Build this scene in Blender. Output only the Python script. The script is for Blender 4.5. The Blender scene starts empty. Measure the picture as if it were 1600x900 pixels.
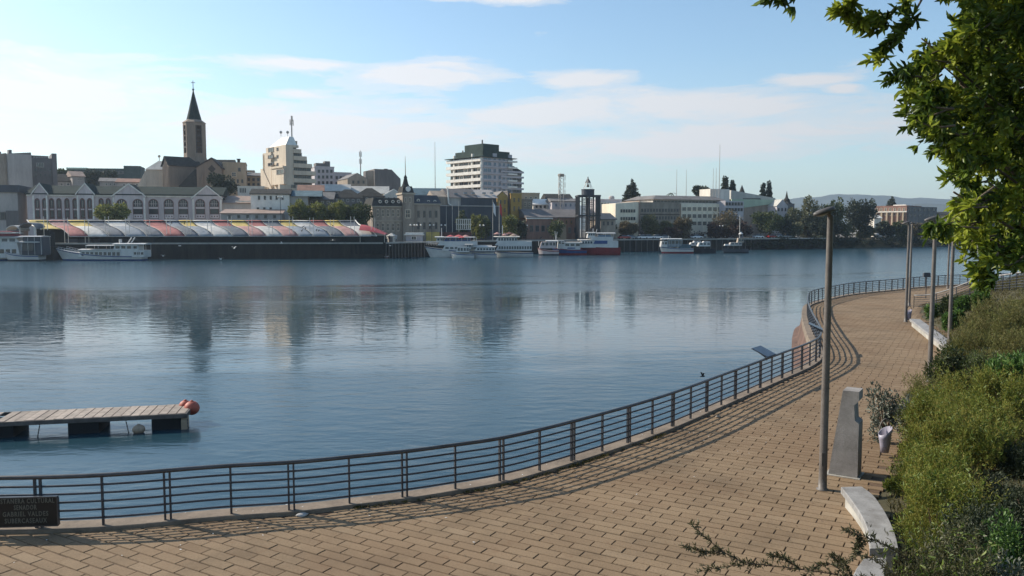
import bpy, math, random
import numpy as np
from mathutils import Vector, Matrix
R = math.radians
SC = bpy.context.scene
COL = SC.collection
rng = random.Random(7)
nrg = np.random.default_rng(11)

# ------------------------------------------------------------------ camera
HC, FPX = 5.6, 1250.0
PITCH = math.atan(93.0 / FPX)
cam_d = bpy.data.cameras.new('camera')
cam = bpy.data.objects.new('camera', cam_d)
COL.objects.link(cam)
cam.location = (0, 0, HC)
cam.rotation_euler = (math.pi / 2 - PITCH, 0, 0)
cam_d.sensor_width = 36.0
cam_d.lens = 36.0 * FPX / 1600.0
cam_d.clip_start = 0.1
cam_d.clip_end = 40000
SC.camera = cam

# ------------------------------------------------------------------ sun, sky, exposure
SUN_DIR = Vector((-0.92, 0.39, 0.0)).normalized()
SUN_EL = R(33.5)
sv = Vector((SUN_DIR.x * math.cos(SUN_EL), SUN_DIR.y * math.cos(SUN_EL), math.sin(SUN_EL)))
sun_d = bpy.data.lights.new('sun', 'SUN')
sun_d.energy = 5.0
sun_d.angle = R(0.5)
sun_d.color = (1.0, 0.92, 0.80)
sun = bpy.data.objects.new('sun', sun_d)
COL.objects.link(sun)
sun.rotation_euler = sv.to_track_quat('Z', 'Y').to_euler()
sun.location = (-60, 40, 80)
SC.view_settings.view_transform = 'Standard'
SC.view_settings.look = 'None'
SC.view_settings.gamma = 1.0
SC.view_settings.exposure = 0.30

W = bpy.data.worlds.new('World')
SC.world = W
W.use_nodes = True
nt = W.node_tree
for n in list(nt.nodes):
    nt.nodes.remove(n)


class NT:
    """small helper to write node graphs"""
    def __init__(s, tree): s.t = tree
    def n(s, kind, **kw):
        x = s.t.nodes.new(kind)
        for k, v in kw.items(): setattr(x, k, v)
        return x
    def put(s, sock, v):
        if isinstance(v, bpy.types.NodeSocket): s.t.links.new(v, sock)
        elif v is not None: sock.default_value = v
    def math(s, op, a, b=None, c=None, clamp=False):
        x = s.n('ShaderNodeMath', operation=op, use_clamp=clamp)
        for i, v in enumerate((a, b, c)):
            if v is not None: s.put(x.inputs[i], v)
        return x.outputs[0]
    def vmath(s, op, a, b=None):
        x = s.n('ShaderNodeVectorMath', operation=op)
        s.put(x.inputs[0], a)
        if b is not None: s.put(x.inputs[1], b)
        return x.outputs[0]
    def noise(s, vec, scale, detail=4, rough=.55, dist=0):
        x = s.n('ShaderNodeTexNoise')
        if vec is not None: s.put(x.inputs['Vector'], vec)
        x.inputs['Scale'].default_value = scale
        x.inputs['Detail'].default_value = detail
        x.inputs['Roughness'].default_value = rough
        x.inputs['Distortion'].default_value = dist
        return x.outputs['Fac']
    def ramp(s, fac, stops, interp='LINEAR'):
        x = s.n('ShaderNodeValToRGB')
        x.color_ramp.interpolation = interp
        e = x.color_ramp.elements
        while len(e) < len(stops): e.new(0.5)
        for i, (p, c) in enumerate(stops):
            e[i].position = p
            e[i].color = (c, c, c, 1) if isinstance(c, (int, float)) else (*c, 1)
        s.put(x.inputs[0], fac)
        return x.outputs[0]
    def mix(s, fac, a, b, mode='MIX'):
        x = s.n('ShaderNodeMix', data_type='RGBA', blend_type=mode)
        s.put(x.inputs[0], fac)
        s.put(x.inputs[6], a if isinstance(a, bpy.types.NodeSocket) else (*a, 1))
        s.put(x.inputs[7], b if isinstance(b, bpy.types.NodeSocket) else (*b, 1))
        return x.outputs[2]


g = NT(nt)
sky = g.n('ShaderNodeTexSky', sky_type='NISHITA')
sky.sun_disc = False
sky.sun_elevation = SUN_EL
sky.sun_rotation = math.atan2(SUN_DIR.x, SUN_DIR.y)
sky.air_density = 1.0
sky.dust_density = 0.9
sky.ozone_density = 1.6
tc = g.n('ShaderNodeTexCoord')
sep = g.n('ShaderNodeSeparateXYZ')
g.put(sep.inputs[0], tc.outputs['Generated'])
az = g.math('ARCTAN2', sep.outputs[0], sep.outputs[1])
hor = g.math('SQRT', g.math('ADD', g.math('MULTIPLY', sep.outputs[0], sep.outputs[0]), g.math('MULTIPLY', sep.outputs[1], sep.outputs[1])))
el = g.math('ARCTAN2', sep.outputs[2], hor)
# flat cloud deck coordinates, so clouds thin towards the horizon everywhere round the sky
deck = g.n('ShaderNodeCombineXYZ')
g.put(deck.inputs[0], g.math('MULTIPLY', az, 1.0))
g.put(deck.inputs[1], g.math('MULTIPLY', el, 5.2))
nz = g.noise(deck.outputs[0], 6.5, 12, .66, .35)
nz_low = g.noise(deck.outputs[0], 1.7, 3, .5)


def cloud_blob(px0, px1, py, hpx, tilt=0.0):
    u = math.atan((0.5 * (px0 + px1) - 800) / FPX)
    v = math.atan((357 - py) / FPX)
    a = 0.5 * (px1 - px0) / FPX
    b = hpx / FPX
    du = g.math('SUBTRACT', az, u)
    dv = g.math('SUBTRACT', g.math('SUBTRACT', el, v), g.math('MULTIPLY', du, tilt))
    q = g.math('ADD', g.math('POWER', g.math('ABSOLUTE', g.math('DIVIDE', du, a)), 2.0),
               g.math('POWER', g.math('ABSOLUTE', g.math('DIVIDE', dv, b)), 2.0))
    return g.math('EXPONENT', g.math('MULTIPLY', q, -1.0))


cov = None
for args in ((520, 800, 124, 22, -.03), (360, 600, 113, 10, 0), (830, 985, 128, 12, .04), (700, 1010, 180, 26, .08),
             (900, 1250, 172, 22, -.02), (1190, 1335, 143, 9, -.05), (1285, 1335, 157, 8, 0), (-250, 230, 175, 55, 0),
             (250, 760, 210, 44, 0), (760, 1500, 226, 26, 0.04), (600, 900, 4, 14, -.05), (-900, -300, 150, 60, 0), (1700, 2400, 170, 50, 0), (420, 520, 158, 8, 0)):
    b_ = cloud_blob(*args)
    cov = b_ if cov is None else g.math('MAXIMUM', cov, b_)
band = g.math('EXPONENT', g.math('MULTIPLY', g.math('POWER', g.math('DIVIDE', g.math('SUBTRACT', el, 0.13), 0.09), 2.0), -1.0))
cov2 = g.math('ADD', g.math('MULTIPLY', cov, 0.62), g.math('MULTIPLY', g.math('MULTIPLY', band, nz_low), 0.42))
dens = g.math('SUBTRACT', g.math('ADD', g.math('MULTIPLY', g.math('SUBTRACT', nz, .5), 1.5), cov2), 0.26)
cmask = g.ramp(dens, ((0.0, 0.0), (0.16, 0.45), (0.40, 0.90)), 'EASE')
# high thin veil, whiter towards the sun's side as the Mie glow is
veil = g.math('MULTIPLY', g.ramp(el, ((0.0, .95), (0.11, 0.58), (0.20, 0.16), (0.36, 0.0))), g.math('ADD', g.math('MULTIPLY', nz_low, 0.5), 0.12), None, True)
sundot = g.n('ShaderNodeVectorMath', operation='DOT_PRODUCT')
g.put(sundot.inputs[0], tc.outputs['Generated'])
sundot.inputs[1].default_value = sv
lit = g.math('MAXIMUM', g.math('ADD', 3.35, g.math('MULTIPLY', g.math('ADD', sundot.outputs['Value'], 0.15), 2.1)), 2.9)
cl = g.n('ShaderNodeCombineXYZ')
g.put(cl.inputs[0], g.math('MULTIPLY', lit, 1.0))
g.put(cl.inputs[1], g.math('MULTIPLY', lit, 1.02))
g.put(cl.inputs[2], g.math('MULTIPLY', lit, 1.06))
skyc = g.mix(1.0, sky.outputs[0], (0.96, 1.095, 1.11), 'MULTIPLY')
base = g.mix(g.math('MULTIPLY', veil, 0.9), skyc, cl.outputs[0])
cloudc = g.mix(1.0, cl.outputs[0], (1.22, 1.19, 1.17), 'MULTIPLY')
full = g.mix(cmask, base, cloudc)
bg = g.n('ShaderNodeBackground')
g.put(bg.inputs[0], full)
bg.inputs[1].default_value = 0.13
out = g.n('ShaderNodeOutputWorld')
nt.links.new(bg.outputs[0], out.inputs[0])

# ------------------------------------------------------------------ pixel -> place helpers
CP, SP = math.cos(PITCH), math.sin(PITCH)


def ray(px, py):
    u, v = (px - 800) / FPX, (450 - py) / FPX
    return Vector((u, CP + v * SP, v * CP - SP))


def at(px, py, Y):
    r = ray(px, py)
    return Vector((0, 0, HC)) + r * (Y / r.y)


def G(px, py, z=0.0):
    r = ray(px, py)
    return Vector((0, 0, HC)) + r * ((z - HC) / r.z)


# ------------------------------------------------------------------ object helpers
def tag(o, label=None, cat=None, group=None, kind=None):
    if label: o['label'] = label
    if cat: o['category'] = cat
    if group: o['group'] = group
    if kind: o['kind'] = kind
    return o


def thing(name, label, cat, loc=(0, 0, 0), rotz=0.0, group=None):
    o = bpy.data.objects.new(name, None)
    o.empty_display_size = 0.3
    COL.objects.link(o)
    o.location = loc
    o.rotation_euler = (0, 0, rotz)
    return tag(o, label, cat, group)


def link(name, me, parent=None, loc=(0, 0, 0), rot=(0, 0, 0), scale=(1, 1, 1)):
    o = bpy.data.objects.new(name, me)
    COL.objects.link(o)
    o.parent = parent
    o.location = loc
    o.rotation_euler = rot
    o.scale = scale
    return o


def copy_tree(o, parent=None):
    c = o.copy()
    COL.objects.link(c)
    c.parent = parent
    for ch in list(o.children):
        copy_tree(ch, c)
    return c


class MB:
    """mesh builder: several shapes -> one mesh object"""
    def __init__(s): s.v, s.f, s.m = [], [], []
    def add(s, vs, fs, mi=0):
        k = len(s.v)
        s.v += [tuple(p) for p in vs]
        s.f += [tuple(i + k for i in f) for f in fs]
        s.m += [mi] * len(fs)
        return s
    def box(s, x0, x1, y0, y1, z0, z1, mi=0):
        return s.add([(x0, y0, z0), (x1, y0, z0), (x1, y1, z0), (x0, y1, z0), (x0, y0, z1), (x1, y0, z1), (x1, y1, z1), (x0, y1, z1)],
                     [(0, 3, 2, 1), (4, 5, 6, 7), (0, 1, 5, 4), (1, 2, 6, 5), (2, 3, 7, 6), (3, 0, 4, 7)], mi)
    def prism_y(s, poly, y0, y1, mi=0):          # polygon in x,z (counter-clockwise seen from -y), extruded along y
        n = len(poly)
        vs = [(x, y0, z) for x, z in poly] + [(x, y1, z) for x, z in poly]
        return s.add(vs, [tuple(range(n)), tuple(range(2 * n - 1, n - 1, -1))] + [(j, i, i + n, j + n) for i, j in ((i, (i + 1) % n) for i in range(n))], mi)
    def prism_x(s, poly, x0, x1, mi=0):          # polygon in y,z extruded along x
        n = len(poly)
        vs = [(x0, y, z) for y, z in poly] + [(x1, y, z) for y, z in poly]
        return s.add(vs, [tuple(range(n)), tuple(range(2 * n - 1, n - 1, -1))] + [(j, i, i + n, j + n) for i, j in ((i, (i + 1) % n) for i in range(n))], mi)
    def prism_z(s, poly, z0, z1, mi=0):
        n = len(poly)
        vs = [(x, y, z0) for x, y in poly] + [(x, y, z1) for x, y in poly]
        return s.add(vs, [tuple(range(n - 1, -1, -1)), tuple(range(n, 2 * n))] + [(i, j, j + n, i + n) for i, j in ((i, (i + 1) % n) for i in range(n))], mi)
    def frustum(s, b, t, z0, z1, mi=0):           # b, t = (x0,x1,y0,y1) rectangles
        vs = [(b[0], b[2], z0), (b[1], b[2], z0), (b[1], b[3], z0), (b[0], b[3], z0), (t[0], t[2], z1), (t[1], t[2], z1), (t[1], t[3], z1), (t[0], t[3], z1)]
        return s.add(vs, [(0, 3, 2, 1), (4, 5, 6, 7), (0, 1, 5, 4), (1, 2, 6, 5), (2, 3, 7, 6), (3, 0, 4, 7)], mi)
    def lathe(s, prof, n=12, c=(0, 0, 0), mi=0, sx=1, sy=1):   # prof: (r, z)
        vs, fs = [], []
        for r, z in prof:
            for k in range(n):
                a = 2 * math.pi * k / n
                vs.append((c[0] + r * math.cos(a) * sx, c[1] + r * math.sin(a) * sy, c[2] + z))
        for i in range(len(prof) - 1):
            for k in range(n):
                a, b = i * n + k, i * n + (k + 1) % n
                fs.append((a, b, b + n, a + n))
        fs.append(tuple(range(n - 1, -1, -1)))
        fs.append(tuple(range((len(prof) - 1) * n, len(prof) * n)))
        return s.add(vs, fs, mi)
    def tube(s, pts, r, n=6, mi=0):
        pts = [Vector(p) for p in pts]
        rs = r if isinstance(r, (list, tuple)) else [r] * len(pts)
        vs, fs = [], []
        up = Vector((0, 0, 1))
        for i, p in enumerate(pts):
            d = (pts[min(i + 1, len(pts) - 1)] - pts[max(i - 1, 0)]).normalized()
            a = d.cross(up)
            if a.length < 1e-3: a = d.cross(Vector((1, 0, 0)))
            a.normalize()
            b = d.cross(a)
            for k in range(n):
                t = 2 * math.pi * k / n
                vs.append(p + (a * math.cos(t) + b * math.sin(t)) * rs[i])
        for i in range(len(pts) - 1):
            for k in range(n):
                q, w = i * n + k, i * n + (k + 1) % n
                fs.append((q, w, w + n, q + n))
        fs.append(tuple(range(n)))
        fs.append(tuple(range(len(pts) * n - 1, (len(pts) - 1) * n - 1, -1)))
        return s.add(vs, fs, mi)
    def sweep(s, pts, prof, mi=0, close=True):    # prof: (offset to the side, z) closed loop; path in xy
        pts = [Vector(p) for p in pts]
        n = len(prof)
        vs, fs = [], []
        for i, p in enumerate(pts):
            d = pts[min(i + 1, len(pts) - 1)] - pts[max(i - 1, 0)]
            d.z = 0
            d.normalize()
            side = Vector((d.y, -d.x, 0))
            for o, z in prof:
                vs.append(p + side * o + Vector((0, 0, z)))
        for i in range(len(pts) - 1):
            for k in range(n if close else n - 1):
                a, b = i * n + k, i * n + (k + 1) % n
                fs.append((a, b, b + n, a + n))
        if close:
            fs.append(tuple(range(n)))
            fs.append(tuple(range(len(pts) * n - 1, (len(pts) - 1) * n - 1, -1)))
        return s.add(vs, fs, mi)
    def ball(s, c, r, n=12, m=8, mi=0, sq=(1, 1, 1)):
        prof = [(max(1e-4, math.sin(math.pi * i / m)) * r, -math.cos(math.pi * i / m) * r * sq[2]) for i in range(m + 1)]
        return s.lathe(prof, n, c, mi, sq[0], sq[1])
    def mesh(s, name, mats, smooth=False):
        me = bpy.data.meshes.new(name)
        me.from_pydata(s.v, [], s.f)
        for m in (mats if isinstance(mats, (list, tuple)) else [mats]): me.materials.append(m)
        me.polygons.foreach_set('material_index', s.m)
        if smooth: me.polygons.foreach_set('use_smooth', [True] * len(s.f))
        me.update()
        import bmesh
        bm = bmesh.new()
        bm.from_mesh(me)
        bmesh.ops.recalc_face_normals(bm, faces=bm.faces)
        bm.to_mesh(me)
        bm.free()
        return me
    def build(s, name, mats, parent=None, loc=(0, 0, 0), rot=(0, 0, 0), smooth=False):
        return link(name, s.mesh(name, mats, smooth), parent, loc, rot)


# ------------------------------------------------------------------ materials
WARM = {'white', 'offwhite', 'lilac_wall', 'cream', 'beige', 'beige_dark', 'grey_wall', 'grey_dark', 'stone_grey', 'church_stone', 'church_dark', 'slate', 'grey_roof', 'pale_roof', 'lavender', 'red_brown', 'tent_white', 'tent_grey', 'tent_blue', 'boat_white', 'concrete_dark'}


def mat(name, col, rough=.8, var=.18, scale=.8, bump=0.0, bscale=30, metal=0, spec=.4, isl=0.0, tint=None, streak=False):
    m = bpy.data.materials.new(name)
    m.use_nodes = True
    h = NT(m.node_tree)
    p = m.node_tree.nodes['Principled BSDF']
    tcn = h.n('ShaderNodeTexCoord')
    v = tcn.outputs['Object']
    if streak:
        mp = h.n('ShaderNodeMapping')
        mp.inputs['Scale'].default_value = (1, 1, .18)
        h.put(mp.inputs[0], v)
        v = mp.outputs[0]
    if name in WARM: col = (min(.85, col[0] * 1.09), col[1], col[2] * .90)
    nz_ = h.noise(v, scale, 6, .62)
    nz2 = h.noise(v, scale * 9, 4, .6)
    f = h.math('ADD', h.math('MULTIPLY', nz_, .7), h.math('MULTIPLY', nz2, .3))
    lo = tuple(c * (1 - 2.2 * var) for c in col)
    hi = tuple(min(1, c * (1 + 2.2 * var)) for c in col)
    if tint: lo = tint
    c = h.ramp(f, ((.30, lo), (.50, col), (.70, hi)))
    if isl:
        ge = h.n('ShaderNodeNewGeometry')
        oi = h.n('ShaderNodeObjectInfo')
        q = h.math('FRACT', h.math('ADD', ge.outputs['Random Per Island'], oi.outputs['Random']))
        k = h.ramp(q, ((0, 1 - isl), (1, 1 + isl)))
        k2 = h.n('ShaderNodeMix', data_type='RGBA', blend_type='MULTIPLY')
        k2.inputs[0].default_value = 1
        h.put(k2.inputs[6], c)
        cmb = h.n('ShaderNodeCombineXYZ')
        mm = h.math('ADD', 1 - isl, h.math('MULTIPLY', q, 2 * isl))
        for i in range(3): h.put(cmb.inputs[i], mm)
        h.put(k2.inputs[7], cmb.outputs[0])
        c = k2.outputs[2]
    h.put(p.inputs['Base Color'], c)
    p.inputs['Roughness'].default_value = rough
    p.inputs['Metallic'].default_value = metal
    p.inputs['Specular IOR Level'].default_value = spec
    if bump:
        bn = h.n('ShaderNodeBump')
        bn.inputs['Strength'].default_value = bump
        bn.inputs['Distance'].default_value = 0.02
        h.put(bn.inputs['Height'], h.noise(v, bscale, 5, .6))
        h.put(p.inputs['Normal'], bn.outputs[0])
    return m


def leaf_mat(name, cols, trans=.3, rough=.5, tcol=None, spec=.4):
    m = bpy.data.materials.new(name)
    m.use_nodes = True
    h = NT(m.node_tree)
    p = m.node_tree.nodes['Principled BSDF']
    ge = h.n('ShaderNodeNewGeometry')
    oi = h.n('ShaderNodeObjectInfo')
    q = h.math('FRACT', h.math('ADD', ge.outputs['Random Per Island'], oi.outputs['Random']))
    n_ = len(cols)
    c = h.ramp(q, [(i / max(1, n_ - 1), cc) for i, cc in enumerate(cols)])
    tcn = h.n('ShaderNodeTexCoord')
    big = h.noise(tcn.outputs['Object'], .9, 3, .5)
    c = h.mix(h.math('MULTIPLY', h.ramp(big, ((.38, 0.), (.62, 1.))), .35), c, tuple(min(1, x * 1.5) for x in cols[-1]))
    h.put(p.inputs['Base Color'], c)
    p.inputs['Roughness'].default_value = rough
    p.inputs['Specular IOR Level'].default_value = spec
    tr = h.n('ShaderNodeBsdfTranslucent')
    tt = h.mix(1.0, c, tcol or (1.0, 1.0, .35), 'MULTIPLY')
    br = h.n('ShaderNodeBrightContrast')
    h.put(br.inputs[0], tt)
    h.put(tr.inputs[0], c)
    ms = h.n('ShaderNodeMixShader')
    ms.inputs[0].default_value = trans
    m.node_tree.links.new(p.outputs[0], ms.inputs[1])
    m.node_tree.links.new(tr.outputs[0], ms.inputs[2])
    m.node_tree.links.new(ms.outputs[0], m.node_tree.nodes['Material Output'].inputs[0])
    return m


M = {}
def D(k, *a, **kw): M[k] = mat(k, *a, **kw)
D('white', (.72, .72, .70), .6, .10); D('offwhite', (.60, .59, .56), .7, .12, streak=True); D('lilac_wall', (.55, .50, .52), .8, .14, .5, streak=True)
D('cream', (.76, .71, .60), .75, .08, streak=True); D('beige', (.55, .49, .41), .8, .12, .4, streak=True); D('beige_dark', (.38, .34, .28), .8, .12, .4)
D('grey_wall', (.38, .37, .37), .85, .14, .4, streak=True); D('grey_dark', (.15, .145, .15), .85, .15, .4, streak=True); D('charcoal', (.062, .067, .078), .7, .15, .4, streak=True)
D('stone_grey', (.29, .255, .22), .85, .2, .6, streak=True); D('church_stone', (.23, .185, .15), .85, .12, .4, streak=True); D('church_dark', (.06, .048, .042), .85, .12, .4)
D('slate', (.045, .047, .047), .9, .2, .8, spec=.1); D('green_roof', (.025, .036, .031), .9, .2, .5, spec=.1); D('dark_green', (.045, .065, .055), .85, .15, .5, spec=.15)
D('teal_roof', (.10, .15, .17), .8, .2, .5, spec=.2); D('grey_roof', (.17, .17, .175), .8, .2, .6, spec=.2, streak=True); D('pale_roof', (.42, .43, .42), .6, .12, .5, streak=True)
D('rust_roof', (.24, .13, .09), .8, .2, .6, streak=True); D('brown_roof', (.30, .21, .16), .7, .18, .5, streak=True); D('brick', (.27, .15, .11), .85, .22, .7, streak=True)
D('red_brown', (.13, .06, .052), .8, .15, .6); D('ochre', (.46, .27, .07), .8, .15, .5, streak=True); D('tan_wall', (.44, .33, .22), .85, .12, .4, streak=True)
D('pale_green', (.38, .46, .34), .6, .1, .4); D('lavender', (.46, .45, .50), .7, .1, .4); D('glass_dark', (.025, .032, .04), .12, .1, spec=.6)
D('glass_blue', (.10, .15, .20), .12, .15, spec=.6); D('steel_dark', (.035, .037, .04), .5, .15); D('shade_hut_black', (.012, .014, .013), .95, .3, .6)
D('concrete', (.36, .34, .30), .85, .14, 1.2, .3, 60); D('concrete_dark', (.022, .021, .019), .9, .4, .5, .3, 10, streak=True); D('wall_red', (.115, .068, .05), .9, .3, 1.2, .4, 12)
D('tent_yellow', (.54, .39, .12), .8, .15, .6); D('tent_red', (.33, .115, .10), .8, .2, .6); D('tent_pink', (.38, .205, .18), .8, .18, .6); D('tent_white', (.43, .45, .46), .8, .16, .6); D('tent_grey', (.115, .135, .165), .8, .2, .6); D('tent_blue', (.20, .24, .29), .8, .18, .6)
D('boat_white', (.52, .54, .56), .4, .08, .5); D('boat_blue', (.02, .06, .18), .4, .1, .5); D('boat_red', (.22, .025, .03), .5, .15, .6); D('boat_black', (.02, .022, .03), .5, .1, .6); D('boat_pink', (.55, .45, .42), .5, .1, .5)
D('canopy_red', (.48, .09, .09), .7, .12, .8); D('rail_paint', (.06, .062, .07), .38, .2, 4, .15, 80, .3); D('rail_top', (.085, .078, .075), .36, .2, 3, .15, 60, .4)
D('lamp_paint', (.135, .115, .10), .5, .2, 3, .1, 60); D('lamp_head', (.10, .09, .08), .5, .15, 6); D('lens', (.35, .33, .29), .3, .1, 6)
D('bench_stone', (.26, .25, .24), .8, .17, 3.2, .5, 60, tint=(.15, .135, .12)); D('mono_stone', (.27, .245, .225), .85, .17, 2.4, .5, 50, tint=(.17, .15, .135)); D('bin_metal', (.27, .25, .30), .45, .1, 6, 0)
D('wood_grey', (.30, .245, .20), .85, .2, 3, .3, 40, isl=.18); D('frame_wood', (.13, .11, .095), .8, .2, 3); D('float_black', (.015, .016, .017), .7, .2, 3); D('buoy_orange', (.42, .10, .06), .6, .2, 5); D('buoy_pale', (.42, .31, .21), .6, .2, 5)
D('sign_black', (.012, .012, .012), .35, .1, 5); D('sign_letter', (.13, .13, .105), .5, .05, 5); D('panel_blue', (.05, .065, .09), .3, .2, 4); D('bark', (.11, .085, .06), .9, .3, 4, .5, 20); D('twig', (.14, .09, .06), .9, .2, 8)
D('skin', (.35, .2, .14), .6, .05); D('cloth_dark', (.03, .03, .045), .9, .2); D('cloth_red', (.25, .05, .05), .9, .2); D('cloth_pale', (.45, .45, .45), .9, .1); D('feather_white', (.7, .7, .68), .8, .1, 5); D('feather_dark', (.05, .045, .04), .8, .2, 5)
D('kerb', (.20, .155, .115), .9, .22, 1.3, .4, 30); D('joint_soil', (.105, .066, .040), .95, .3, 3, .5, 30); D('tyre', (.02, .02, .02), .8, .1); D('car_white', (.75, .75, .75), .25, .03); D('car_red', (.35, .03, .03), .25, .03); D('car_grey', (.25, .26, .28), .25, .03)
D('flag_white', (.7, .7, .7), .8, .05); D('flag_red', (.45, .05, .05), .8, .05); D('rock_pale', (.40, .38, .36), .9, .25, .8, .5, 4)
D('ground_city', (.16, .14, .115), .95, .25, .05, .2, 2); D('bank_soil', (.06, .052, .025), .95, .35, .6, .6, 9, tint=(.03, .032, .014)); D('hill', (.055, .065, .05), .95, .25, .01)

# pavers: each slab its own shade, with stains that run across slabs
def paver_mat():
    m = bpy.data.materials.new('paver')
    m.use_nodes = True
    h = NT(m.node_tree)
    p = m.node_tree.nodes['Principled BSDF']
    ge = h.n('ShaderNodeNewGeometry')
    oi = h.n('ShaderNodeObjectInfo')
    q = h.math('FRACT', h.math('ADD', ge.outputs['Random Per Island'], oi.outputs['Random']))
    c = h.ramp(q, ((0, (.208, .142, .084)), (.3, (.235, .163, .098)), (.6, (.248, .173, .104)), (.85, (.222, .151, .090)), (1, (.266, .190, .118))))
    pos = ge.outputs['Position']
    big = h.ramp(h.noise(pos, .35, 6, .65), ((.32, .70), (.5, 1.0), (.72, 1.14)))
    c = h.mix(1.0, c, big, 'MULTIPLY')
    fine = h.ramp(h.noise(pos, 26, 5, .7), ((.3, .72), (.52, 1.0), (.75, 1.15)))
    c = h.mix(.8, c, fine, 'MULTIPLY')
    wide = h.ramp(h.noise(pos, .16, 4, .6, .6), ((.48, 0), (.66, .55)))
    c = h.mix(wide, c, (.175, .108, .060))
    stain = h.ramp(h.noise(pos, 2.3, 6, .7, 1.0), ((.58, 0), (.74, .55)))
    c = h.mix(stain, c, (.17, .095, .05))
    h.put(p.inputs['Base Color'], c)
    p.inputs['Roughness'].default_value = .9
    p.inputs['Specular IOR Level'].default_value = .25
    b = h.n('ShaderNodeBump')
    b.inputs['Strength'].default_value = .45
    b.inputs['Distance'].default_value = .01
    h.put(b.inputs['Height'], h.noise(pos, 38, 6, .7))
    h.put(p.inputs['Normal'], b.outputs[0])
    return m
M['paver'] = paver_mat()


def water_mat():
    m = bpy.data.materials.new('river_water')
    m.use_nodes = True
    h = NT(m.node_tree)
    p = m.node_tree.nodes['Principled BSDF']
    ge = h.n('ShaderNodeNewGeometry')
    pos = ge.outputs['Position']
    def mp(sc, rz=0):
        x = h.n('ShaderNodeMapping')
        x.inputs['Scale'].default_value = sc
        x.inputs['Rotation'].default_value = (0, 0, rz)
        h.put(x.inputs[0], pos)
        return x.outputs[0]
    sp = h.n('ShaderNodeSeparateXYZ')
    h.put(sp.inputs[0], pos)
    belt = h.math('EXPONENT', h.math('MULTIPLY', h.math('POWER', h.math('DIVIDE', h.math('SUBTRACT', sp.outputs[1], 72.0), 34.0), 2.0), -1.0))
    patch = h.noise(mp((.011, .045, 1), .12), 1.0, 5, .6, 1.2)
    windy = h.ramp(h.math('SUBTRACT', h.math('ADD', patch, .22), h.math('MULTIPLY', belt, .36)), ((.40, 0.0), (.62, 1.0)), 'EASE')
    w1 = h.noise(mp((.30, .62, 1), .25), 1.0, 3, .5, .2)
    w2 = h.noise(mp((.75, 1.5, 1), -.1), 1.0, 3, .5, .3)
    w3 = h.noise(mp((5, 9, 1), .15), 1.0, 3, .6, .2)
    hgt = h.math('ADD', h.math('ADD', h.math('MULTIPLY', w1, .075), h.math('MULTIPLY', w2, .075)), h.math('MULTIPLY', w3, .0035))
    b = h.n('ShaderNodeBump')
    b.inputs['Distance'].default_value = 1.0
    h.put(b.inputs['Strength'], h.math('ADD', .20, h.math('MULTIPLY', windy, .26)))
    h.put(b.inputs['Height'], hgt)
    h.put(p.inputs['Normal'], b.outputs[0])
    c = h.ramp(h.noise(mp((.03, .05, 1)), 1.0, 3, .5), ((.3, (.014, .042, .058)), (.7, (.020, .054, .072))))
    h.put(p.inputs['Base Color'], c)
    h.put(p.inputs['Roughness'], h.math('ADD', .035, h.math('MULTIPLY', windy, .16)))
    p.inputs['IOR'].default_value = 1.33
    return m
M['water'] = water_mat()

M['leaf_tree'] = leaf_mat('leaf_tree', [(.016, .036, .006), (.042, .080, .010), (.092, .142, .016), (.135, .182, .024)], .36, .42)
M['leaf_new_lit'] = leaf_mat('leaf_new_lit', [(.15, .195, .018), (.235, .285, .028), (.31, .345, .045)], .48, .45)  # young leaves, also the painted sunlight along the crown's outline
M['leaf_mid'] = leaf_mat('leaf_mid', [(.055, .095, .014), (.11, .155, .025), (.17, .21, .04)], .3, .5)
M['leaf_shade'] = leaf_mat('leaf_shade', [(.012, .02, .008), (.022, .034, .012), (.04, .05, .02)], .15, .6)  # leaves darkened to paint the tree's shadow on the slope
M['leaf_far'] = leaf_mat('leaf_far', [(.03, .045, .014), (.058, .078, .024), (.09, .105, .034)], .2, .7)
M['leaf_far_dark'] = leaf_mat('leaf_far_dark', [(.016, .026, .015), (.028, .040, .020), (.040, .050, .024)], .15, .7)
M['leaf_far_light'] = leaf_mat('leaf_far_light', [(.085, .105, .022), (.135, .15, .035), (.19, .185, .05)], .35, .7)
M['leaf_far_olive'] = leaf_mat('leaf_far_olive', [(.075, .085, .04), (.115, .12, .055), (.155, .145, .07)], .25, .7)
M['leaf_far_brown'] = leaf_mat('leaf_far_brown', [(.08, .062, .035), (.12, .09, .048), (.15, .12, .06)], .25, .7)
M['leaf_far_red'] = leaf_mat('leaf_far_red', [(.045, .022, .022), (.065, .035, .03), (.09, .06, .04)], .2, .7)
M['leaf_heath'] = leaf_mat('leaf_heath', [(.065, .10, .016), (.14, .17, .026), (.22, .235, .038), (.22, .17, .045)], .3, .65, spec=.2)
M['leaf_dry'] = leaf_mat('leaf_dry', [(.095, .092, .026), (.14, .13, .04), (.18, .145, .058), (.125, .145, .038)], .3, .7, spec=.2)
M['leaf_bright'] = leaf_mat('leaf_bright', [(.05, .10, .02), (.08, .15, .03), (.12, .20, .05)], .35, .4)
M['leaf_grey'] = leaf_mat('leaf_grey', [(.06, .075, .05), (.11, .125, .09), (.20, .21, .17)], .2, .45)
M['leaf_shrub'] = leaf_mat('leaf_shrub', [(.03, .05, .014), (.055, .075, .02), (.08, .09, .03)], .3, .5)
M['leaf_twig'] = leaf_mat('leaf_twig', [(.05, .055, .02), (.08, .08, .03), (.11, .10, .05)], .25, .5)
M['petal'] = leaf_mat('petal', [(.45, .10, .08), (.55, .18, .15), (.60, .28, .22)], .2, .6)
M['grass'] = leaf_mat('grass', [(.05, .052, .014), (.075, .07, .02), (.11, .085, .035)], .25, .7, spec=.2)


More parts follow.
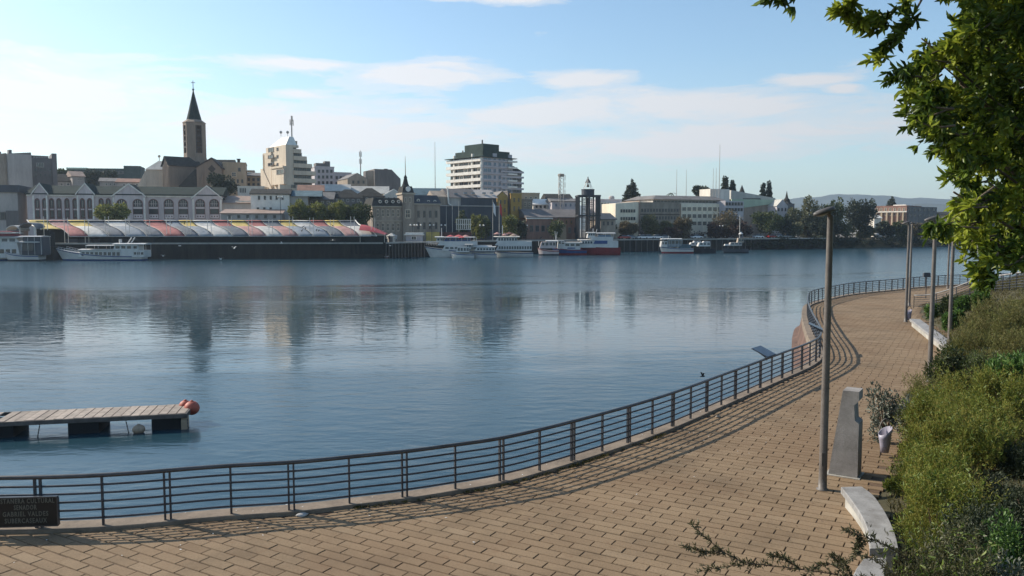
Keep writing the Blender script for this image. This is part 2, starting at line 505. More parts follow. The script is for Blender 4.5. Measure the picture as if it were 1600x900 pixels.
# ------------------------------------------------------------------ leaves
def leaf_arrays(c, a, L, Wd, fold=.0, lance=False, nrm=None):
    """c: centres (base of leaf) Nx3, a: directions Nx3"""
    n = len(c)
    a = a / np.linalg.norm(a, axis=1, keepdims=True)
    r = nrg.normal(size=(n, 3)) if nrm is None else nrm
    b = np.cross(a, r)
    b /= np.linalg.norm(b, axis=1, keepdims=True) + 1e-9
    k = np.cross(b, a)
    L = np.broadcast_to(L, (n,))[:, None]
    Wd = np.broadcast_to(Wd, (n,))[:, None]
    if not lance:
        v = np.stack([c, c + a * L * .45 + b * Wd * .5, c + a * L, c + a * L * .45 - b * Wd * .5], 1)
        f = (np.arange(n) * 4)[:, None] + np.array([[0, 1, 2, 3]])
        return v.reshape(-1, 3), f
    up = k * Wd * fold
    v = np.stack([c, c + a * L * .3 + b * Wd * .42 + up, c + a * L * .68 + b * Wd * .38 + up, c + a * L - k * L * .12,
                  c + a * L * .68 - b * Wd * .38 + up, c + a * L * .3 - b * Wd * .42 + up], 1)
    f0 = (np.arange(n) * 6)[:, None]
    f = np.concatenate([f0 + np.array([[0, 1, 2, 3]]), f0 + np.array([[0, 3, 4, 5]])])
    return v.reshape(-1, 3), f


def quad_mesh(name, v, f, mats):
    me = bpy.data.meshes.new(name)
    me.vertices.add(len(v))
    me.vertices.foreach_set('co', np.asarray(v, np.float32).ravel())
    me.loops.add(f.size)
    me.loops.foreach_set('vertex_index', f.astype(np.int32).ravel())
    me.polygons.add(len(f))
    me.polygons.foreach_set('loop_start', np.arange(0, f.size, 4, dtype=np.int32))
    me.materials.append(mats)
    me.update(calc_edges=True)
    me.validate()
    return me


def rnd_dir(n):
    d = nrg.normal(size=(n, 3))
    return d / np.linalg.norm(d, axis=1, keepdims=True)


def clump_points(blobs, n, shell=.55, sub=9, subr=.42):
    """points in clumps spread through ellipsoid blobs -> points, outward dirs"""
    pts, dirs = [], []
    vol = np.array([b[1][0] * b[1][1] * b[1][2] for b in blobs]) ** .67
    cnt = (vol / vol.sum() * n).astype(int) + 1
    for (c, r), k in zip(blobs, cnt):
        c, r = np.array(c), np.array(r)
        sd = rnd_dir(sub)
        sc = sd * nrg.uniform(.45, .85, (sub, 1))
        ii = nrg.integers(0, sub, k)
        d = rnd_dir(k)
        rr = nrg.uniform(shell, 1, (k, 1)) ** .6
        p = sc[ii] + d * rr * subr * nrg.uniform(.75, 1.15, (k, 1))
        pts.append(c + p * r)
        dirs.append(d + sd[ii] * .6)
    return np.concatenate(pts), np.concatenate(dirs)


def crown_mesh(name, blobs, n, L, Wd, m, droop=0., jitter=.8, lance=False, **kw):
    p, d = clump_points(blobs, n, **kw)
    a = d + rnd_dir(len(p)) * jitter
    a[:, 2] -= droop
    v, f = leaf_arrays(p, a, L * nrg.uniform(.6, 1.25, len(p)), Wd * nrg.uniform(.7, 1.2, len(p)), .35, lance)
    return quad_mesh(name, v, f, m)
# ================================================================== SETTING: water, river bank, promenade
ZW = -2.0          # water level; the promenade is z = 0
ZC = 2.0           # far quay level


def smooth(pts, n=10):
    pts = [Vector((p[0], p[1], p[2] if len(p) > 2 else 0)) for p in pts]
    P = [pts[0] * 2 - pts[1]] + pts + [pts[-1] * 2 - pts[-2]]
    out_ = []
    for i in range(1, len(P) - 2):
        a, b, c, d = P[i - 1], P[i], P[i + 1], P[i + 2]
        for k in range(n):
            t = k / n
            out_.append(.5 * (2 * b + (c - a) * t + (2 * a - 5 * b + 4 * c - d) * t * t + (3 * b - a - 3 * c + d) * t ** 3))
    out_.append(pts[-1])
    return out_


def arc(pts):
    s = [0.0]
    for a, b in zip(pts, pts[1:]): s.append(s[-1] + (b - a).length)
    return s


def along(pts, s, q):
    i = int(np.clip(np.searchsorted(s, q) - 1, 0, len(pts) - 2))
    t = (q - s[i]) / max(1e-9, s[i + 1] - s[i])
    return pts[i].lerp(pts[i + 1], t), (pts[i + 1] - pts[i]).normalized()


def resample(pts, step):
    s = arc(pts)
    n = max(2, int(s[-1] / step))
    return [along(pts, s, s[-1] * i / n)[0] for i in range(n + 1)]


EDGE_PX = [(0, 833), (187, 826), (340, 811), (467, 803), (553, 792), (640, 782), (717, 769), (787, 757), (882, 730), (968, 702), (1035, 678), (1087, 656),
           (1131, 636), (1167, 620), (1200, 605), (1229, 592), (1256, 580), (1275, 569.5), (1283.5, 560), (1282, 543), (1272, 522), (1264, 500), (1263, 487), (1268, 477), (1296, 468.5), (1336, 460.5),
           (1399, 454), (1446, 449), (1515, 445)]
EDGE = [Vector((-34, 13.9, 0)), Vector((-22, 14.1, 0)), Vector((-14.5, 14.35, 0))] + [G(*p) for p in EDGE_PX] + [Vector((60, 85, 0)), Vector((100, 104, 0))]
EDGE = resample(smooth(EDGE, 12), .22)
# light smoothing of the measured line
for _ in range(6):
    EDGE = [EDGE[0]] + [(EDGE[i - 1] + EDGE[i] * 2 + EDGE[i + 1]) / 4 for i in range(1, len(EDGE) - 1)] + [EDGE[-1]]
ES = arc(EDGE)

RIGHT = [(4.0, 2), (4.6, 7), (5.1, 10), (6.2, 12.5), (7.4, 16), (9.9, 20), (12.9, 25), (15.5, 29), (20.3, 36), (23.4, 43), (25.7, 50), (29.6, 58), (38, 66), (52, 75), (100, 98)]
rx_, ry_ = np.array([p[0] for p in RIGHT]), np.array([p[1] for p in RIGHT])


def edge_x(y): return float(np.interp(y, ry_, rx_))


def bank_z(x, y):
    t = x - edge_x(y)
    s = .30 + .26 * math.exp(-((y - 41) / 9.0) ** 2)
    if t < 0: return -.05 + t * .1
    z = min(t * s, 2.3 + .08 * t)
    return -.05 + z * min(1, .4 + t * .5)


# water: one sheet to the horizon
MB().add([(-9000, -400, ZW), (9000, -400, ZW), (9000, 9000, ZW), (-9000, 9000, ZW)], [(0, 1, 2, 3)]).build('water', M['water']).__setitem__('kind', 'structure')

# promenade: bedding sheet and the slabs laid on it in diagonal courses
poly = [Vector((-34, -6, 0))] + EDGE[::3] + [Vector((x, y, 0)) for x, y in RIGHT[::-1]] + [Vector((4, -6, 0))]
prom = MB().add([(p.x, p.y, -.016) for p in poly], [tuple(range(len(poly)))]).build('promenade', M['joint_soil'])
tag(prom, kind='structure')

PX = np.array([p.x for p in poly]); PY = np.array([p.y for p in poly])
def inside(x, y):
    x2, y2 = np.roll(PX, -1), np.roll(PY, -1)
    c = ((PY > y) != (y2 > y)) & (x < (x2 - PX) * (y - PY) / (y2 - PY + 1e-12) + PX)
    return bool(c.sum() % 2)

ANG = R(-30)
ca, sa = math.cos(ANG), math.sin(ANG)
PL, PW = .60, .245
slabs = []
for j in range(-60, 420):
    off = (j % 2) * .5 * PL + rng.uniform(-.03, .03)
    for i in range(-140, 140):
        lx, ly = i * PL + off, j * PW
        x, y = lx * ca - ly * sa, lx * sa + ly * ca
        if y < 9.5 or y > 84 or abs(x) > y * .72 + 3: continue
        if inside(x, y): slabs.append((x, y))
def slab_verts(L, Wd, tilt=(0, 0), dz=0.0):
    a, b, e = L / 2, Wd / 2, .006
    v = [(-a + e, -b + e, 0), (a - e, -b + e, 0), (a - e, b - e, 0), (-a + e, b - e, 0), (-a, -b, -.012), (a, -b, -.012), (a, b, -.012), (-a, b, -.012), (-a, -b, -.06), (a, -b, -.06), (a, b, -.06), (-a, b, -.06)]
    return [(x, y, z + dz + tilt[0] * x + tilt[1] * y) for x, y, z in v]
SLABF = [(0, 1, 2, 3)] + [(i + 4, (i + 1) % 4 + 4, (i + 1) % 4, i) for i in range(4)] + [(i + 8, (i + 1) % 4 + 8, (i + 1) % 4 + 4, i + 4) for i in range(4)]
slab_me = MB().add(slab_verts(.584, .219), SLABF).mesh('paver', M['paver'])
def inframe(x, y):
    v = Vector((x, y, 0)) - Vector((0, 0, HC))
    f = v.y * CP - v.z * SP
    u, w = v.x / f * FPX + 800, 450 - (v.y * SP + v.z * CP) / f * FPX
    return u, w
near = []
rest = []
for s_ in slabs:
    u, w = inframe(*s_)
    (near if (-5 < u < 1330 and w < 899) else rest).append(s_)
near.sort(key=lambda s_: s_[1])
rest += near[300:]
for x, y in near[:300]:
    link('paver', slab_me, prom, (x, y, rng.uniform(-.005, .005)), (rng.uniform(-.006, .006), rng.uniform(-.003, .003), ANG + rng.uniform(-.008, .008)))
rb = MB()
for x, y in rest:
    dz, t1, t2, t3 = rng.uniform(-.005, .005), rng.uniform(-.004, .004), rng.uniform(-.008, .008), rng.uniform(-.008, .008)
    c2, s2 = math.cos(ANG + t3), math.sin(ANG + t3)
    vs = slab_verts(.584, .219, (t1, t2), dz)
    rb.add([(x + p[0] * c2 - p[1] * s2, y + p[0] * s2 + p[1] * c2, p[2]) for p in vs], SLABF[:5] if y > 30 else SLABF)
me_ = bpy.data.meshes.new('paver')
me_.from_pydata(rb.v, [], rb.f)
me_.materials.append(M['paver'])
tag(link('paver', me_, prom), kind='stuff')

# kerb and river wall
kerb = MB().sweep(EDGE, [(-.40, -.35), (.05, -.35), (.05, .055), (.035, .07), (-.385, .07), (-.40, .055)]).build('kerb', M['kerb'])
tag(kerb, kind='structure')
wall = MB().sweep(EDGE[::2], [(-.37, -.2), (-.62, -1.5), (-.95, -1.62), (-1.0, -4), (.0, -4), (.0, -.2)]).build('river_wall', M['wall_red'])
tag(wall, 'reddish concrete retaining wall dropping from the promenade kerb into the river', 'wall')

# bank to the right: soil sheet that climbs from the promenade's edge
ys = list(np.arange(-4, 60, 1.2)) + list(np.arange(60, 130, 5))
ts = [-.5, 0, .4, .8, 1.3, 2, 3, 4.2, 5.5, 7, 9, 12, 16, 22, 30, 45]
bv, bf = [], []
for y in ys:
    for t in ts:
        x = edge_x(y) + t
        bv.append((x, y, bank_z(x, y) + (.0 if t < .3 else .10 * math.sin(x * 1.7 + y * .9) * math.cos(y * 1.3 - x * .6))))
nT = len(ts)
for i in range(len(ys) - 1):
    for j in range(nT - 1):
        a = i * nT + j
        bf.append((a, a + 1, a + 1 + nT, a + nT))
bk = MB().add(bv, bf).build('grass_bank', M['bank_soil'], smooth=True)
tag(bk, kind='structure')

# ================================================================== RAILINGS
post_me = MB().box(-.018, .018, -.028, .028, 0, .90).mesh('post', M['rail_paint'])


def railing(name, label, cat, path, top=.95, zb=.07, start=0.0, end=None, panel=2.27, offset=0.0, double=True, handm='rail_top'):
    rt = thing(name, label, cat, path[0])
    s = arc(path)
    o0 = path[0]
    if end is None: end = s[-1]
    seg = [along(path, s, q)[0] for q in np.arange(start, end, .25)]
    loc = [p - o0 for p in seg]
    hp = [(.045 * math.cos(a) + offset, top + .042 * math.sin(a) + zb) for a in [k * math.pi / 4 + .39 for k in range(8)]]
    MB().sweep(loc, hp).build('handrail', M[handm], rt, smooth=True)
    for k in range(1, 6):
        z = zb + top * (.165 * k - .01)
        MB().sweep(loc, [(offset +   .022 * math.cos(a), z + .022 * math.sin(a)) for a in (0, 1.05, 2.1, 3.14, 4.2, 5.25)]).build('rail_bar', M['rail_paint'], rt, smooth=True)
    q = start
    while q < end - .05:
        for dq in ((-.05, .05, panel / 2) if double else (0, panel / 2)):
            if not (0 <= q + dq < end): continue
            p, d = along(path, s, q + dq)
            sd = Vector((d.y, -d.x, 0)).normalized()
            o = link('post', post_me, rt, p - o0 + sd * offset + Vector((0, 0, zb - .02)), (0, 0, math.atan2(d.y, d.x)), (1, 1, (top + .01) / .90))
        q += panel
    return rt


k0 = min(range(len(EDGE)), key=lambda i: (EDGE[i] - G(264, 819)).length)
qs = ES[k0] % 2.27
qs += 2.27 * 5
railing('railing', 'long dark steel railing with five bars curving along the water side of the promenade', 'railing', EDGE, start=qs, end=ES[-1] - 25, offset=-.06)
rp = [(1428, 471.5, 56, .45), (1450, 464, 55.5, .75), (1475, 455, 54.5, .9), (1500, 446, 53.5, .9), (1520, 438.5, 52, .9), (1545, 433, 49.5, .9), (1572, 429, 46, .9), (1600, 425, 42.5, .9), (1640, 421, 39, .9), (1690, 418, 36, .9)]
rpath = smooth([at(a, b, Y) - Vector((0, 0, h)) for a, b, Y, h in rp], 8)
railing('ramp_railing', 'pale-topped railing climbing the grass bank at the far right', 'railing', rpath, top=.90, zb=0, panel=3.0, double=False, handm='bench_stone')

# ================================================================== LAMP POSTS
def lamp(px, py, label, H=5.93, a=R(200)):
    t = thing('street_lamp', label, 'street lamp', G(px, py), 0, 'lamp posts on the promenade')
    MB().lathe([(.13, 0), (.13, .02), (.092, .03), (.085, .3), (.078, 2.5), (.062, H - .1), (.060, H - .05)], 14).build('pole', M['lamp_paint'], t, smooth=True)
    d = Vector((math.cos(a), math.sin(a), 0))
    MB().tube([(0, 0, H - .1), (d.x * .05, d.y * .05, H - .01), (d.x * .22, d.y * .22, H + .02)], [.06, .05, .035], 10).build('arm', M['lamp_paint'], t, smooth=True)
    hm = MB()
    n = 14
    prof = [(-.16, .035), (-.10, .075), (.0, .10), (.12, .125), (.24, .12), (.33, .085), (.37, .02)]
    sec = []
    for x, w in prof:
        zt = .075 * math.sqrt(max(0.02, 1 - ((x - .08) / .32) ** 2)) if abs(x - .08) < .32 else .01
        sec.append([(x, w * math.cos(k * math.pi / 6), zt * math.sin(k * math.pi / 6)) for k in range(7)] + [(x, -w * .8, -.025), (x, w * .8, -.025)])
    vs = [p for s_ in sec for p in s_]
    fs = []
    for i in range(len(sec) - 1):
        for k in range(9):
            fs.append((i * 9 + k, i * 9 + (k + 1) % 9, (i + 1) * 9 + (k + 1) % 9, (i + 1) * 9 + k))
    fs += [tuple(range(9)), tuple(range(len(vs) - 1, len(vs) - 10, -1))]
    hd = hm.add(vs, fs).build('lamp_head', M['lamp_head'], t, (d.x * .06, d.y * .06, H + .045), (0, R(15), a), True)
    MB().ball((.17, 0, -.028), .15, 14, 6, 0, (1.05, .62, .28)).build('lens', M['lens'], hd, smooth=True)
    MB().box(-.04, .04, -.005, .012, 0, .28).build('hatch', M['lamp_head'], t, (-.03, -.093, .55))
    return t


lamp(1285, 765, 'tallest, nearest street lamp standing beside the notched stone pillar')
lamp(1452, 597, 'street lamp rising out of the shrubs at the paving edge', a=R(185))
lamp(1415, 503, 'street lamp at the far end of the long pale bench', a=R(190))
lamp(1482.5, 553, 'street lamp at the near end of the long pale bench', a=R(185))
lamp(1420.5, 478, 'street lamp half hidden just behind another lamp post beyond the long bench', a=R(10))
lamp(1480.5, 451, 'most distant street lamp beside the river railing', a=R(180))

# ================================================================== PROMENADE FURNITURE
def curved_bench(name, label, left, right, h=.42, legs=(0.2, .8)):
    t = thing(name, label, 'bench', Vector((left[0][0], left[0][1], 0)), 0, 'stone benches along the bank')
    o = t.location
    n = len(left)
    mb = MB()
    vs, fs = [], []
    for (a, b), (c, d) in zip(left, right):
        e = Vector((c - a, d - b, 0)).normalized() * .012
        vs += [(a - o.x, b - o.y, h - .012), (a + e.x - o.x, b + e.y - o.y, h), (c - e.x - o.x, d - e.y - o.y, h), (c - o.x, d - o.y, h - .012), (c - o.x, d - o.y, h - .13), (a - o.x, b - o.y, h - .13)]
    for i in range(n - 1):
        for k in range(6):
            fs.append((i * 6 + k, i * 6 + (k + 1) % 6, (i + 1) * 6 + (k + 1) % 6, (i + 1) * 6 + k))
    fs += [tuple(range(6)), tuple(range(n * 6 - 1, n * 6 - 7, -1))]
    mb.add(vs, fs).build('seat', M['bench_stone'], t)
    mb = MB()
    vs, fs = [], []
    for (a, b), (c, d) in zip(left, right):
        L, Q = Vector((a, b, 0)).lerp(Vector((c, d, 0)), .22) - o, Vector((a, b, 0)).lerp(Vector((c, d, 0)), .85) - o
        vs += [(L.x, L.y, h - .132), (Q.x, Q.y, h - .132), (Q.x, Q.y, -.03), (L.x, L.y, -.03)]
    for i in range(n - 1):
        for k in range(4):
            fs.append((i * 4 + k, i * 4 + (k + 1) % 4, (i + 1) * 4 + (k + 1) % 4, (i + 1) * 4 + k))
    fs += [(0, 1, 2, 3), tuple(range(n * 4 - 1, n * 4 - 5, -1))]
    mb.add(vs, fs).build('plinth', M['concrete'], t)
    return t


def zpts(pxs, z=.42): return [(G(a, b, z).x, G(a, b, z).y) for a, b in pxs]
lf = smooth([(*p, 0) for p in zpts([(1314, 761), (1327, 777), (1341, 797), (1352, 818), (1358, 840), (1359, 857)])], 4)
rt_ = smooth([(*p, 0) for p in zpts([(1347, 760), (1364, 773), (1379, 793), (1391, 815), (1400, 838), (1404, 856)])], 4)
curved_bench('stone_bench', 'curved pale stone bench beside the notched pillar and lamp', [(p.x, p.y) for p in lf], [(p.x, p.y) for p in rt_])
curved_bench('stone_bench', 'pale stone bench slab cut off by the bottom edge behind the flowering twigs',
             [tuple(v) for v in zpts([(1349, 873), (1338, 888), (1330, 905), (1322, 940)])], [tuple(v) for v in zpts([(1386, 871), (1384, 888), (1381, 905), (1378, 940)])])
a_, b_ = G(1421, 498, .42), G(1487, 549, .42)
dn = (b_ - a_).normalized()
sd = Vector((-dn.y, dn.x, 0))
nb = 7
curved_bench('stone_bench', 'long straight pale bench below the grass bank between two lamp posts', [tuple((a_.lerp(b_, i / nb))[:2]) for i in range(nb + 1)], [tuple((a_.lerp(b_, i / nb) + sd * .55)[:2]) for i in range(nb + 1)])
blk = MB().prism_z([(-.22, -.2), (.22, -.2), (.24, .2), (-.2, .22)], -.05, .52).box(-.25, .27, -.23, .25, .522, .58).build('stone_block', M['charcoal'], None, G(1489, 552))
tag(blk, 'dark square block closing the near end of the long bench', 'block')

mono = thing('stone_pillar', 'tall grey tapered stone pillar with a notch cut in one side', 'pillar', G(1294, 741), R(-33))
MB().prism_y([(0, 0), (.62, 0), (.615, 1.25), (.53, 1.31), (.505, 1.66), (.60, 1.76), (.60, 1.97), (.26, 1.97)], 0, .5).build('shaft', M['mono_stone'], mono)
MB().box(-.06, .68, -.06, .56, -.03, .014).build('base', M['concrete'], mono)


def litter_bin(loc, label, s=1.0):
    t = thing('litter_bin', label, 'litter bin', loc, R(15), 'tapered metal litter bins')
    n = 16
    vs, fs = [], []
    for i, (r, z) in enumerate([(.10, .12), (.125, .3), (.155, .55), (.17, .66), (.155, .655), (.11, .32)]):
        for k in range(n):
            a = 2 * math.pi * k / n
            zz = z + (.10 * math.cos(a) if z > .5 else 0)
            vs.append((r * math.cos(a) * s, r * math.sin(a) * s * .85, zz * s))
    for i in range(5):
        for k in range(n): fs.append((i * n + k, i * n + (k + 1) % n, (i + 1) * n + (k + 1) % n, (i + 1) * n + k))
    fs += [tuple(range(n - 1, -1, -1)), tuple(range(5 * n, 6 * n))]
    MB().add(vs, fs).build('bucket', M['bin_metal'], t, smooth=True)
    hoop = [(.165 * s * math.cos(a), 0, .70 * s + .25 * s * math.sin(a)) for a in [i * math.pi / 12 for i in range(13)]]
    MB().tube(hoop, .016 * s, 6).build('hoop', M['lamp_paint'], t, smooth=True)
    MB().tube([(.05 * s, .20 * s, -.1), (.05 * s, .19 * s, .66 * s)], .022 * s, 8).build('post', M['lamp_paint'], t, smooth=True)
    return t
litter_bin(G(1382, 714), 'lilac grey tapered litter bin with hoop at the edge of the yellow shrubs', 1.0)
litter_bin(G(1420, 503), 'small grey litter bin beside the lamp at the far end of the long bench', 1.0)

# cultural-walk sign fixed to the railing
p_, d_ = along(EDGE, ES, ES[min(range(len(EDGE)), key=lambda i: abs(inframe(EDGE[i].x, EDGE[i].y)[0] - 40) + (1e3 if EDGE[i].y > 17 else 0))])
sgn = thing('name_sign', 'black rectangular name sign with four rows of lettering on the railing', 'sign', p_ + Vector((d_.y, -d_.x, 0)) * .10, math.atan2(d_.y, d_.x) + R(1.5))
w0, w1 = -.78, .56
sb = MB().prism_y([(w0, .16), (w1 - .03, .16), (w1, .19), (w1, .66), (w1 - .03, .69), (w0, .69)], 0, .05).build('board', M['sign_black'], sgn)
fr = MB()
for a in ((w0, w1, .685, .705), (w0, w1, .145, .165)): fr.box(a[0], a[1], -.012, .06, a[2], a[3])
fr.box(w1 - .005, w1 + .015, -.012, .06, .166, .684)
fr.build('frame', M['rail_top'], sgn)
for txt, z, xc, wd_ in (('COSTANERA CULTURAL', .590, -.03, 1.09), ('SENADOR', .470, .0, .40), ('GABRIEL VALDES', .348, .0, .80), ('SUBERCASEAUX', .222, .0, .74)):
    fc = bpy.data.curves.new('lettering', 'FONT')
    fc.body = txt
    fc.size = .125
    fc.align_x = 'CENTER'
    fc.extrude = .003
    fc.offset = .0016
    fc.resolution_u = 2
    fc.space_character = 1.2
    fc.materials.append(M['sign_letter'])
    lo = bpy.data.objects.new('font', fc)
    COL.objects.link(lo)
    dg = bpy.context.evaluated_depsgraph_get()
    tm = bpy.data.meshes.new_from_object(lo.evaluated_get(dg))
    bpy.data.objects.remove(lo)
    tm.materials.clear()
    tm.materials.append(M['sign_letter'])
    lw_ = max(v.co.x for v in tm.vertices) - min(v.co.x for v in tm.vertices)
    link('lettering', tm, sgn, (xc, -.004, z), (math.pi / 2, 0, 0), (wd_ / lw_, 1, 1))


def reading_board(px, label):
    i = min(range(len(EDGE)), key=lambda k: abs(inframe(EDGE[k].x, EDGE[k].y)[0] - px[0]) + abs(inframe(EDGE[k].x, EDGE[k].y)[1] - px[1]))
    p = EDGE[i]
    d = (EDGE[i + 1] - EDGE[i - 1]).normalized()
    t = thing('reading_board', label, 'info board', p + Vector((-d.y, d.x, 0)) * .06, math.atan2(d.y, d.x), 'tilted reading boards on the railing')
    bd = MB().box(-.42, .42, -.31, .31, -.012, .012).build('board', M['panel_blue'], t, (0, .22, 1.22), (R(24), 0, 0))
    MB().box(-.44, .44, -.33, .33, -.022, -.013).build('backing', M['rail_paint'], bd)
    for s_ in (-.3, .3):
        MB().tube([(s_, .0, .95), (s_, .06, 1.06), (s_, .30, 1.21)], .018, 6).build('bracket', M['rail_paint'], t)
    return t
reading_board((1204, 603), 'tilted dark reading board on the railing, well before its sharp bend')
reading_board((1284, 552), 'tilted reading board standing right at the sharp bend of the railing')
ps = thing('sign_post', 'small dark box sign on a thin post near the far railing', 'sign', G(1446.5, 466))
MB().tube([(0, 0, -.05), (0, 0, 1.75)], .035, 8).build('post', M['rail_paint'], ps)
MB().prism_y([(-.27, 1.70), (.27, 1.70), (.27, 2.02), (.22, 2.06), (-.22, 2.06), (-.27, 2.02)], -.09, .09).build('box', M['charcoal'], ps)
for px, py, s_, lab in ((472, 806, .075, 'small grey stone lying in the railing shadow near the kerb'), (1122, 652, .06, 'small dark stone on the paving near the kerb, right of centre')):
    mb = MB().ball((0, 0, .02), s_, 10, 6, 0, (1.5, 1, .55))
    mb.v = [(x * (1 + .15 * math.sin(9 * y + 40 * z)), y * (1 + .2 * math.cos(30 * x)), z) for x, y, z in mb.v]
    tag(mb.build('stone', M['rock_pale' if px < 800 else 'stone_grey'], None, G(px, py), (0, 0, .4), True), lab, 'stone')
# weeds in the kerb joint and litter specks
wd = MB()
vv, cc = [], []
for _ in range(420):
    q = rng.uniform(ES[k0] + 3.5, ES[k0] + 13)
    if rng.random() > .25 + .7 * max(0, math.sin(q * 1.9 + math.sin(q * 3))): continue
    p, d = along(EDGE, ES, q)
    c0 = p + Vector((d.y, -d.x, 0)) * (.055 + abs(rng.gauss(0, .05)))
    for _k in range(5): vv.append((c0.x + rng.gauss(0, .03), c0.y + rng.gauss(0, .015), .0)); cc.append((rng.gauss(0, .8), rng.gauss(0, .8), .7))
v_, f_ = leaf_arrays(np.array(vv), np.array(cc), np.full(len(vv), .07), np.full(len(vv), .02))
tag(link('weeds', quad_mesh('weeds', v_, f_, M['grass'])), kind='stuff')

# fallen leaves and pale droppings on the paving
vv, cc = [], []
for _ in range(260):
    y = rng.uniform(11, 30)
    x = edge_x(y) - abs(rng.gauss(0, 1.1)) - .1 if rng.random() < .6 else rng.uniform(-3, edge_x(y))
    if inside(x, y): vv.append((x, y, .012)); cc.append((rng.gauss(0, 1), rng.gauss(0, 1), .05))
v_, f_ = leaf_arrays(np.array(vv), np.array(cc), nrg.uniform(.03, .075, len(vv)), nrg.uniform(.015, .032, len(vv)), nrm=np.tile([0, .0, 1.0], (len(vv), 1)))
tag(link('fallen_leaves', quad_mesh('fallen_leaves', v_, f_, M['twig'])), kind='stuff')
vv, cc = [], []
for _ in range(120):
    q = rng.uniform(ES[k0] - 2, ES[k0] + 26)
    p, d = along(EDGE, ES, q)
    o = rng.choice((-.18, -.25, .3, .6, 1.2, 2.4)) + rng.gauss(0, .12)
    c0 = p + Vector((d.y, -d.x, 0)) * o
    vv.append((c0.x, c0.y, .074 if o < .02 else .010)); cc.append((rng.gauss(0, 1), rng.gauss(0, 1), .0))
v_, f_ = leaf_arrays(np.array(vv), np.array(cc), nrg.uniform(.02, .06, len(vv)), nrg.uniform(.015, .03, len(vv)), nrm=np.tile([0, .0, 1.0], (len(vv), 1)))
tag(link('litter', quad_mesh('litter', v_, f_, M['feather_white'])), kind='stuff')

# ================================================================== FLOATING DOCK
dk = thing('floating_dock', 'weathered grey plank pontoon floating on black floats in the river', 'dock', G(290, 671, ZW), R(12.4))
DZ = .62
DW = 1.75
for k in range(20):
    MB().box(-.325 * k - .302, -.325 * k - .012, .04, DW - .04, DZ - .045, DZ + rng.uniform(-.004, .006)).build('plank', M['wood_grey'], dk, (0, 0, 0), (0, rng.uniform(-.004, .004), 0))
MB().box(-6.62, .0, -.02, .039, DZ - .17, DZ - .012).box(-6.62, .0, DW - .039, DW + .02, DZ - .17, DZ - .012).box(-6.62, 0, .8, .86, DZ - .17, DZ - .046).box(.001, .05, -.02, DW + .02, DZ - .17, DZ - .012).build('frame', M['frame_wood'], dk)
for k in range(10):
    MB().box(-6.75 - .31 * k - .30, -6.75 - .31 * k - .015, .04, DW - .04, DZ - .045, DZ).build('plank', M['wood_grey'], dk, (0, 0, .0))
MB().box(-9.9, -6.64, -.02, .039, DZ - .15, DZ - .012).box(-9.9, -6.64, DW - .039, DW + .02, DZ - .15, DZ - .012).build('frame', M['frame_wood'], dk)
for xa, xb in ((-1.22, -.16), (-4.10, -3.05), (-8.0, -5.92)):
    MB().box(xa, xb, .12, DW - .12, -.28, DZ - .172).build('float', M['float_black'], dk)
MB().prism_x([(.0, -.1), (.0, .33), (.1, .44), (.5, .44), (.5, -.1)], -.155, .045).build('end_block', M['tan_wall'], dk)
def chain(parent, x, y, z0, z1, dx=0):
    mb = MB()
    n = max(3, int((z0 - z1) / .055))
    for i in range(n):
        z = z0 - (i + .5) * (z0 - z1) / n
        xx = x + dx * i / n
        w = .02 if i % 2 else .008
        mb.box(xx - w, xx + w, y - (.028 - w), y + (.028 - w), z - .033, z + .033)
    mb.build('chain', M['frame_wood'], parent)
chain(dk, .075, -.03, DZ - .05, -.25, .03)
chain(dk, -5.0, .0, DZ - .17, -.05, -.1)
chain(dk, -2.08, .0, DZ - .17, -.1, .1)
for k, (x, y, z, r, m, lab) in enumerate((( .06, 1.10, .58, .29, 'buoy_orange', 'faded orange ball buoy lashed to the far corner of the dock'), (-.26, 1.55, .58, .24, 'buoy_orange', 'second faded orange buoy, partly hidden behind the ball at the dock corner'), (-1.62, -.12, .12, .19, 'buoy_pale', 'pale oblong fender floating against the near side of the dock'))):
    c, s_ = math.cos(R(12.4)), math.sin(R(12.4))
    P = dk.location + Vector((x * c - y * s_, x * s_ + y * c, z))
    t = thing('buoy', lab, 'buoy', P, R(20 * k))
    MB().ball((0, 0, 0), r, 20, 12, 0, (1.2 if k == 2 else 1.0, 1, .95)).build('ball', M[m], t, smooth=True)
    MB().lathe([(.05, r * .93), (.06, r * 1.0), (.03, r * 1.08)], 8).build('eye', M[m], t, smooth=True)
# ================================================================== FAR SHORE: quay and ground
QUAY = [(-260, 191), (-100, 193), (0, 194.5), (60, 196), (330, 200.5), (600, 205), (655, 216), (700, 226), (840, 247), (1000, 268), (1180, 290), (1290, 305)]
BANK = [(1290, 305), (1360, 318), (1440, 338), (1520, 362), (1620, 405), (1900, 520), (2300, 800)]
Q = [Vector(((px - 800) / FPX * Y, Y, 0)) for px, Y in QUAY]
B = [Vector(((px - 800) / FPX * Y, Y, 0)) for px, Y in BANK]
gp = [Vector((-2600, 191, 0))] + Q + [b + Vector((0, 9, 0)) for b in B[1:]] + [Vector((2600, 900, 0)), Vector((4200, 4400, 0)), Vector((-4200, 4400, 0)), Vector((-2600, 300, 0))]
tag(MB().add([(p.x, p.y, ZC) for p in gp], [tuple(range(len(gp)))]).build('city_ground', M['ground_city']), kind='structure')
qw = thing('quay_wall', 'wet, shade-darkened concrete quay wall with timber piles along the far shore', 'wall', Q[2])
o_ = qw.location
MB().sweep([p - o_ for p in Q], [(.0, ZW - 2), (.0, ZC - .3), (-1.2, ZC - .3), (-1.2, ZW - 2)]).build('face', M['concrete_dark'], qw)  # wet concrete, its colour blackened further to hold the quayside shade
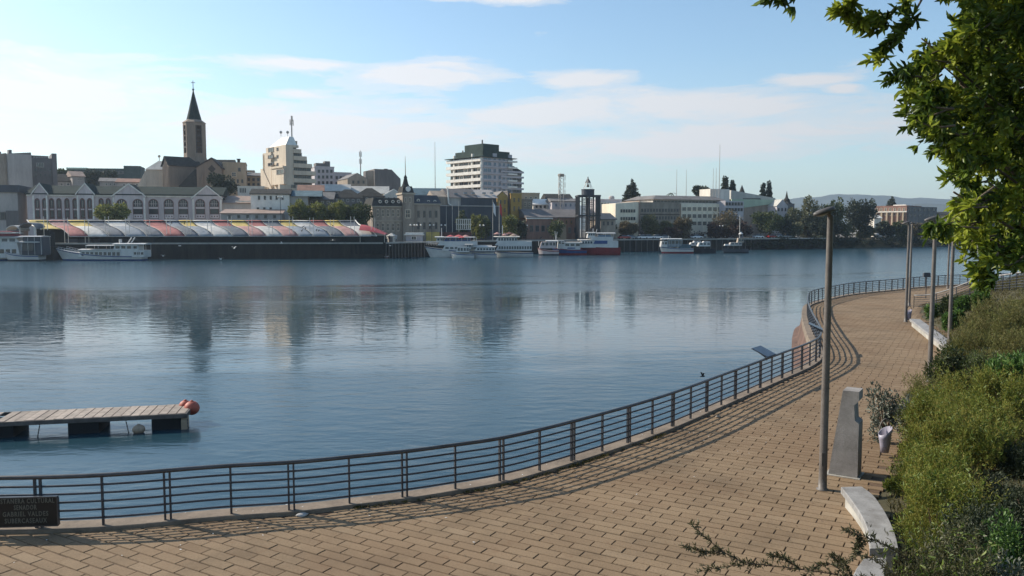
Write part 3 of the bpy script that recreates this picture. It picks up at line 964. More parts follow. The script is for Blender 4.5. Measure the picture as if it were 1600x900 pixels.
MB().sweep([p - o_ for p in Q], [(.35, ZC - .30), (.35, ZC + .06), (-1.4, ZC + .06), (-1.4, ZC - .30)]).build('coping', M['concrete'], qw)
pile_me = MB().lathe([(.17, -2.5), (.17, ZC - .35 - ZW), (.15, ZC - .32 - ZW)], 8).mesh('pile', M['frame_wood'])
for px in list(range(603, 668, 5)) + list(range(975, 1180, 9)):
    Y = np.interp(px, [q[0] for q in QUAY], [q[1] for q in QUAY]) - .5
    link('pile', pile_me, qw, Vector(((px - 800) / FPX * Y, Y, ZW)) - o_)
# natural bank beyond the quay's end
fb = MB()
n0 = len(B)
vs = [(b.x, b.y - .5, ZW - .6) for b in B] + [(b.x, b.y + 4, ZC - 1.6) for b in B] + [(b.x, b.y + 9.5, ZC + .05) for b in B]
fs = [(i + k * n0, i + 1 + k * n0, i + 1 + (k + 1) * n0, i + (k + 1) * n0) for k in (0, 1) for i in range(n0 - 1)]
tag(fb.add(vs, fs).build('far_bank', M['bank_soil'], smooth=True), kind='structure')
# blue hills
for nm, Y, crest in (('hills', 4000, [(-400, 352), (700, 350), (900, 322), (960, 312), (1010, 310), (1060, 322), (1170, 320), (1235, 311), (1290, 305), (1340, 303), (1385, 307), (1440, 310), (1520, 312), (1600, 318), (1700, 312), (1900, 318), (2300, 345)]),
                     ('hills', 2900, [(900, 352), (1160, 344), (1230, 326), (1300, 318), (1380, 322), (1450, 318), (1520, 322), (1600, 330), (1900, 348)])):
    fx, fy = [c[0] for c in crest], [c[1] for c in crest]
    vs, fs = [], []
    pxs = list(np.arange(fx[0], fx[-1], 14))
    rows = 6
    for px in pxs:
        zt = at(px, np.interp(px, fx, fy) + 1.0 * math.sin(px * .09) + .6 * math.sin(px * .31), Y).z
        for r in range(rows):
            t = r / (rows - 1)
            y = Y - 600 + 600 * t
            vs.append(((px - 800) / FPX * Y, y, ZC - 1 + (zt - ZC + 1) * t ** 1.3))
    for i in range(len(pxs) - 1):
        for r in range(rows - 1):
            a = i * rows + r
            fs.append((a, a + rows, a + rows + 1, a + 1))
    tag(MB().add(vs, fs).build(nm, M['hill'], smooth=True), kind='structure')

# ================================================================== building kit
CAMP = Vector((0, 0, HC))


class Fr:
    """a facade frame: local x along the facade, y away from the river, z up from the ground; angle in degrees"""
    def __init__(s, px, Y, ang=None, px1=None, Y1=None, zb=ZC):
        s.o = Vector(((px - 800) / FPX * Y, Y, zb))
        if ang is None:
            e = Vector(((px1 - 800) / FPX * Y1, Y1, zb)) - s.o
            ang = math.degrees(math.atan2(e.y, e.x))
        s.a = R(ang)
        s.u = Vector((math.cos(s.a), math.sin(s.a), 0))
        s.n = Vector((-math.sin(s.a), math.cos(s.a), 0))
        s.root = None
        s.zb = zb
    def front(s, px, py, yo=0.0):
        r = ray(px, py)
        t = (yo - (CAMP - s.o).dot(s.n)) / r.dot(s.n)
        p = CAMP + r * t
        return (p - s.o).dot(s.u), p.z - s.zb
    def side(s, px, py, xo=0.0):
        r = ray(px, py)
        t = (xo - (CAMP - s.o).dot(s.u)) / r.dot(s.u)
        p = CAMP + r * t
        return (p - s.o).dot(s.n), p.z - s.zb
    def start(s, name, label, cat, group=None):
        s.root = thing(name, label, cat, s.o, 0, group)
        return s
    def on(s, root):
        s.root = root
        return s
    def put(s, mb, name, mats, smooth=False):
        me = mb.mesh(name, mats, smooth) if isinstance(mb, MB) else mb
        return link(name, me, s.root, s.o - s.root.location, (0, 0, s.a))
    def piece(s, me, name, x, y, z, sx=1, sy=1, sz=1, rz=0.0):
        p = s.o + s.u * x + s.n * y + Vector((0, 0, z)) - s.root.location
        return link(name, me, s.root, p, (0, 0, s.a + rz), (sx, sy, sz))


def win_mesh(frame, pane='glass_dark', nx=1, nz=1, t=.10, sill=True):
    mb = MB()
    mb.box(-.5, .5, -.03, .06, 0, 1, 0)
    for a, b, c, d in ((-.5 - t * .3, -.5 + t, -.02, 1.0), (.5 - t, .5 + t * .3, -.02, 1.0)): mb.box(a, b, -.11, .05, c, d, 1)
    mb.box(-.5 + t, .5 - t, -.11, .05, 1 - t, 1.0, 1)
    mb.box(-.5 + t, .5 - t, -.14 if sill else -.11, .05, -.02, t * .8, 1)
    for i in range(1, nx): mb.box(-.5 + i / nx - t * .3, -.5 + i / nx + t * .3, -.08, .04, t, 1 - t, 1)
    for i in range(1, nz): mb.box(-.5 + t, .5 - t, -.075, .03, i / nz - t * .3, i / nz + t * .3, 1)
    return mb.mesh('window', [M[pane], M[frame]])
WM = {'white': win_mesh('white', nx=2), 'whitex': win_mesh('white', nx=2, nz=2), 'dark': win_mesh('grey_dark', nx=2), 'plain': win_mesh('beige', t=.05), 'strip': win_mesh('offwhite', nx=4, t=.04),
      'blue': win_mesh('lavender', 'glass_blue', nx=2, t=.06), 'stone': win_mesh('beige', nx=2, nz=2, t=.10), 'strip_dark': win_mesh('grey_dark', nx=6, t=.03), 'grid': win_mesh('cream', nx=4, nz=2, t=.045), 'ochre': win_mesh('ochre', t=.07, nx=2)}


def win(f, px0, py0, px1, py1, st='white', yo=0.0):
    xa, zt = f.front(px0, py0, yo)
    xb, _ = f.front(px1, py0, yo)
    _, zb = f.front((px0 + px1) / 2, py1, yo)
    if zb < .2: zb = .2
    f.piece(WM[st], 'window', (xa + xb) / 2, yo, zb, xb - xa, 1, max(.3, zt - zb))


def wins(f, pxa, pxb, n, rows, fill=.6, st='white', yo=0.0):
    for t, b in rows:
        for i in range(n):
            c = pxa + (pxb - pxa) * (i + .5) / n
            w = (pxb - pxa) / n * fill / 2
            win(f, c - w, t, c + w, b, st, yo)


def swin(f, px0, py0, px1, py1, st='white', xo=0.0):
    ya, zt = f.side(px0, py0, xo)
    yb, _ = f.side(px1, py0, xo)
    _, zb = f.side((px0 + px1) / 2, py1, xo)
    f.piece(WM[st], 'window', xo, (ya + yb) / 2, zb, abs(yb - ya), 1, zt - zb, -math.pi / 2)


def bld(name, label, px0, px1, Y0, Y1, ptop, depth, wall, cat='building', group=None, roof=None, ridge=None, rmat='grey_roof', over=.4, parapet=True):
    f = Fr(px0, Y0, None, px1, Y1).start(name, label, cat, group)
    f.w = f.front(px1, ptop)[0]
    f.h = f.front((px0 + px1) / 2, ptop)[1]
    f.d = depth
    f.put(MB().box(0, f.w, 0, depth, -.5, f.h), 'wall', M[wall])
    if roof == 'gable':
        zr = f.front((px0 + px1) / 2, ridge, depth / 2)[1]
        f.put(MB().prism_x([(-over, f.h - .05), (depth + over, f.h - .05), (depth + over, f.h + .15), (depth / 2, zr), (-over, f.h + .15)], -over, f.w + over), 'roof', M[rmat])
        f.zr = zr
    elif roof == 'hip':
        zr = f.front((px0 + px1) / 2, ridge, depth / 2)[1]
        k = min(depth / 2, f.w / 2) * .8
        f.put(MB().frustum((-over, f.w + over, -over, depth + over), (k, f.w - k, depth / 2 - .1, depth / 2 + .1), f.h + .003, zr), 'roof', M[rmat])
    elif roof == 'shed':
        zr = f.front((px0 + px1) / 2, ridge, depth)[1]
        f.put(MB().prism_x([(-over, f.h - .02), (depth, zr - .15), (depth, zr), (-over, f.h + .15)], -over, f.w + over), 'roof', M[rmat])
    elif roof == 'front':        # gable end towards the river
        zr = f.front((px0 + px1) / 2, ridge, 0)[1]
        f.put(MB().prism_y([(-over, f.h - .1), (0, f.h - .1), (f.w, f.h - .1), (f.w + over, f.h - .1), (f.w / 2, zr + .2)], .003, depth + .3), 'roof', M[rmat])
        f.put(MB().prism_y([(0, f.h - .2), (f.w, f.h - .2), (f.w / 2, zr - .1)], -.02, .002), 'gable', M[wall])
    else:
        if parapet:
            f.put(MB().box(-.12, f.w + .12, -.12, .25, f.h + .002, f.h + .45).box(-.12, .25, .252, depth, f.h + .002, f.h + .45).box(f.w - .25, f.w + .12, .252, depth, f.h + .002, f.h + .45), 'parapet', M[wall])
    return f


def mast(px, ytop, ybot, Y, label, r=.12, lattice=False, panels=0, mt='grey_wall', name='radio_mast', cat='mast', group=None):
    b = at(px, ybot, Y)
    b.z = ZC
    h = at(px, ytop, Y).z - ZC
    t = thing(name, label, cat, b, 0, group)
    hb = at(px, ybot, Y).z - ZC
    if not lattice:
        MB().lathe([(r, 0), (r * .9, hb), (r * .4, h)], 6).build('pole', M[mt], t)
    else:
        mb = MB()
        cs = [(r * math.cos(a), r * math.sin(a)) for a in (0.3, 2.4, 4.5)]
        for c in cs: mb.tube([(c[0], c[1], 0), (c[0], c[1], h)], .10, 5)
        mb.build('leg_frame', M[mt], t)
        mb = MB()
        k = 0
        z = 0
        while z < h - 1:
            for i in range(3):
                a, b2 = cs[i], cs[(i + 1) % 3]
                mb.tube([(a[0], a[1], z), (b2[0], b2[1], z + 1.3)], .05, 4)
            z += 1.3
        mb.build('lattice', M[mt], t)
    for k in range(panels):
        a = k * 2.1
        MB().box(-.14, .14, -.1, .1, 0, 1.9).build('antenna_panel', M['offwhite'], t, (max(r, .3) * 1.4 * math.cos(a), max(r, .3) * 1.4 * math.sin(a), h - 2.4 - (k // 3) * 2.6), (0, 0, a + 1.57))
    return t


# ------------------------------------------------------------------ far left: brutalist block
f = bld('concrete_hall', 'windowless grey concrete hall with tall wedge-topped slab at the far left', 19, 49, 262, 266, 241, 16, 'grey_wall', parapet=False)
x0, z0 = f.front(-30, 246); x1, z1 = f.front(0, 246); x2, z2 = f.front(19, 239); xs, zs = f.front(16, 278)
f.put(MB().prism_y([(x0, -.5), (-.02, -.5), (-.02, z2 - 5), (-.02, z2), (x0, z1)], 1.2, 15), 'wing', M['stone_grey'])
f.put(MB().prism_y([(0, f.h - .01), (f.w, f.h - .01), (f.w, f.h + .8), (0, f.h - .0)], .3, 15.7), 'roof_edge', M['grey_roof'])
f.put(MB().prism_y([(f.front(18, 240)[0], f.h - .5), (f.front(22.5, 240)[0], f.h - .5), (f.front(22.5, 233)[0], f.front(20, 233)[1]), (f.front(18, 233)[0], f.front(20, 233)[1])], 3, 5), 'chimney', M['grey_dark'])
f.put(MB().box(f.front(-40, 236)[0], f.front(8, 236)[0], 6, 9, f.front(0, 245)[1], f.front(0, 238.5)[1]).box(f.front(-10, 236)[0], f.front(9, 236)[0], 5.5, 9.5, f.front(0, 238.4)[1], f.front(0, 234.5)[1]), 'vent_tower', M['grey_dark'])
f = bld('office_slab', 'dark grey office block with thin fin wall beside the concrete hall', 50, 88, 276, 280, 247, 14, 'grey_dark', parapet=False)
f.put(MB().box(f.front(83, 300)[0], f.w + .1, -.5, 14.2, -.3, f.front(85, 240)[1]), 'fin_wall', M['grey_dark'])
f.put(MB().box(0, f.front(76, 250)[0], .2, 3, f.h + .002, f.front(60, 243)[1]), 'roof_edge', M['church_dark'])
for i in range(6): win(f, 52 + i * 4.1, 244.2, 54.6 + i * 4.1, 246.4, 'white', .19)
win(f, 57, 254, 68, 261, 'strip')
wins(f, 52, 82, 4, [(263, 268), (271, 276)], .45, 'dark')
f = bld('low_hall', 'low pale hall with dark flat roof at the far left shore', -60, 27, 224, 228, 300, 14, 'grey_wall', parapet=False)
f.put(MB().box(-1, f.w + .6, -.6, 14.5, f.h + .003, f.front(0, 289)[1]), 'roof', M['charcoal'])
win(f, 0, 331, 14, 344, 'dark')
f.put(MB().box(f.front(8, 300)[0], f.front(27, 300)[0], -.3, -.02, 0, f.front(10, 329)[1]), 'shopfront', M['grey_dark'])

# green glazed blocks behind
f = bld('green_block', 'long low green clad building far behind the trees at left', 110, 199, 420, 424, 263, 15, 'dark_green', parapet=False)
for i in range(14): f.piece(WM['dark'], 'window', f.w * (i + .5) / 14, 0, f.h - 2.8, f.w / 17, 1, 1.5)
f.put(MB().box(-.2, f.w * .33, -.2, 1, f.h - .6, f.h + .25), 'parapet', M['pale_green'])
f2 = Fr(199, 423, None, 222, 425).on(f.root)
f2.put(MB().box(0, 8, -1.5, 14, -.5, f2.front(210, 259.5)[1]), 'tower', M['dark_green'])
for px0, px1, yt, yr, mt, lab in ((88, 125, 284, 272, 'slate', 'dark pitched roof house left of the green building'), (118, 132, 276, 268, 'brown_roof', 'small brown roofed house under the green building'), (186, 222, 285, 279, 'rust_roof', 'rust red roofed house in front of the green building'), (160, 185, 284, 278, 'grey_roof', 'grey roofed house between dark trees behind the arcade hall')):
    f = bld('house', lab, px0, px1, 300, 302, yt, 9, 'grey_wall', 'house', None, 'gable', yr, mt)
    wins(f, px0 + 3, px1 - 3, 3, [(yt + 2, yt + 6)], .4, 'white')

# ------------------------------------------------------------------ arcade market hall
AH = Fr(46, 228, None, 347, 240).start('arcade_hall', 'long lilac white market hall with arched windows, gables and dark green roof', 'market hall')
wA = AH.front(347, 330)[0]
hA = AH.front(200, 305)[1]
AH.put(MB().box(0, wA, 0, 18, -.5, hA), 'wall', M['lilac_wall'])
AH.put(MB().prism_x([(-.7, hA + .0), (18.5, hA), (18.5, hA + .25), (9, hA + 3.0), (-.7, hA + .3)], -.5, wA + .5), 'roof', M['green_roof'])
AH.put(MB().box(0, wA, -.35, -.003, hA - .45, hA - .02), 'cornice', M['white'])
for a, b, c in ((52, 76, 287), (121, 148, 287), (177, 228, 288), (301, 347, 291)):
    xa, xb = AH.front(a, 320)[0], AH.front(b, 320)[0]
    ze, zp = AH.front((a + b) / 2, c + (20 if b - a > 40 else 18))[1], AH.front((a + b) / 2, c, -.6)[1]
    gp_ = [(xa, -.5), (xb, -.5), (xb, ze), ((xa + xb) / 2, zp), (xa, ze)]
    AH.put(MB().prism_y(gp_, -.6, 9), 'gable', M['lilac_wall'])
    cm = (xa + xb) / 2
    AH.put(MB().prism_y([(xa - .3, ze - .1), (cm, zp - .1), (xb + .3, ze - .1), (xb + .3, ze + .30), (cm, zp + .30), (xa - .3, ze + .30)], -.85, -.601), 'gable_trim', M['white'])
    AH.put(MB().prism_y([(xa - .35, ze - .1), (cm, zp - .1), (xb + .35, ze - .1), (xb + .35, ze + .22), (cm, zp + .24), (xa - .35, ze + .22)], -.599, 9.1), 'gable_roof', M['green_roof'])
    AH.put(MB().box(xa + .05, xa + .45, -.8, -.603, -.3, ze - .15).box(xb - .45, xb - .05, -.8, -.603, -.3, ze - .15), 'pilaster', M['white'])
    AH.put(MB().lathe([(.35, 0), (.35, .05)], 10).mesh('medallion', M['church_dark']).copy(), 'medallion') if False else None


def arch_poly(w, h, n=10, inset=0.0):
    r = w / 2
    return [(-r + inset, 0)] + [(-(r - inset) * math.cos(math.pi * i / n), h - r + (r - inset) * math.sin(math.pi * i / n)) for i in range(n + 1)] + [(r - inset, 0)]


def arch_mesh(big):
    mb = MB()
    w, h = 1.0, 2.1 if big else 3.0
    o_, i_ = arch_poly(w, h), arch_poly(w, h, 10, .05)
    n = len(o_)
    vs = [(x, -.16, z) for x, z in o_] + [(x, -.16, z) for x, z in i_] + [(x, .02, z) for x, z in o_] + [(x, .02, z) for x, z in i_]
    fs = [(k, k + 1, n + k + 1, n + k) for k in range(n - 1)] + [(k, 2 * n + k, 2 * n + k + 1, k + 1) for k in range(n - 1)] + [(n + k, n + k + 1, 3 * n + k + 1, 3 * n + k) for k in range(n - 1)]
    mb.add(vs, fs, 0)
    mb.prism_y(i_, -.02, .03, 1)
    if big:
        mb.prism_y(arch_poly(.66, .62, 8), -.05, -.021, 2) if False else None
        mb.add([(x, -.05, z + 1.25) for x, z in arch_poly(.70, .72, 8)], [tuple(range(11))], 2)
        mb.box(-.36, .36, -.10, -.051, 1.52, 1.56, 3).box(-.02, .02, -.10, -.051, 1.26, 1.95, 3).box(-.2, -.17, -.10, -.051, 1.3, 1.85, 3).box(.17, .2, -.10, -.051, 1.3, 1.85, 3)
        mb.box(-.40, .40, -.12, -.02, 1.03, 1.22, 3)
        mb.box(-.36, .36, -.05, -.021, .52, 1.0, 2)
        mb.box(-.40, .40, -.12, -.021, .05, .46, 3)
        for k in (-.24, 0, .24): mb.box(k - .05, k + .05, -.13, -.121, .18, .32, 1)
    else:
        mb.box(-.26, .26, -.05, -.021, 1.6, 2.7, 2).box(-.30, .30, -.09, -.021, 1.25, 1.45, 3).box(-.26, .26, -.05, -.021, .2, 1.2, 2).box(-.02, .02, -.08, -.051, 1.6, 2.6, 3)
    return mb.mesh('arched_window', [M['lilac_wall'], M['red_brown'], M['glass_dark'], M['lilac_wall']])
ab, as_ = arch_mesh(True), arch_mesh(False)
for px in (190, 215, 239.5, 263.5, 286, 312.5, 334.5):
    ing = (177 < px < 228) or px > 301
    yo = -.6 if ing else 0.0
    x, zt = AH.front(px, 310, yo); z_b = AH.front(px, 342, yo)[1]
    w = 3.1
    AH.piece(ab, 'arched_window', x, yo, z_b, w, 1, (zt - z_b) / 2.1)
for px in (58, 69.5, 80.5, 92, 104.5, 117, 128.5, 140, 158, 169):
    ing = (52 < px < 76) or (121 < px < 148)
    yo = -.6 if ing else 0.0
    x, zt = AH.front(px, 309, yo); z_b = AH.front(px, 342, yo)[1]
    AH.piece(as_, 'arched_window', x, yo, z_b, 1.55, 1, (zt - z_b) / 3.0)

# ------------------------------------------------------------------ church
CH = thing('church', 'brown stone church with octagonal belfry and tall dark green spire', 'church', at(309, 290, 300) * Vector((1, 1, 0)) + Vector((0, 0, ZC)) if False else Vector(((309.5 - 800) / FPX * 300, 300, ZC)))
T = Fr(309.5, 300, 0).on(CH)
zz = lambda py: T.front(309.5, py)[1]
RT = 3.95
av = lambda k, r=RT: (r * math.cos(R(22.5 + 45 * k)), r * math.sin(R(22.5 + 45 * k)))
plain, slot = MB(), MB()
for k in range(8):
    a, b = Vector((*av(k), 0)), Vector((*av(k + 1), 0))
    ai, bi = a * .94, b * .94
    diag = k % 2 == 0          # faces whose normals point at 45, 135, 225, 315 degrees
    z0_, z1_ = zz(246), zz(193)
    def panel(mb, t0, t1, za, zb_):
        p, q, pi_, qi = a.lerp(b, t0), a.lerp(b, t1), ai.lerp(bi, t0), ai.lerp(bi, t1)
        mb.add([(p.x, p.y, za), (q.x, q.y, za), (qi.x, qi.y, za), (pi_.x, pi_.y, za), (p.x, p.y, zb_), (q.x, q.y, zb_), (qi.x, qi.y, zb_), (pi_.x, pi_.y, zb_)],
               [(0, 3, 2, 1), (4, 5, 6, 7), (0, 1, 5, 4), (1, 2, 6, 5), (2, 3, 7, 6), (3, 0, 4, 7)])
    if not diag: panel(plain, 0, 1, z0_, z1_)
    else:
        panel(plain, 0, .12, z0_, z1_); panel(plain, .88, 1, z0_, z1_)
        panel(plain, .12, .88, z0_, zz(240)); panel(plain, .12, .88, zz(197), z1_)
        for p_ in (204, 213, 222, 231): panel(slot, .12, .88, zz(p_ + 1.2), zz(p_ - 1.2))
        panel(slot, .125, .26, zz(240), zz(197)); panel(slot, .74, .875, zz(240), zz(197))
T.put(plain, 'belfry', M['church_stone'])
T.put(slot, 'louvre_frame', M['church_dark'])
ln = lambda prof, n=8: [(r, z) for r, z in prof]
def oct_lathe(prof):
    mb = MB().lathe(prof, 8)
    c, s_ = math.cos(R(22.5)), math.sin(R(22.5))
    mb.v = [(x * c - y * s_, x * s_ + y * c, z) for x, y, z in mb.v]
    return mb
T.put(oct_lathe([(4.6, zz(259)), (4.3, zz(252)), (RT + .02, zz(246))]), 'tower_foot', M['church_stone'])
T.put(oct_lathe([(RT - .1, zz(193) + .002), (RT + .15, zz(193) + .02), (RT + .15, zz(192)), (2.65, zz(187.5))]), 'shoulder', M['church_stone'])
T.put(oct_lathe([(2.7, zz(188.5)), (1.9, zz(175)), (.85, zz(155)), (.12, zz(141))]), 'spire', M['green_roof'])
T.put(MB().ball((0, 0, zz(140)), .42, 8, 6).box(-.09, .09, -.09, .09, zz(140), zz(126)).box(-.75, .75, -.08, .08, zz(129.6), zz(128.8)), 'cross', M['steel_dark'])
N = Fr(268, 288, 42).on(CH)         # left nave, gable end facing left
n_w = N.front(306, 275)[0]; n_h = N.front(280, 259)[1]
n_d = N.side(254, 275)[0]; n_r = N.side(261.5, 245)[1]
N.put(MB().prism_x([(0, -.5), (n_d, -.5), (n_d, n_h), (n_d / 2, n_r), (0, n_h)], 0, n_w), 'nave', M['church_stone'])
N.put(MB().prism_x([(-.5, n_h - .2), (n_d / 2, n_r + .05), (n_d + .5, n_h - .2), (n_d + .5, n_h + .15), (n_d / 2, n_r + .45), (-.5, n_h + .15)], -.45, n_w + 2), 'nave_roof', M['slate'])
for i in range(5):
    y = n_d * (i + .5) / 5
    N.put(MB().box(-.12, -.003, y - .30, y + .30, 1, n_h - 1.0 + (1 - abs(i - 2) / 2.5) * (n_r - n_h)), 'slit_window', M['church_dark'])
E_ = Fr(318, 286, 10).on(CH)        # gabled porch facing the river
xl, zl = E_.front(307, 262); xr_, zr_ = E_.front(345, 264); xp, zp = E_.front(330.5, 248)
E_.put(MB().prism_y([(xl, -.5), (xr_, -.5), (xr_, zl), (xp, zp), (xl, zl)], 0, 13), 'transept', M['church_stone'])
E_.put(MB().prism_y([(xl - .5, zl - .3), (xp, zp), (xr_ + .5, zl - .3), (xr_ + .5, zl + .15), (xp, zp + .5), (xl - .5, zl + .15)], -.3, 13), 'transept_roof', M['church_dark'])
dm = MB().prism_y([(xp, zp - 5.0), (xp + 1.3, zp - 3.6), (xp, zp - 2.2), (xp - 1.3, zp - 3.6)], -.10, -.003)
E_.put(dm, 'diamond_window', M['church_dark'])
L_ = Fr(279, 284, 20).on(CH)        # lean-to with a long dark slope
a0, b0 = L_.front(279, 290)[0], L_.front(316, 290)[0]
L_.put(MB().prism_y([(a0, L_.front(279, 291)[1]), (b0, L_.front(310, 291)[1]), (b0, L_.front(310, 264)[1]), (b0 - 2.2, L_.front(310, 264)[1])], 0, 9), 'side_roof', M['slate'])
L_.put(MB().prism_y([(L_.front(298, 290)[0], -.5), (b0 + .4, -.5), (b0 + .4, L_.front(316, 267)[1])], -1.6, -.01), 'side_wall', M['church_stone'])
K_ = Fr(335, 306, 5).on(CH)
K_.put(MB().box(0, K_.front(361, 260)[0], 0, 10, -.5, K_.front(345, 264)[1]), 'choir', M['church_stone'])
K_.put(MB().prism_x([(-.5, K_.front(345, 264)[1]), (11, K_.front(345, 264)[1]), (5, K_.front(345, 249.5, 5)[1])], 0, K_.front(361, 260)[0] + .4), 'choir_roof', M['slate'])
f = Fr(233, 296, 8).start('parish_hall', 'pale hall with hipped grey roof and ball finial left of the church', 'building')
x1 = f.front(262, 265)[0]; h1 = f.front(240, 265)[1]; hr = f.front(248, 251.5, 4)[1]
f.put(MB().box(0, x1, 0, 12, -.5, h1), 'wall', M['beige'])
f.put(MB().frustum((-.4, x1 + .4, -.4, 12.4), (3.2, x1 - 1, 4, 8), h1 + .003, hr), 'roof', M['pale_roof'])
f.put(MB().prism_y([(f.front(214, 292)[0], f.front(214, 292)[1]), (-.05, -.5), (-.05, h1)], 0, 11), 'buttress', M['beige'])
f.put(MB().tube([(3.3, 5, hr - .1), (3.3, 5, hr + 1.5)], .12, 6).ball((3.3, 5, hr + 1.8), .5, 10, 6), 'finial', M['stone_grey'])
f = bld('tan_house', 'tan stone building with roof turret right of the church', 352, 384, 292, 294, 255.5, 12, 'tan_wall')
f.put(MB().box(f.front(370, 250)[0], f.front(374.5, 250)[0], 3, 4.2, f.h, f.front(372, 248)[1]).box(f.front(369, 250)[0], f.front(375.5, 250)[0], 2.8, 4.4, f.front(372, 248)[1] + .002, f.front(372, 247)[1]), 'turret', M['church_dark'])
f.put(MB().box(f.w - .2, f.w + 3, 1, 9, f.h - 2.6, f.h - 2.2), 'canopy', M['offwhite'])
win(f, 362, 269, 369, 276, 'stone'); win(f, 372, 262, 376, 268, 'dark'); wins(f, 354, 382, 4, [(280, 286)], .4, 'dark')
f = bld('brown_house', 'low brown building with grey roof between the church and the office tower', 383, 417, 304, 305, 275, 12, 'tan_wall', roof='gable', ridge=270, rmat='grey_roof')
wins(f, 385, 415, 4, [(278, 283)], .5, 'dark'); wins(f, 385, 415, 4, [(286, 290)], .5, 'dark')

# ------------------------------------------------------------------ stepped office tower
O = Fr(450, 262, 40).start('office_tower', 'beige stepped office tower with balcony bands and rooftop aerial', 'office tower')
oh = O.front(450, 226)[1]
od = O.side(414, 260)[0]
ow = [O.front(p, 250)[0] for p in (468, 479, 487, 493, 497)]
lv = [O.front(450, p)[1] for p in (226, 237, 248, 259.5, 271, 283, 296)]
O.put(MB().box(0, ow[0] * .55, 0, od * .93, -.5, oh), 'wall', M['beige'])
O.put(MB().box(-.6, -.003, od * .62, od * 1.02, lv[6], lv[1] + .5).box(-.6, .3, od * .931, od * 1.02, lv[6], lv[1]).prism_x([(od * .55, lv[6]), (od * 1.1, lv[6]), (od * 1.1, lv[3]), (od * 1.0, lv[3])], -.9, -.602), 'bay', M['beige'])
ex = [1.0, ow[1], ow[2] * .98, ow[3] * .99, ow[3] + .2, ow[3] + .4]
for i in range(6):
    x1 = [ow[0] + .6, ow[1], ow[2], ow[3], ow[3] + .1, ow[3] + .2][i]
    top, bot = lv[i], lv[i + 1]
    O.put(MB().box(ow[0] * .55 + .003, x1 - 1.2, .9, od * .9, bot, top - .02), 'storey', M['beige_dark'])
    O.put(MB().box(ow[0] * .551, x1, -.25, od * .88, bot - .3, bot + 1.05 if i < 5 else bot + .2), 'balcony', M['beige'])
    a_ = ow[0] * .6
    nn = 4
    for k in range(nn):
        w_ = (x1 - 1.4 - a_) / nn
        O.piece(WM['dark'], 'window', a_ + w_ * (k + .5), .88, bot + 1.06, w_ * .94, 1, 1.15)
O.put(MB().box(ow[0] * .55, ow[0] * .95, -.02, 2, lv[0] - .8, lv[0] - .0), 'lintel', M['beige'])
for p in ((419.5, 231.5, 427.5, 238, 0), (419, 243, 427, 247.5, 0), (419, 255, 427, 259, 0)): swin(O, p[0], p[1], p[2], p[3], 'dark', 0.0 if p[1] < 240 else -.6)
for yy in (231, 242.5, 255): swin(O, 432.5, yy, 435, yy + 4.5, 'dark')
O.put(MB().box(-1.0, -.004, -.2, od * .55, lv[5] - 1, lv[3]).box(-1.3, -1.001, -.3, od * .56, lv[3] - .5, lv[3] + .1), 'bay_box', M['beige'])
swin(O, 432.5, 265.5, 444.5, 272, 'dark', -1.0)
O.put(MB().box(-3, ow[4] + 2, -1.6, -.3, -.5, lv[6] + 1.4), 'podium', M['beige'])
win(O, 455, 288.5, 462, 293.5, 'dark', -1.6); win(O, 480, 290, 502, 296, 'strip_dark', -1.6)
rz = O.front(450, 212)[1]
wa_ = O.front(465, 226)[0]
O.put(MB().frustum((.25, wa_, .4, od * .82), (wa_ * .55, wa_ * .9, 2.2, od * .5), oh + .003, rz), 'attic', M['white'])
O.put(MB().box(wa_ + .05, ow[0] * .98, 1.2, od * .7, oh + .003, O.front(455, 219)[1]), 'plant_room', M['beige_dark'])
px_, pz_ = O.front(456, 212, 3)
O.put(MB().tube([(px_, 3, rz - .2), (px_, 3, O.front(456, 181, 3)[1])], .22, 8).box(px_ - .65, px_ - .4, 2.9, 3.1, O.front(456, 196, 3)[1], O.front(456, 187, 3)[1]).box(px_ + .4, px_ + .65, 2.9, 3.1, O.front(456, 196, 3)[1], O.front(456, 187, 3)[1]).box(px_ - .1, px_ + .1, 2.3, 2.5, O.front(456, 190, 3)[1], O.front(456, 182, 3)[1]).box(px_ - .65, px_ + .65, 2.95, 3.05, O.front(456, 193, 3)[1], O.front(456, 192.4, 3)[1]), 'aerial', M['grey_wall'])
for k, px in enumerate((439, 449.5)):
    x, z = O.front(px, 211.5, 4)
    O.put(MB().tube([(x, 4, z - .4), (x, 4, z + .7)], .08, 5).ball((x, 4, z + 1.0), .5, 8, 5, 0, (1, .5, 1)), 'dish', M['grey_wall'])

# mid roofs between church and tower
f = bld('white_house', 'white two storey riverside house with small windows and grey roof', 394, 452, 226, 228, 303.5, 12, 'white', 'house', None, 'gable', 295, 'slate')
wins(f, 400, 446, 5, [(306, 312)], .33, 'dark'); wins(f, 398, 428, 3, [(324, 330)], .35, 'dark')
f.put(MB().box(f.w + .003, f.w + 5, 1, 11, -.5, f.h - .5), 'annex', M['grey_wall'])
f.put(MB().prism_x([(.3, f.h - .5), (11.5, f.h - .5), (6, f.h + 1.4)], f.w + .4, f.w + 9), 'annex_roof', M['teal_roof'])
f = bld('low_store', 'long low store with brown sheet roof behind the market tents', 347, 440, 214, 217, 334, 10, 'grey_wall', roof='shed', ridge=327, rmat='brown_roof')
wins(f, 352, 436, 6, [(336, 341)], .3, 'dark')
f = bld('low_store', 'tan flat roofed store stepping up behind the brown roofed one', 347, 412, 240, 242, 318, 10, 'grey_wall', roof='shed', ridge=306, rmat='brown_roof')
f.put(MB().box(f.w * .35, f.w * .9, -.6, -.01, f.h + .4, f.h + .8), 'fascia', M['offwhite'])
f = bld('white_annex', 'low white building with dark vents between church trees and white house', 374, 412, 256, 257, 293, 10, 'offwhite')
wins(f, 374, 385, 4, [(294, 301)], .5, 'dark')
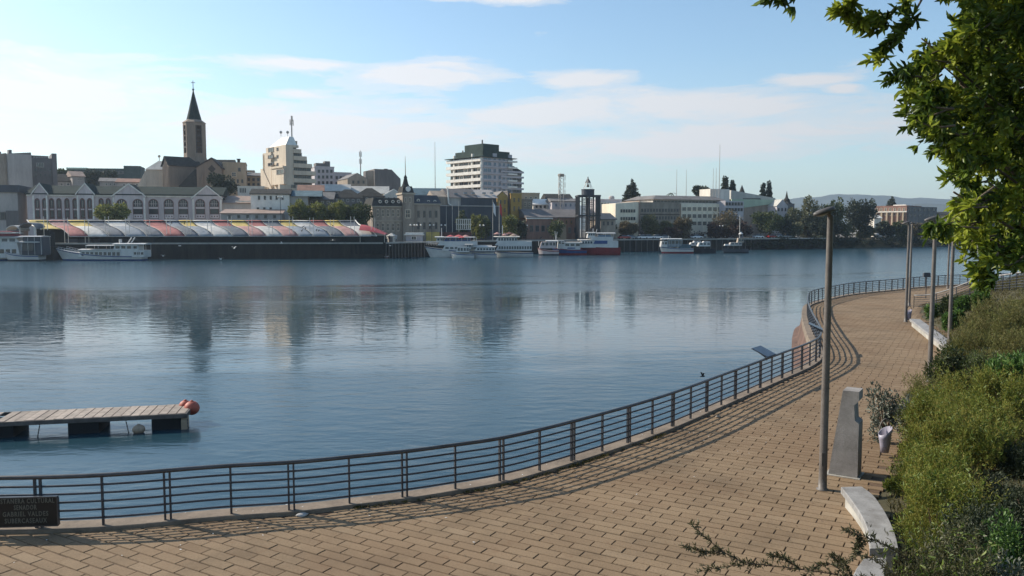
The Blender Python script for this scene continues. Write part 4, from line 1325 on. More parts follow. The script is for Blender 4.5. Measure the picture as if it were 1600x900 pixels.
for (a, b, yt, yr, Y, wl, rm, lab, rf) in (
    (468, 505, 299, 289, 244, 'charcoal', 'rust_roof', 'dark house with rust brown roof below the office tower', 'gable'),
    (504, 546, 299, 288, 258, 'grey_dark', 'pale_roof', 'grey house with bright white sheet roof', 'gable'),
    (453, 520, 312, 300, 236, 'grey_dark', 'grey_roof', 'grey roofed house behind the yellow green trees', 'gable'),
    (520, 567, 309, 296, 240, 'grey_dark', 'slate', 'dark house with pointed slate hip roof', 'hip'),
    (556, 600, 307, 294, 244, 'grey_dark', 'slate', 'second slate hip roofed house beside the museum building', 'hip'),
    (551, 606, 303, 291, 262, 'offwhite', 'pale_roof', 'pale house under a long metal roof before the dark barn', 'gable'),
    (600, 632, 306, 296, 250, 'offwhite', 'white', 'small house with bright white gable', 'front'),
    (647, 696, 308, 294, 262, 'grey_dark', 'teal_roof', 'house with teal metal roof behind the clock turret', 'gable')):
    f = bld('house', lab, a, b, Y, Y + 1.5, yt, 9, wl, 'house', None, rf, yr, rm)
    wins(f, a + 3, b - 3, max(3, int((b - a) / 9)), [(yt + 2, yt + 6.5)], .4, 'white')
f = bld('apartment_block', 'pale grey apartment block just right of the office tower', 494, 522, 300, 303, 262, 12, 'lavender')
wins(f, 495, 521, 4, [(265, 270), (274, 279), (283, 288)], .55, 'dark')
f.put(MB().box(1, 5, 2, 6, f.h + .003, f.h + 1.8).box(f.w - 3, f.w - 1, 2, 5, f.h + .003, f.h + 2.6), 'roof_hut', M['grey_dark'])
f = bld('apartment_block', 'lower pale apartment block beside the lattice mast', 522, 549, 306, 309, 271, 12, 'lavender')
wins(f, 523, 548, 4, [(275, 280), (284, 288)], .55, 'dark')
f = bld('grey_shed', 'plain grey gabled shed left of the large dark barn', 545, 574, 280, 283, 279, 14, 'stone_grey', roof='front', ridge=271, rmat='grey_roof', over=.2)
wins(f, 548, 572, 3, [(282, 287)], .4, 'dark')
f = bld('grey_barn', 'big windowless dark grey gabled barn on the skyline', 587, 626, 284, 288, 279, 15, 'grey_dark', parapet=False)
xm, zm = f.front(606, 264); x_r = f.w
f.put(MB().prism_y([(0, f.h - .01), (x_r, f.h - .01), (f.front(612, 264)[0], f.front(612, 265)[1]), (0, f.front(590, 264)[1])], 0.01, 15), 'gable', M['grey_dark'])
f3 = Fr(573, 286, -20).on(f.root)
f3.put(MB().box(0, f3.front(588, 270)[0], 0, 6, -.5, f3.front(580, 267)[1]), 'side_wall', M['stone_grey'])
f.put(MB().box(f.front(606, 270)[0], f.front(611, 270)[0], 4, 5, f.h + 2, f.front(608, 262.5)[1]), 'chimney', M['church_dark'])
mast(563.5, 235, 275, 300, 'slim aerial mast on the roofs left of the dark barn', .28, False, 6)
mast(680, 222, 295, 300, 'very thin tall white radio mast left of the white high-rise', .16)

# ------------------------------------------------------------------ museum-like stone building with clock turret
H = Fr(583, 228, None, 688, 236).start('mansard_house', 'ornate grey stone building with mansard roof and clock turret', 'building')
x1, hz = H.front(628, 322)[0], H.front(605, 322)[1]
H.put(MB().box(0, x1, 0, 11, -.5, hz), 'wall', M['stone_grey'])
tx0, tx1 = H.front(628, 310)[0], H.front(646, 310)[0]
zt = H.front(637, 304)[1]
H.put(MB().box(tx0, tx1, -.7, 5, -.5, zt), 'turret', M['stone_grey'])
x2 = H.front(688, 330)[0]
hz2 = H.front(665, 318)[1]
H.put(MB().box(tx1 + .003, x2, .2, 11, -.5, hz2), 'wing', M['stone_grey'])
ms = H.front(605, 309)[1]
H.put(MB().frustum((-.3, x1 - .003, -.3, 11), (.6, x1 - .5, 1.0, 10), hz + .003, ms), 'mansard_roof', M['slate'])
ms2 = H.front(665, 305, 1)[1]
H.put(MB().frustum((tx1 + .01, x2 + .3, -.15, 11), (tx1 + .3, x2 - .6, 1.2, 10), hz2 + .003, ms2), 'mansard_roof', M['charcoal'])
H.put(MB().box(-.35, x1, -.4, -.003, hz - .35, hz).box(tx1 + .01, x2 + .3, -.2, .19, hz2 - .35, hz2), 'cornice', M['beige_dark'])
H.put(MB().box(-.2, x1, -.25, -.003, H.front(605, 345)[1] - .2, H.front(605, 345)[1] + .15), 'string_course', M['beige_dark'])
cx = (tx0 + tx1) / 2; cyy = 2.15; hw = (tx1 - tx0) / 2
zk = [H.front(637, p)[1] for p in (304, 300, 291, 283, 278, 273, 243)]
H.put(MB().box(cx - hw - .3, cx + hw + .3, -1.0, 5.3, zk[0] + .003, zk[0] + .5), 'turret_cornice', M['beige_dark'])
H.put(MB().frustum((cx - hw, cx + hw, -.7, 5), (cx - hw * .75, cx + hw * .75, .0, 4.3), zk[0] + .503, zk[2]), 'turret_roof', M['slate'])
H.put(MB().lathe([(hw * .72, zk[2] + .002), (hw * .5, zk[2] + .8), (hw * .4, zk[3]), (hw * .28, zk[4]), (hw * .30, zk[4] + .3), (hw * .12, zk[5])], 10, (cx, cyy, 0)), 'lantern', M['slate'])
H.put(MB().lathe([(.14, zk[5] - .1), (.10, zk[5] + 3), (.04, zk[6])], 6, (cx, cyy, 0)), 'needle', M['stone_grey'])
cl_ = MB().lathe([(.75, -.05), (.75, .05)], 16)
cl_.v = [(x + cx, -.55 + z, y + (zk[1] + zk[2]) / 2) for x, y, z in cl_.v]
H.put(cl_, 'clock_face', M['white'])
rw = MB().lathe([(.62, -.05), (.62, .06)], 14)
rw.add([(.38 * math.cos(k * .5236), .38 * math.sin(k * .5236), .075) for k in range(12)], [tuple(range(12))], 1)
rw.v = [(x, -z, y) for x, y, z in rw.v]
rwm = rw.mesh('round_window', [M['offwhite'], M['glass_dark']])
for px, py in ((594, 315), (604, 315), (614, 315), (623, 315), (654, 313), (670, 315), (680, 315)):
    x, z = H.front(px, py, -.1)
    H.piece(rwm, 'round_window', x, -.05 if px < 640 else .25, z, .75, 1, .75)
wins(H, 586, 626, 5, [(327, 339)], .45, 'stone'); wins(H, 586, 626, 5, [(348, 361)], .45, 'stone')
wins(H, 630, 644, 2, [(309, 316)], .5, 'stone', -.7); wins(H, 632, 642, 1, [(327, 341)], .8, 'stone', -.7)
wins(H, 649, 686, 4, [(329, 340), (347, 358)], .4, 'dark', .2)

# ------------------------------------------------------------------ charcoal modern block, ochre house
f = bld('charcoal_block', 'big charcoal clad modern building with grey pitched roofs', 688, 784, 254, 262, 322, 20, 'charcoal', parapet=False)
zt1 = f.front(740, 309)[1]
xa, xb, xc, xd = (f.front(p, 320)[0] for p in (701, 722, 748, 777))
f.put(MB().box(xa, xb, 1.0, 19, f.h + .002, zt1), 'upper_storey', M['grey_wall'])
f.put(MB().box(xb + .003, xd, 0.6, 19, f.h + .003, zt1 + .001), 'upper_storey', M['charcoal'])
zr1 = f.front(720, 295, 6)[1]
f.put(MB().prism_x([(.5, zt1 + .005), (19, zt1 + .005), (6.5, zr1)], xa, xc), 'roof', M['grey_dark'])
f.put(MB().prism_x([(.0, zt1 + .005), (19, zt1 + .005), (6.5, zr1 - .1)], xc + .01, xd + .3), 'roof', M['grey_wall'])
sk = MB().box(-.55, .55, -.05, .6, 0, .5).mesh('skylight', [M['glass_blue']])
for px, yy in ((712, 303), (727, 302), (739, 302), (756, 302), (768, 302)):
    x, z = f.front(px, yy + 1, 2.5)
    f.piece(sk, 'skylight', x, 2.2, z)
f.put(MB().prism_x([(1, -.3), (10, -.3), (10, f.front(690, 307)[1]), (5.5, f.front(690, 297)[1]), (1, f.front(690, 307)[1])], f.front(679, 320)[0], xa - .2), 'gable_wing', M['stone_grey'])
f.put(MB().tube([(xa - .1, .8, zr1), (xa + .2, .6, f.front(702, 318)[1]), (xa + 1, .4, f.front(703, 321)[1])], .25, 6), 'downpipe', M['white'])
f.put(MB().box(0, f.w, -.3, -.01, f.h - .1, f.h + .2), 'roof_edge', M['grey_wall'])
f = bld('ochre_house', 'narrow ochre yellow house with grey gable in the row', 777, 793, 270, 271, 306, 12, 'ochre', 'house', None, 'front', 299, 'grey_roof', .15)
wins(f, 779, 792, 2, [(312, 319), (325, 332)], .4, 'ochre')
f = bld('ochre_house', 'wider ochre yellow house with flat top in the row', 798, 815, 272, 273, 304, 12, 'ochre', 'house')
wins(f, 800, 814, 2, [(309, 316), (322, 330)], .4, 'ochre')
f = bld('grey_house', 'dark narrow house squeezed between two ochre houses', 793.4, 797.6, 273, 273.3, 300, 12, 'grey_dark', 'house')

# ------------------------------------------------------------------ white high-rise
HR = Fr(754, 300, 42).start('apartment_tower', 'white high-rise apartment tower with dark green crown', 'apartment tower')
hw_ = HR.front(801, 260)[0]; hd_ = HR.side(704, 260)[0]
fl = [HR.front(754, p)[1] for p in (244, 250, 260, 270.5, 281, 291, 301, 311)]
HR.put(MB().box(0, hw_, 0, hd_, -.5, fl[0]), 'wall', M['lavender'])
for z in fl[1:6]:
    HR.put(MB().box(-1.1, -.004, -.2, hd_ + 1.5, z - .35, z + .75), 'balcony', M['white'])
    HR.put(MB().box(.01, hw_ + 1.0, -.45, -.004, z - .2, z + .25), 'floor_band', M['lavender'])
    HR.put(MB().box(hw_ - 3.0, hw_ + 1.6, -1.0, -.452, z - .15, z + .45), 'balcony', M['white'])
HR.put(MB().box(-1.6, hw_ + 1.5, -1.0, hd_ + 1.8, fl[0] - .25, fl[0] - .002), 'eaves', M['dark_green'])
for y0_, y1_ in ((-.15, .25), (5.0, 5.6), (hd_ - 3.2, hd_ - 2.6)):
    HR.put(MB().box(-.75, -.005, y0_, y1_, 2, fl[0] + 1.2 if y0_ > 1 else fl[0]), 'pillar', M['white'])
for i in range(1, 7):
    zt_, zb_ = fl[i - 1] - .45, fl[i] + .78
    if i == 1: zt_ = fl[0] - .3
    if zt_ - zb_ < .8: zb_ = zt_ - 1.1
    n = 7
    for k in range(n): HR.piece(WM['dark' if (k * 5 + i) % 3 else 'white'], 'window', -.01, hd_ * (k + .5) / n, zb_, hd_ / n * .86, 1, zt_ - zb_, -math.pi / 2)
    for k, (a, b) in enumerate(((.02, .30), (.36, .44), (.52, .60), (.66, .74), (.80, .97))): HR.piece(WM['blue'], 'window', hw_ * (a + b) / 2, -.01, zb_ - .3, hw_ * (b - a), 1, zt_ - zb_ + .2)
c0, c1 = HR.front(754, 234)[1], HR.front(754, 223.5)[1]
HR.put(MB().box(.8, hw_ - 1, .6, hd_ - 2, fl[0] + .003, c0), 'crown', M['dark_green'])
HR.put(MB().box(1.2, hw_ * .60, 1.0, hd_ * .62, c0 + .003, c1), 'penthouse', M['dark_green'])
HR.put(MB().box(2.5, 2.9, 3.0, 3.4, c1, c1 + 1.6).box(3, 3.4, hd_ * .8, hd_ * .8 + .4, c0 + .003, c0 + 1.0), 'vent_pipe', M['grey_dark'])
for x_ in (hw_ * .42, hw_ * .93): HR.put(MB().box(x_ - .9, x_ + .9, .1, .58, fl[0] + .004, fl[0] + 1.4), 'dormer', M['lavender'])
f = Fr(800, 310, 42).start('apartment_block', 'lower rounded apartment block behind the white high-rise', 'building')
w_ = f.front(817, 280)[0]
lz = [f.front(808, p)[1] for p in (269, 277, 286, 295, 304)]
f.put(MB().box(-6, w_ - .8, 0, 9, -.5, lz[0]), 'wall', M['stone_grey'])
for z in lz: f.put(MB().box(-6, w_, -.6, 9.3, z - .4, z + .3), 'balcony', M['lavender'])
for z in lz[1:]:
    for k in range(4): f.piece(WM['dark'], 'window', w_ * (k + .5) / 4 - .6, -.01, z + .8, w_ / 5, 1, 1.2)
f.put(MB().frustum((-6, w_ - .2, -.3, 9), (-4, w_ - 3, 2, 7), lz[0] + .302, f.front(806, 259)[1]), 'roof', M['slate'])

# ------------------------------------------------------------------ centre right buildings
f = bld('beige_house', 'beige flat topped house behind the brick shed', 816, 843, 296, 298, 303, 10, 'tan_wall')
wins(f, 818, 841, 3, [(307, 313)], .45, 'stone')
f = bld('stone_house', 'grey stone house with arched windows beside the ochre houses', 815, 832, 277, 278, 313, 10, 'stone_grey')
wins(f, 817, 831, 2, [(316, 323)], .5, 'stone')
f = bld('white_roof_house', 'low house with stacked white roofs left of the lattice mast', 833, 863, 290, 292, 320, 9, 'offwhite', 'house', None, 'gable', 311, 'white')
wins(f, 835, 861, 4, [(321, 325)], .5, 'dark')
f = bld('dark_roof_house', 'house with broad dark roof behind the lattice mast', 855, 894, 312, 314, 311, 10, 'lavender', 'house', None, 'gable', 303, 'slate')
wins(f, 858, 890, 4, [(313, 317)], .4, 'dark')
f = bld('lavender_house', 'plain pale lavender long house left of the bell tower', 862, 906, 286, 288, 315, 10, 'lavender', 'house', None, 'gable', 310, 'grey_roof')
wins(f, 865, 903, 5, [(318, 323)], .35, 'blue')
f = bld('brick_shed', 'long brick riverside shed with grey pitched roof', 823, 906, 265, 270, 340, 13, 'brick', roof='gable', ridge=327, rmat='grey_dark')
f.put(MB().box(-.3, f.w * .48, -.55, -.05, f.h - .5, f.h - .1), 'gutter', M['white'])
wins(f, 826, 862, 4, [(352, 362)], .6, 'dark'); wins(f, 866, 904, 5, [(344, 350)], .35, 'ochre'); wins(f, 866, 904, 4, [(355, 364)], .4, 'dark')
f.put(MB().box(f.front(864, 340)[0], f.front(884, 340)[0], -.6, -.01, .0, f.front(870, 351)[1]), 'wall_panel', M['tan_wall'])
f = bld('grey_institute', 'grey institute building with a water tank on its roof', 936, 970, 292, 295, 313, 12, 'lavender')
wins(f, 938, 953, 3, [(316, 323), (328, 333)], .7, 'white')
tx, tz = f.front(957.5, 313, 3)
f.put(MB().lathe([(1.0, f.h), (1.1, f.h + 1.2), (.8, f.h + 1.7), (.5, f.h + 1.8)], 10, (tx, 4, 0)), 'water_tank', M['grey_wall'])
f = bld('dark_shed', 'low dark round roofed shed right of the bell tower', 938, 962, 270, 272, 343, 10, 'stone_grey', roof='gable', ridge=333, rmat='charcoal')
wins(f, 940, 960, 3, [(346, 352)], .4, 'dark')
f = bld('cream_house', 'cream white wall building with two rows of small windows', 961, 998, 283, 287, 318, 14, 'cream', parapet=False)
f.put(MB().prism_y([(0, f.h - .01), (f.w, f.h - .01), (f.w, f.front(998, 315)[1])], 0.005, 13.9), 'sloped_top', M['cream'])
f.put(MB().box(f.w + .003, f.w + .35, -.5, 14.2, -.4, f.front(998, 314)[1]), 'end_wall', M['brown_roof'])
wins(f, 969, 993, 6, [(327, 332), (339, 344)], .72, 'dark')
f = bld('dark_brick_block', 'long dark brown block with rows of deep windows', 999, 1062, 290, 297, 318, 12, 'stone_grey', parapet=True)
wins(f, 1001, 1061, 13, [(326, 331), (338, 343), (350, 355)], .62, 'dark')
f.put(MB().box(0, f.w, -.25, -.005, f.front(1030, 335)[1] - .15, f.front(1030, 335)[1] + .15), 'string_course', M['church_dark'])
CT = Fr(1063, 301, None, 1131, 309).start('courthouse', 'cream office building with rows of wide windows under a flat grey roof', 'office building')
cw, chh = CT.front(1131, 330)[0], CT.front(1095, 318)[1]
CT.put(MB().box(0, cw, 0, 20, -.5, chh), 'wall', M['cream'])
wins(CT, 1065, 1129, 8, [(323.5, 329.5), (334.5, 340.5), (346, 352)], .8, 'grid')
xl = CT.front(1016, 315, 3)[0]
zr0, zr1_ = CT.front(1080, 312)[1], CT.front(1080, 305.5)[1]
CT.put(MB().box(xl, cw + .4, 1.2, 20, chh + .003, zr0), 'top_storey', M['offwhite'])
for i in range(20): CT.piece(WM['dark'], 'window', xl + (cw - xl) * (i + .5) / 20, 1.19, chh + .3, (cw - xl) / 24, 1, zr0 - chh - .7)
CT.put(MB().frustum((xl - .8, cw + 1, .0, 21), (xl + 3, cw - 2, 4, 17), zr0 + .003, zr1_), 'roof', M['grey_roof'])
f4 = Fr(1132, 306, None, 1162, 316).on(CT.root)
f4.put(MB().box(0, f4.front(1162, 320)[0], 0, 14, -.5, f4.front(1145, 314)[1]), 'side_wing', M['lavender'])
f4.root = CT.root
wins(f4, 1133, 1161, 6, [(316, 321), (325, 330)], .7, 'dark')
bx0, bz1 = CT.front(1110, 295, 9); bx1 = CT.front(1140, 297, 9)[0]
CT.put(MB().box(bx0, bx1, 9, 16, zr0, bz1), 'lift_house', M['offwhite'])
for px, yt in ((1057, 265), (1072, 265), (1114, 263), (1118.5, 262), (1123.5, 226)):
    mast(px, yt, 306, 316, {1057: 'thin aerial at the left end of the flat grey roof', 1072: 'second thin aerial from the left on the flat grey roof', 1114: 'short aerial left of the white lift house roof', 1118.5: 'short aerial in the middle by the lift house', 1123.5: 'tallest thin aerial rising behind the lift house'}[px], .13 if px < 1120 else .18, mt='grey_wall')
GY = Fr(1143, 330, 12).start('gym_hall', 'big hall with long sloping white roof and pale green band', 'hall')
ga, gb = GY.front(1143, 310)[0], GY.front(1214, 314)[0]
z = lambda px, py, yo=0: GY.front(px, py, yo)[1]
GY.put(MB().prism_y([(ga, -.5), (gb - .4, -.5), (gb - .4, z(1213, 318)), (ga, z(1143, 323))], 0.4, 24), 'wall', M['stone_grey'])
GY.put(MB().prism_y([(GY.front(1160, 325)[0], z(1160, 325)), (GY.front(1212, 318)[0], z(1212, 318)), (GY.front(1214, 312)[0], z(1214, 312)), (ga, z(1143, 311)), (ga, z(1143, 325))], -.2, .39), 'green_band', M['pale_green'])
GY.put(MB().prism_y([(ga, z(1143, 311) + .003), (GY.front(1214, 312)[0], z(1214, 312) + .003), (GY.front(1212, 310)[0], z(1212, 309.5)), (ga, z(1146, 297))], .5, 26), 'roof', M['pale_roof'])
GY.put(MB().prism_y([(GY.front(1162, 312)[0], z(1162, 311.5)), (GY.front(1190, 312)[0], z(1190, 311.5)), (GY.front(1188, 310)[0], z(1188, 309.5)), (GY.front(1162, 310)[0], z(1162, 309.5))], .2, .49), 'clerestory', M['glass_dark'])
f = bld('blue_house', 'pale blue gabled house at the right of the big hall', 1212, 1231, 328, 330, 322, 10, 'lavender', 'house', None, 'front', 312, 'pale_roof', .3)
wins(f, 1214, 1230, 3, [(325, 330)], .4, 'dark')
f = Fr(1227, 350, 0).start('small_steeple', 'small dark wooden steeple peeping over the trees', 'steeple')
zz2 = lambda py: f.front(1232, py)[1]
c_ = f.front(1232, 320)[0]
f.put(MB().box(c_ - 2.6, c_ + 2.6, 0, 5, -.5, zz2(318)), 'base', M['grey_dark'])
f.put(MB().lathe([(2.6, zz2(318)), (1.6, zz2(315)), (1.3, zz2(311)), (.7, zz2(309)), (.5, zz2(306)), (.06, zz2(298))], 8, (c_, 2.5, 0)), 'spire', M['slate'])
f = Fr(1157, 420, 0).start('small_steeple', 'tiny distant dark spire above the sloping white roof', 'steeple')
f.put(MB().lathe([(1.8, 0), (1.5, f.front(1158, 300)[1]), (.08, f.front(1158, 289)[1])], 8), 'spire', M['slate'])
f = bld('brick_hotel', 'long red brick hotel with pale columns at far right', 1364, 1417, 386, 374, 323, 16, 'brick', parapet=True)
wins(f, 1366, 1416, 7, [(325, 330), (333, 337)], .5, 'stone')
for i in range(6): f.put(MB().box(f.w * (i + .3) / 6, f.w * (i + .3) / 6 + .7, -.7, -.01, 0, f.front(1390, 332)[1]), 'column', M['tan_wall'])
f.put(MB().box(-.2, f.w + .2, -.75, -.02, f.front(1390, 332)[1], f.front(1390, 331)[1] + .3), 'ledge', M['offwhite'])
f5 = Fr(1417.3, 374.5, None, 1464, 392).on(f.root)
f5.put(MB().box(0, f5.front(1464, 330)[0], 0, 15, -.5, f5.front(1440, 323)[1]), 'wing', M['grey_dark'])
wins(f5, 1419, 1463, 6, [(325, 330), (334, 339)], .5, 'dark')
f5.put(MB().box(1, 7, 2, 8, f5.front(1440, 323)[1] + .003, f5.front(1440, 320)[1]), 'roof_hut', M['white'])
f = bld('white_kiosk_house', 'tiny white roofed hut in the trees before the brick hotel', 1364, 1377, 352, 353, 341, 6, 'offwhite', 'hut', None, 'gable', 335, 'white')

# ------------------------------------------------------------------ lattice mast and bell tower
t = mast(876.5, 271, 327, 285, 'lattice communications mast with aerial panels and round top platform', 1.0, True, 9, 'grey_wall')
MB().lathe([(.9, 0), (1.15, .3), (1.15, .8), (.7, 1.0)], 10).build('platform', M['stone_grey'], t, (0, 0, at(876, 276, 285).z - ZC))
BT = Fr(904.5, 262, 4).start('bell_tower', 'dark steel frame tower with glazed shaft, drum and open pyramid top', 'tower')
bw = BT.front(937, 330)[0]
bz = lambda py: BT.front(920, py)[1]
for x_ in (0, bw * .14, bw * .5, bw * .86, bw):
    for y_ in (0, bw):
        for_h = bz(307)
        BT.put(MB().box(x_ - .22, x_ + .22, y_ - .22, y_ + .22, -.3, for_h), 'column', M['steel_dark'])
for y_ in (bw * .33, bw * .67):
    for x_ in (0, bw): BT.put(MB().box(x_ - .22, x_ + .22, y_ - .22, y_ + .22, -.3, bz(307)), 'column', M['steel_dark'])
for py in (307, 338):
    BT.put(MB().box(-.35, bw + .35, -.35, .23, bz(py) + .001, bz(py) + .5).box(-.35, bw + .35, bw - .23, bw + .35, bz(py) + .001, bz(py) + .5).box(-.35, .23, .231, bw - .231, bz(py) + .001, bz(py) + .5).box(bw - .23, bw + .35, .231, bw - .231, bz(py) + .001, bz(py) + .5), 'beam', M['steel_dark'])
BT.put(MB().box(bw * .40, bw * .60, bw * .42, bw * .62, 0, bz(308)), 'lift_core', M['grey_dark'])
for k in range(9):
    z_ = bz(362) + (bz(309) - bz(362)) * k / 9
    BT.put(MB().box(bw * .26, bw * .74, bw * .30, bw * .70, z_ + 1.0, z_ + 1.08), 'landing', M['grey_dark'])
for k in range(8):
    z_ = bz(362) + (bz(309) - bz(362)) * k / 7.5
    BT.put(MB().box(bw * .22, bw * .78, bw * .22, bw * .235, z_, z_ + .16).box(bw * .22, bw * .235, bw * .236, bw * .78, z_, z_ + .16), 'rail_band', M['grey_dark'])
for k in range(5): BT.put(MB().box(bw * (.25 + .125 * k) - .06, bw * (.25 + .125 * k) + .06, bw * .225, bw * .239, 0, bz(309)).box(bw * (.25 + .125 * k) - .06, bw * (.25 + .125 * k) + .06, bw * .765, bw * .78, 0, bz(309)), 'mullion', M['grey_dark'])
c_ = bw / 2
BT.put(MB().lathe([(2.15, bz(306) + .01), (2.15, bz(296.5)), (2.25, bz(296)), (2.25, bz(295))], 16, (c_, c_, 0)), 'drum', M['charcoal'])
for k in range(4):
    a = R(45 + 90 * k)
    BT.put(MB().tube([(c_ + 1.9 * math.cos(a), c_ + 1.9 * math.sin(a), bz(295)), (c_ + .8 * math.cos(a), c_ + .8 * math.sin(a), bz(284.5))], .09, 5), 'strut', M['white'])
BT.put(MB().lathe([(1.0, bz(284.7)), (.55, bz(280.5)), (.08, bz(276.5))], 4, (c_, c_, 0)).ball((c_, c_, bz(276)), .2, 6, 5), 'pyramid_cap', M['steel_dark'])
BT.put(MB().lathe([(.5, bz(291.5)), (.38, bz(289)), (.22, bz(287)), (.08, bz(284.6))], 10, (c_, c_, 0)), 'bell', M['church_dark'])

# ================================================================== MARKET TENTS ON THE QUAY
FM = thing('market_hall_tents', 'long riverside fish market under striped yellow, red, white and grey tent roofs', 'market', Vector(((330 - 800) / FPX * 202, 202, ZC)))
fo = FM.location
tc_ = {'Y': 'tent_yellow', 'R': 'tent_red', 'P': 'tent_pink', 'W': 'tent_white', 'G': 'tent_grey', 'B': 'tent_blue'}
STR = [(45, 'Y', 'Y'), (77, 'P', 'R'), (107, 'Y', 'W'), (138, 'G', 'G'), (165, 'W', 'B'), (198, 'G', 'G'), (225, 'R', 'R'), (258, 'B', 'G'), (280, 'Y', 'B'), (302, 'W', 'W'), (332, 'R', 'G'), (358, 'Y', 'P'), (385, 'R', 'W'), (410, 'G', 'P'), (435, 'Y', 'B'), (457, 'W', 'B'), (485, 'R', 'G'), (507, 'Y', 'P'), (530, 'G', 'W'), (556, None, None)]
PROF = [(0, 7.75), (.10, 7.0), (.21, 6.45), (.40, 6.0), (.62, 5.55), (.78, 5.0), (.90, 4.35), (1.0, 3.62)]
def tent_pt(px, t, first=False, last=False):
    Yb = np.interp(px, [45, 556], [206, 213.5])
    Yf = np.interp(px, [45, 556], [197.5, 204.2])
    sh = 33
    X0, X1 = (px - 800) / FPX * Yb, (px + sh - 800) / FPX * Yf
    tt = t * (.66 if first else 1)
    z = np.interp(tt, [p[0] for p in PROF], [p[1] for p in PROF])
    return Vector((X0 + (X1 - X0) * tt, Yb + (Yf - Yb) * tt, z)) - fo
for i in range(len(STR) - 1):
    a, b = STR[i][0], STR[i + 1][0]
    for (t0, t1, c) in ((0, .34, STR[i][1]), (.34, 1, STR[i][2])):
        mb = MB()
        nu, nt_ = 5, 7
        vs, fs = [], []
        for jt in range(nt_ + 1):
            for ju in range(nu + 1):
                t, u = t0 + (t1 - t0) * jt / nt_, ju / nu
                p = tent_pt(a + .4 + (b - a - .8) * u, t, i == 0)
                p.z += .10 * math.sin(math.pi * u) * (.4 + .6 * t)
                vs.append(p)
        for jt in range(nt_):
            for ju in range(nu):
                k = jt * (nu + 1) + ju
                fs.append((k, k + 1, k + nu + 2, k + nu + 1))
        nv = len(vs)
        vs += [v - Vector((0, 0, .05)) for v in vs]
        fs += [tuple(q + nv for q in reversed(f_)) for f_ in fs]
        ring = list(range(nu + 1)) + [k * (nu + 1) + nu for k in range(1, nt_ + 1)] + [nt_ * (nu + 1) + k for k in range(nu - 1, -1, -1)] + [k * (nu + 1) for k in range(nt_ - 1, 0, -1)]
        fs += [(q, w, w + nv, q + nv) for q, w in zip(ring, ring[1:] + ring[:1])]
        mb.add(vs, fs).build('tent_panel', M[tc_[c]], FM, smooth=True)
    if i:
        MB().tube([tent_pt(a, t) + Vector((0, 0, .08)) for t in np.linspace(0, 1, 12)], .05, 5).build('edge_cable', M['tent_white'], FM)
MB().tube([tent_pt(45, t, True) + Vector((0, 0, .05)) for t in np.linspace(0, 1, 12)], .16, 5).build('edge_cable', M['white'], FM)
MB().tube([tent_pt(556, t) + Vector((0, 0, .08)) for t in np.linspace(0, 1, 12)], .16, 5).build('edge_cable', M['white'], FM)
MB().tube([tent_pt(77 + k * 10, 1) + Vector((0, 0, .0)) for k in range(48)], .07, 5).build('eave_beam', M['tent_white'], FM)
for k in range(17):
    px = 68 + k * 32
    p = tent_pt(px - 33, 1)
    for dx in (0, .9):
        MB().tube([(p.x + dx, p.y + .7, -.1), (p.x + dx, p.y + .7, at(px, 338 + (k % 3) * 2, p.y + fo.y).z - ZC)], .07, 6).build('mast', M['offwhite'], FM)
# near-black sheets that paint the deep shade under the tents, stalls behind
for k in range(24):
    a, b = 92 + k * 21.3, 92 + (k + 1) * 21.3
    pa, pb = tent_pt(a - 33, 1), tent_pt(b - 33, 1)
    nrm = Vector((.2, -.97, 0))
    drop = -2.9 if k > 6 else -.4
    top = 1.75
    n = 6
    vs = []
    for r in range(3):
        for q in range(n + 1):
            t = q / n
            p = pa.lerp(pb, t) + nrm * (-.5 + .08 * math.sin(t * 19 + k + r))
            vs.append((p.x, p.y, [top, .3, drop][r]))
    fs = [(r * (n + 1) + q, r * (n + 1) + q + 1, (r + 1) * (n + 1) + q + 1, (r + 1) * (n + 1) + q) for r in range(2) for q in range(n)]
    if k > 2: MB().add(vs, fs).build('shade_sheet', M['shade_hut_black'], FM, smooth=True)
    p = pa.lerp(pb, .5)
    MB().box(-1.5, 1.5, 0, 1.2, 0, .95).build('stall_counter', M['charcoal'], FM, (p.x, p.y + 3.2, 0))
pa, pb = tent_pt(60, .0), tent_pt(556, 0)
MB().add([(pa.x, pa.y - .5, 0), (pb.x, pb.y - .5, 0), (pb.x, pb.y - .5, 5.6), (pa.x, pa.y - .5, 5.6)], [(0, 1, 2, 3)]).build('back_wall', M['shade_hut_black'], FM)  # coloured near-black for the shade inside the market
for sx, px, Y0, lab, m in ((0, 582, 207, 'small red tent at the right end of the market roofs', 'canopy_red'),):
    t = thing('end_tent', lab, 'tent', Vector(((px - 800) / FPX * Y0, Y0, ZC)))
    n = 8
    vs, fs = [], []
    for i in range(9):
        u = i / 8
        for j in range(n + 1):
            v = j / n
            x = -2.8 + 6.6 * u
            vs.append((x, 3 - 6 * v, 1.7 + (2.9 - 2.3 * u ** 1.6) * math.sin(math.pi * (.12 + .76 * v)) ** .7))
    for i in range(8):
        for j in range(n):
            a = i * (n + 1) + j
            fs.append((a, a + 1, a + n + 2, a + n + 1))
    MB().add(vs, fs).build('canopy', M[m], t, smooth=True)
    for x in (-2.6, 3.6):
        for y in (-2.8, 2.8): MB().tube([(x, y, 0), (x, y, 2.3)], .06, 6).build('pole', M['offwhite'], t)
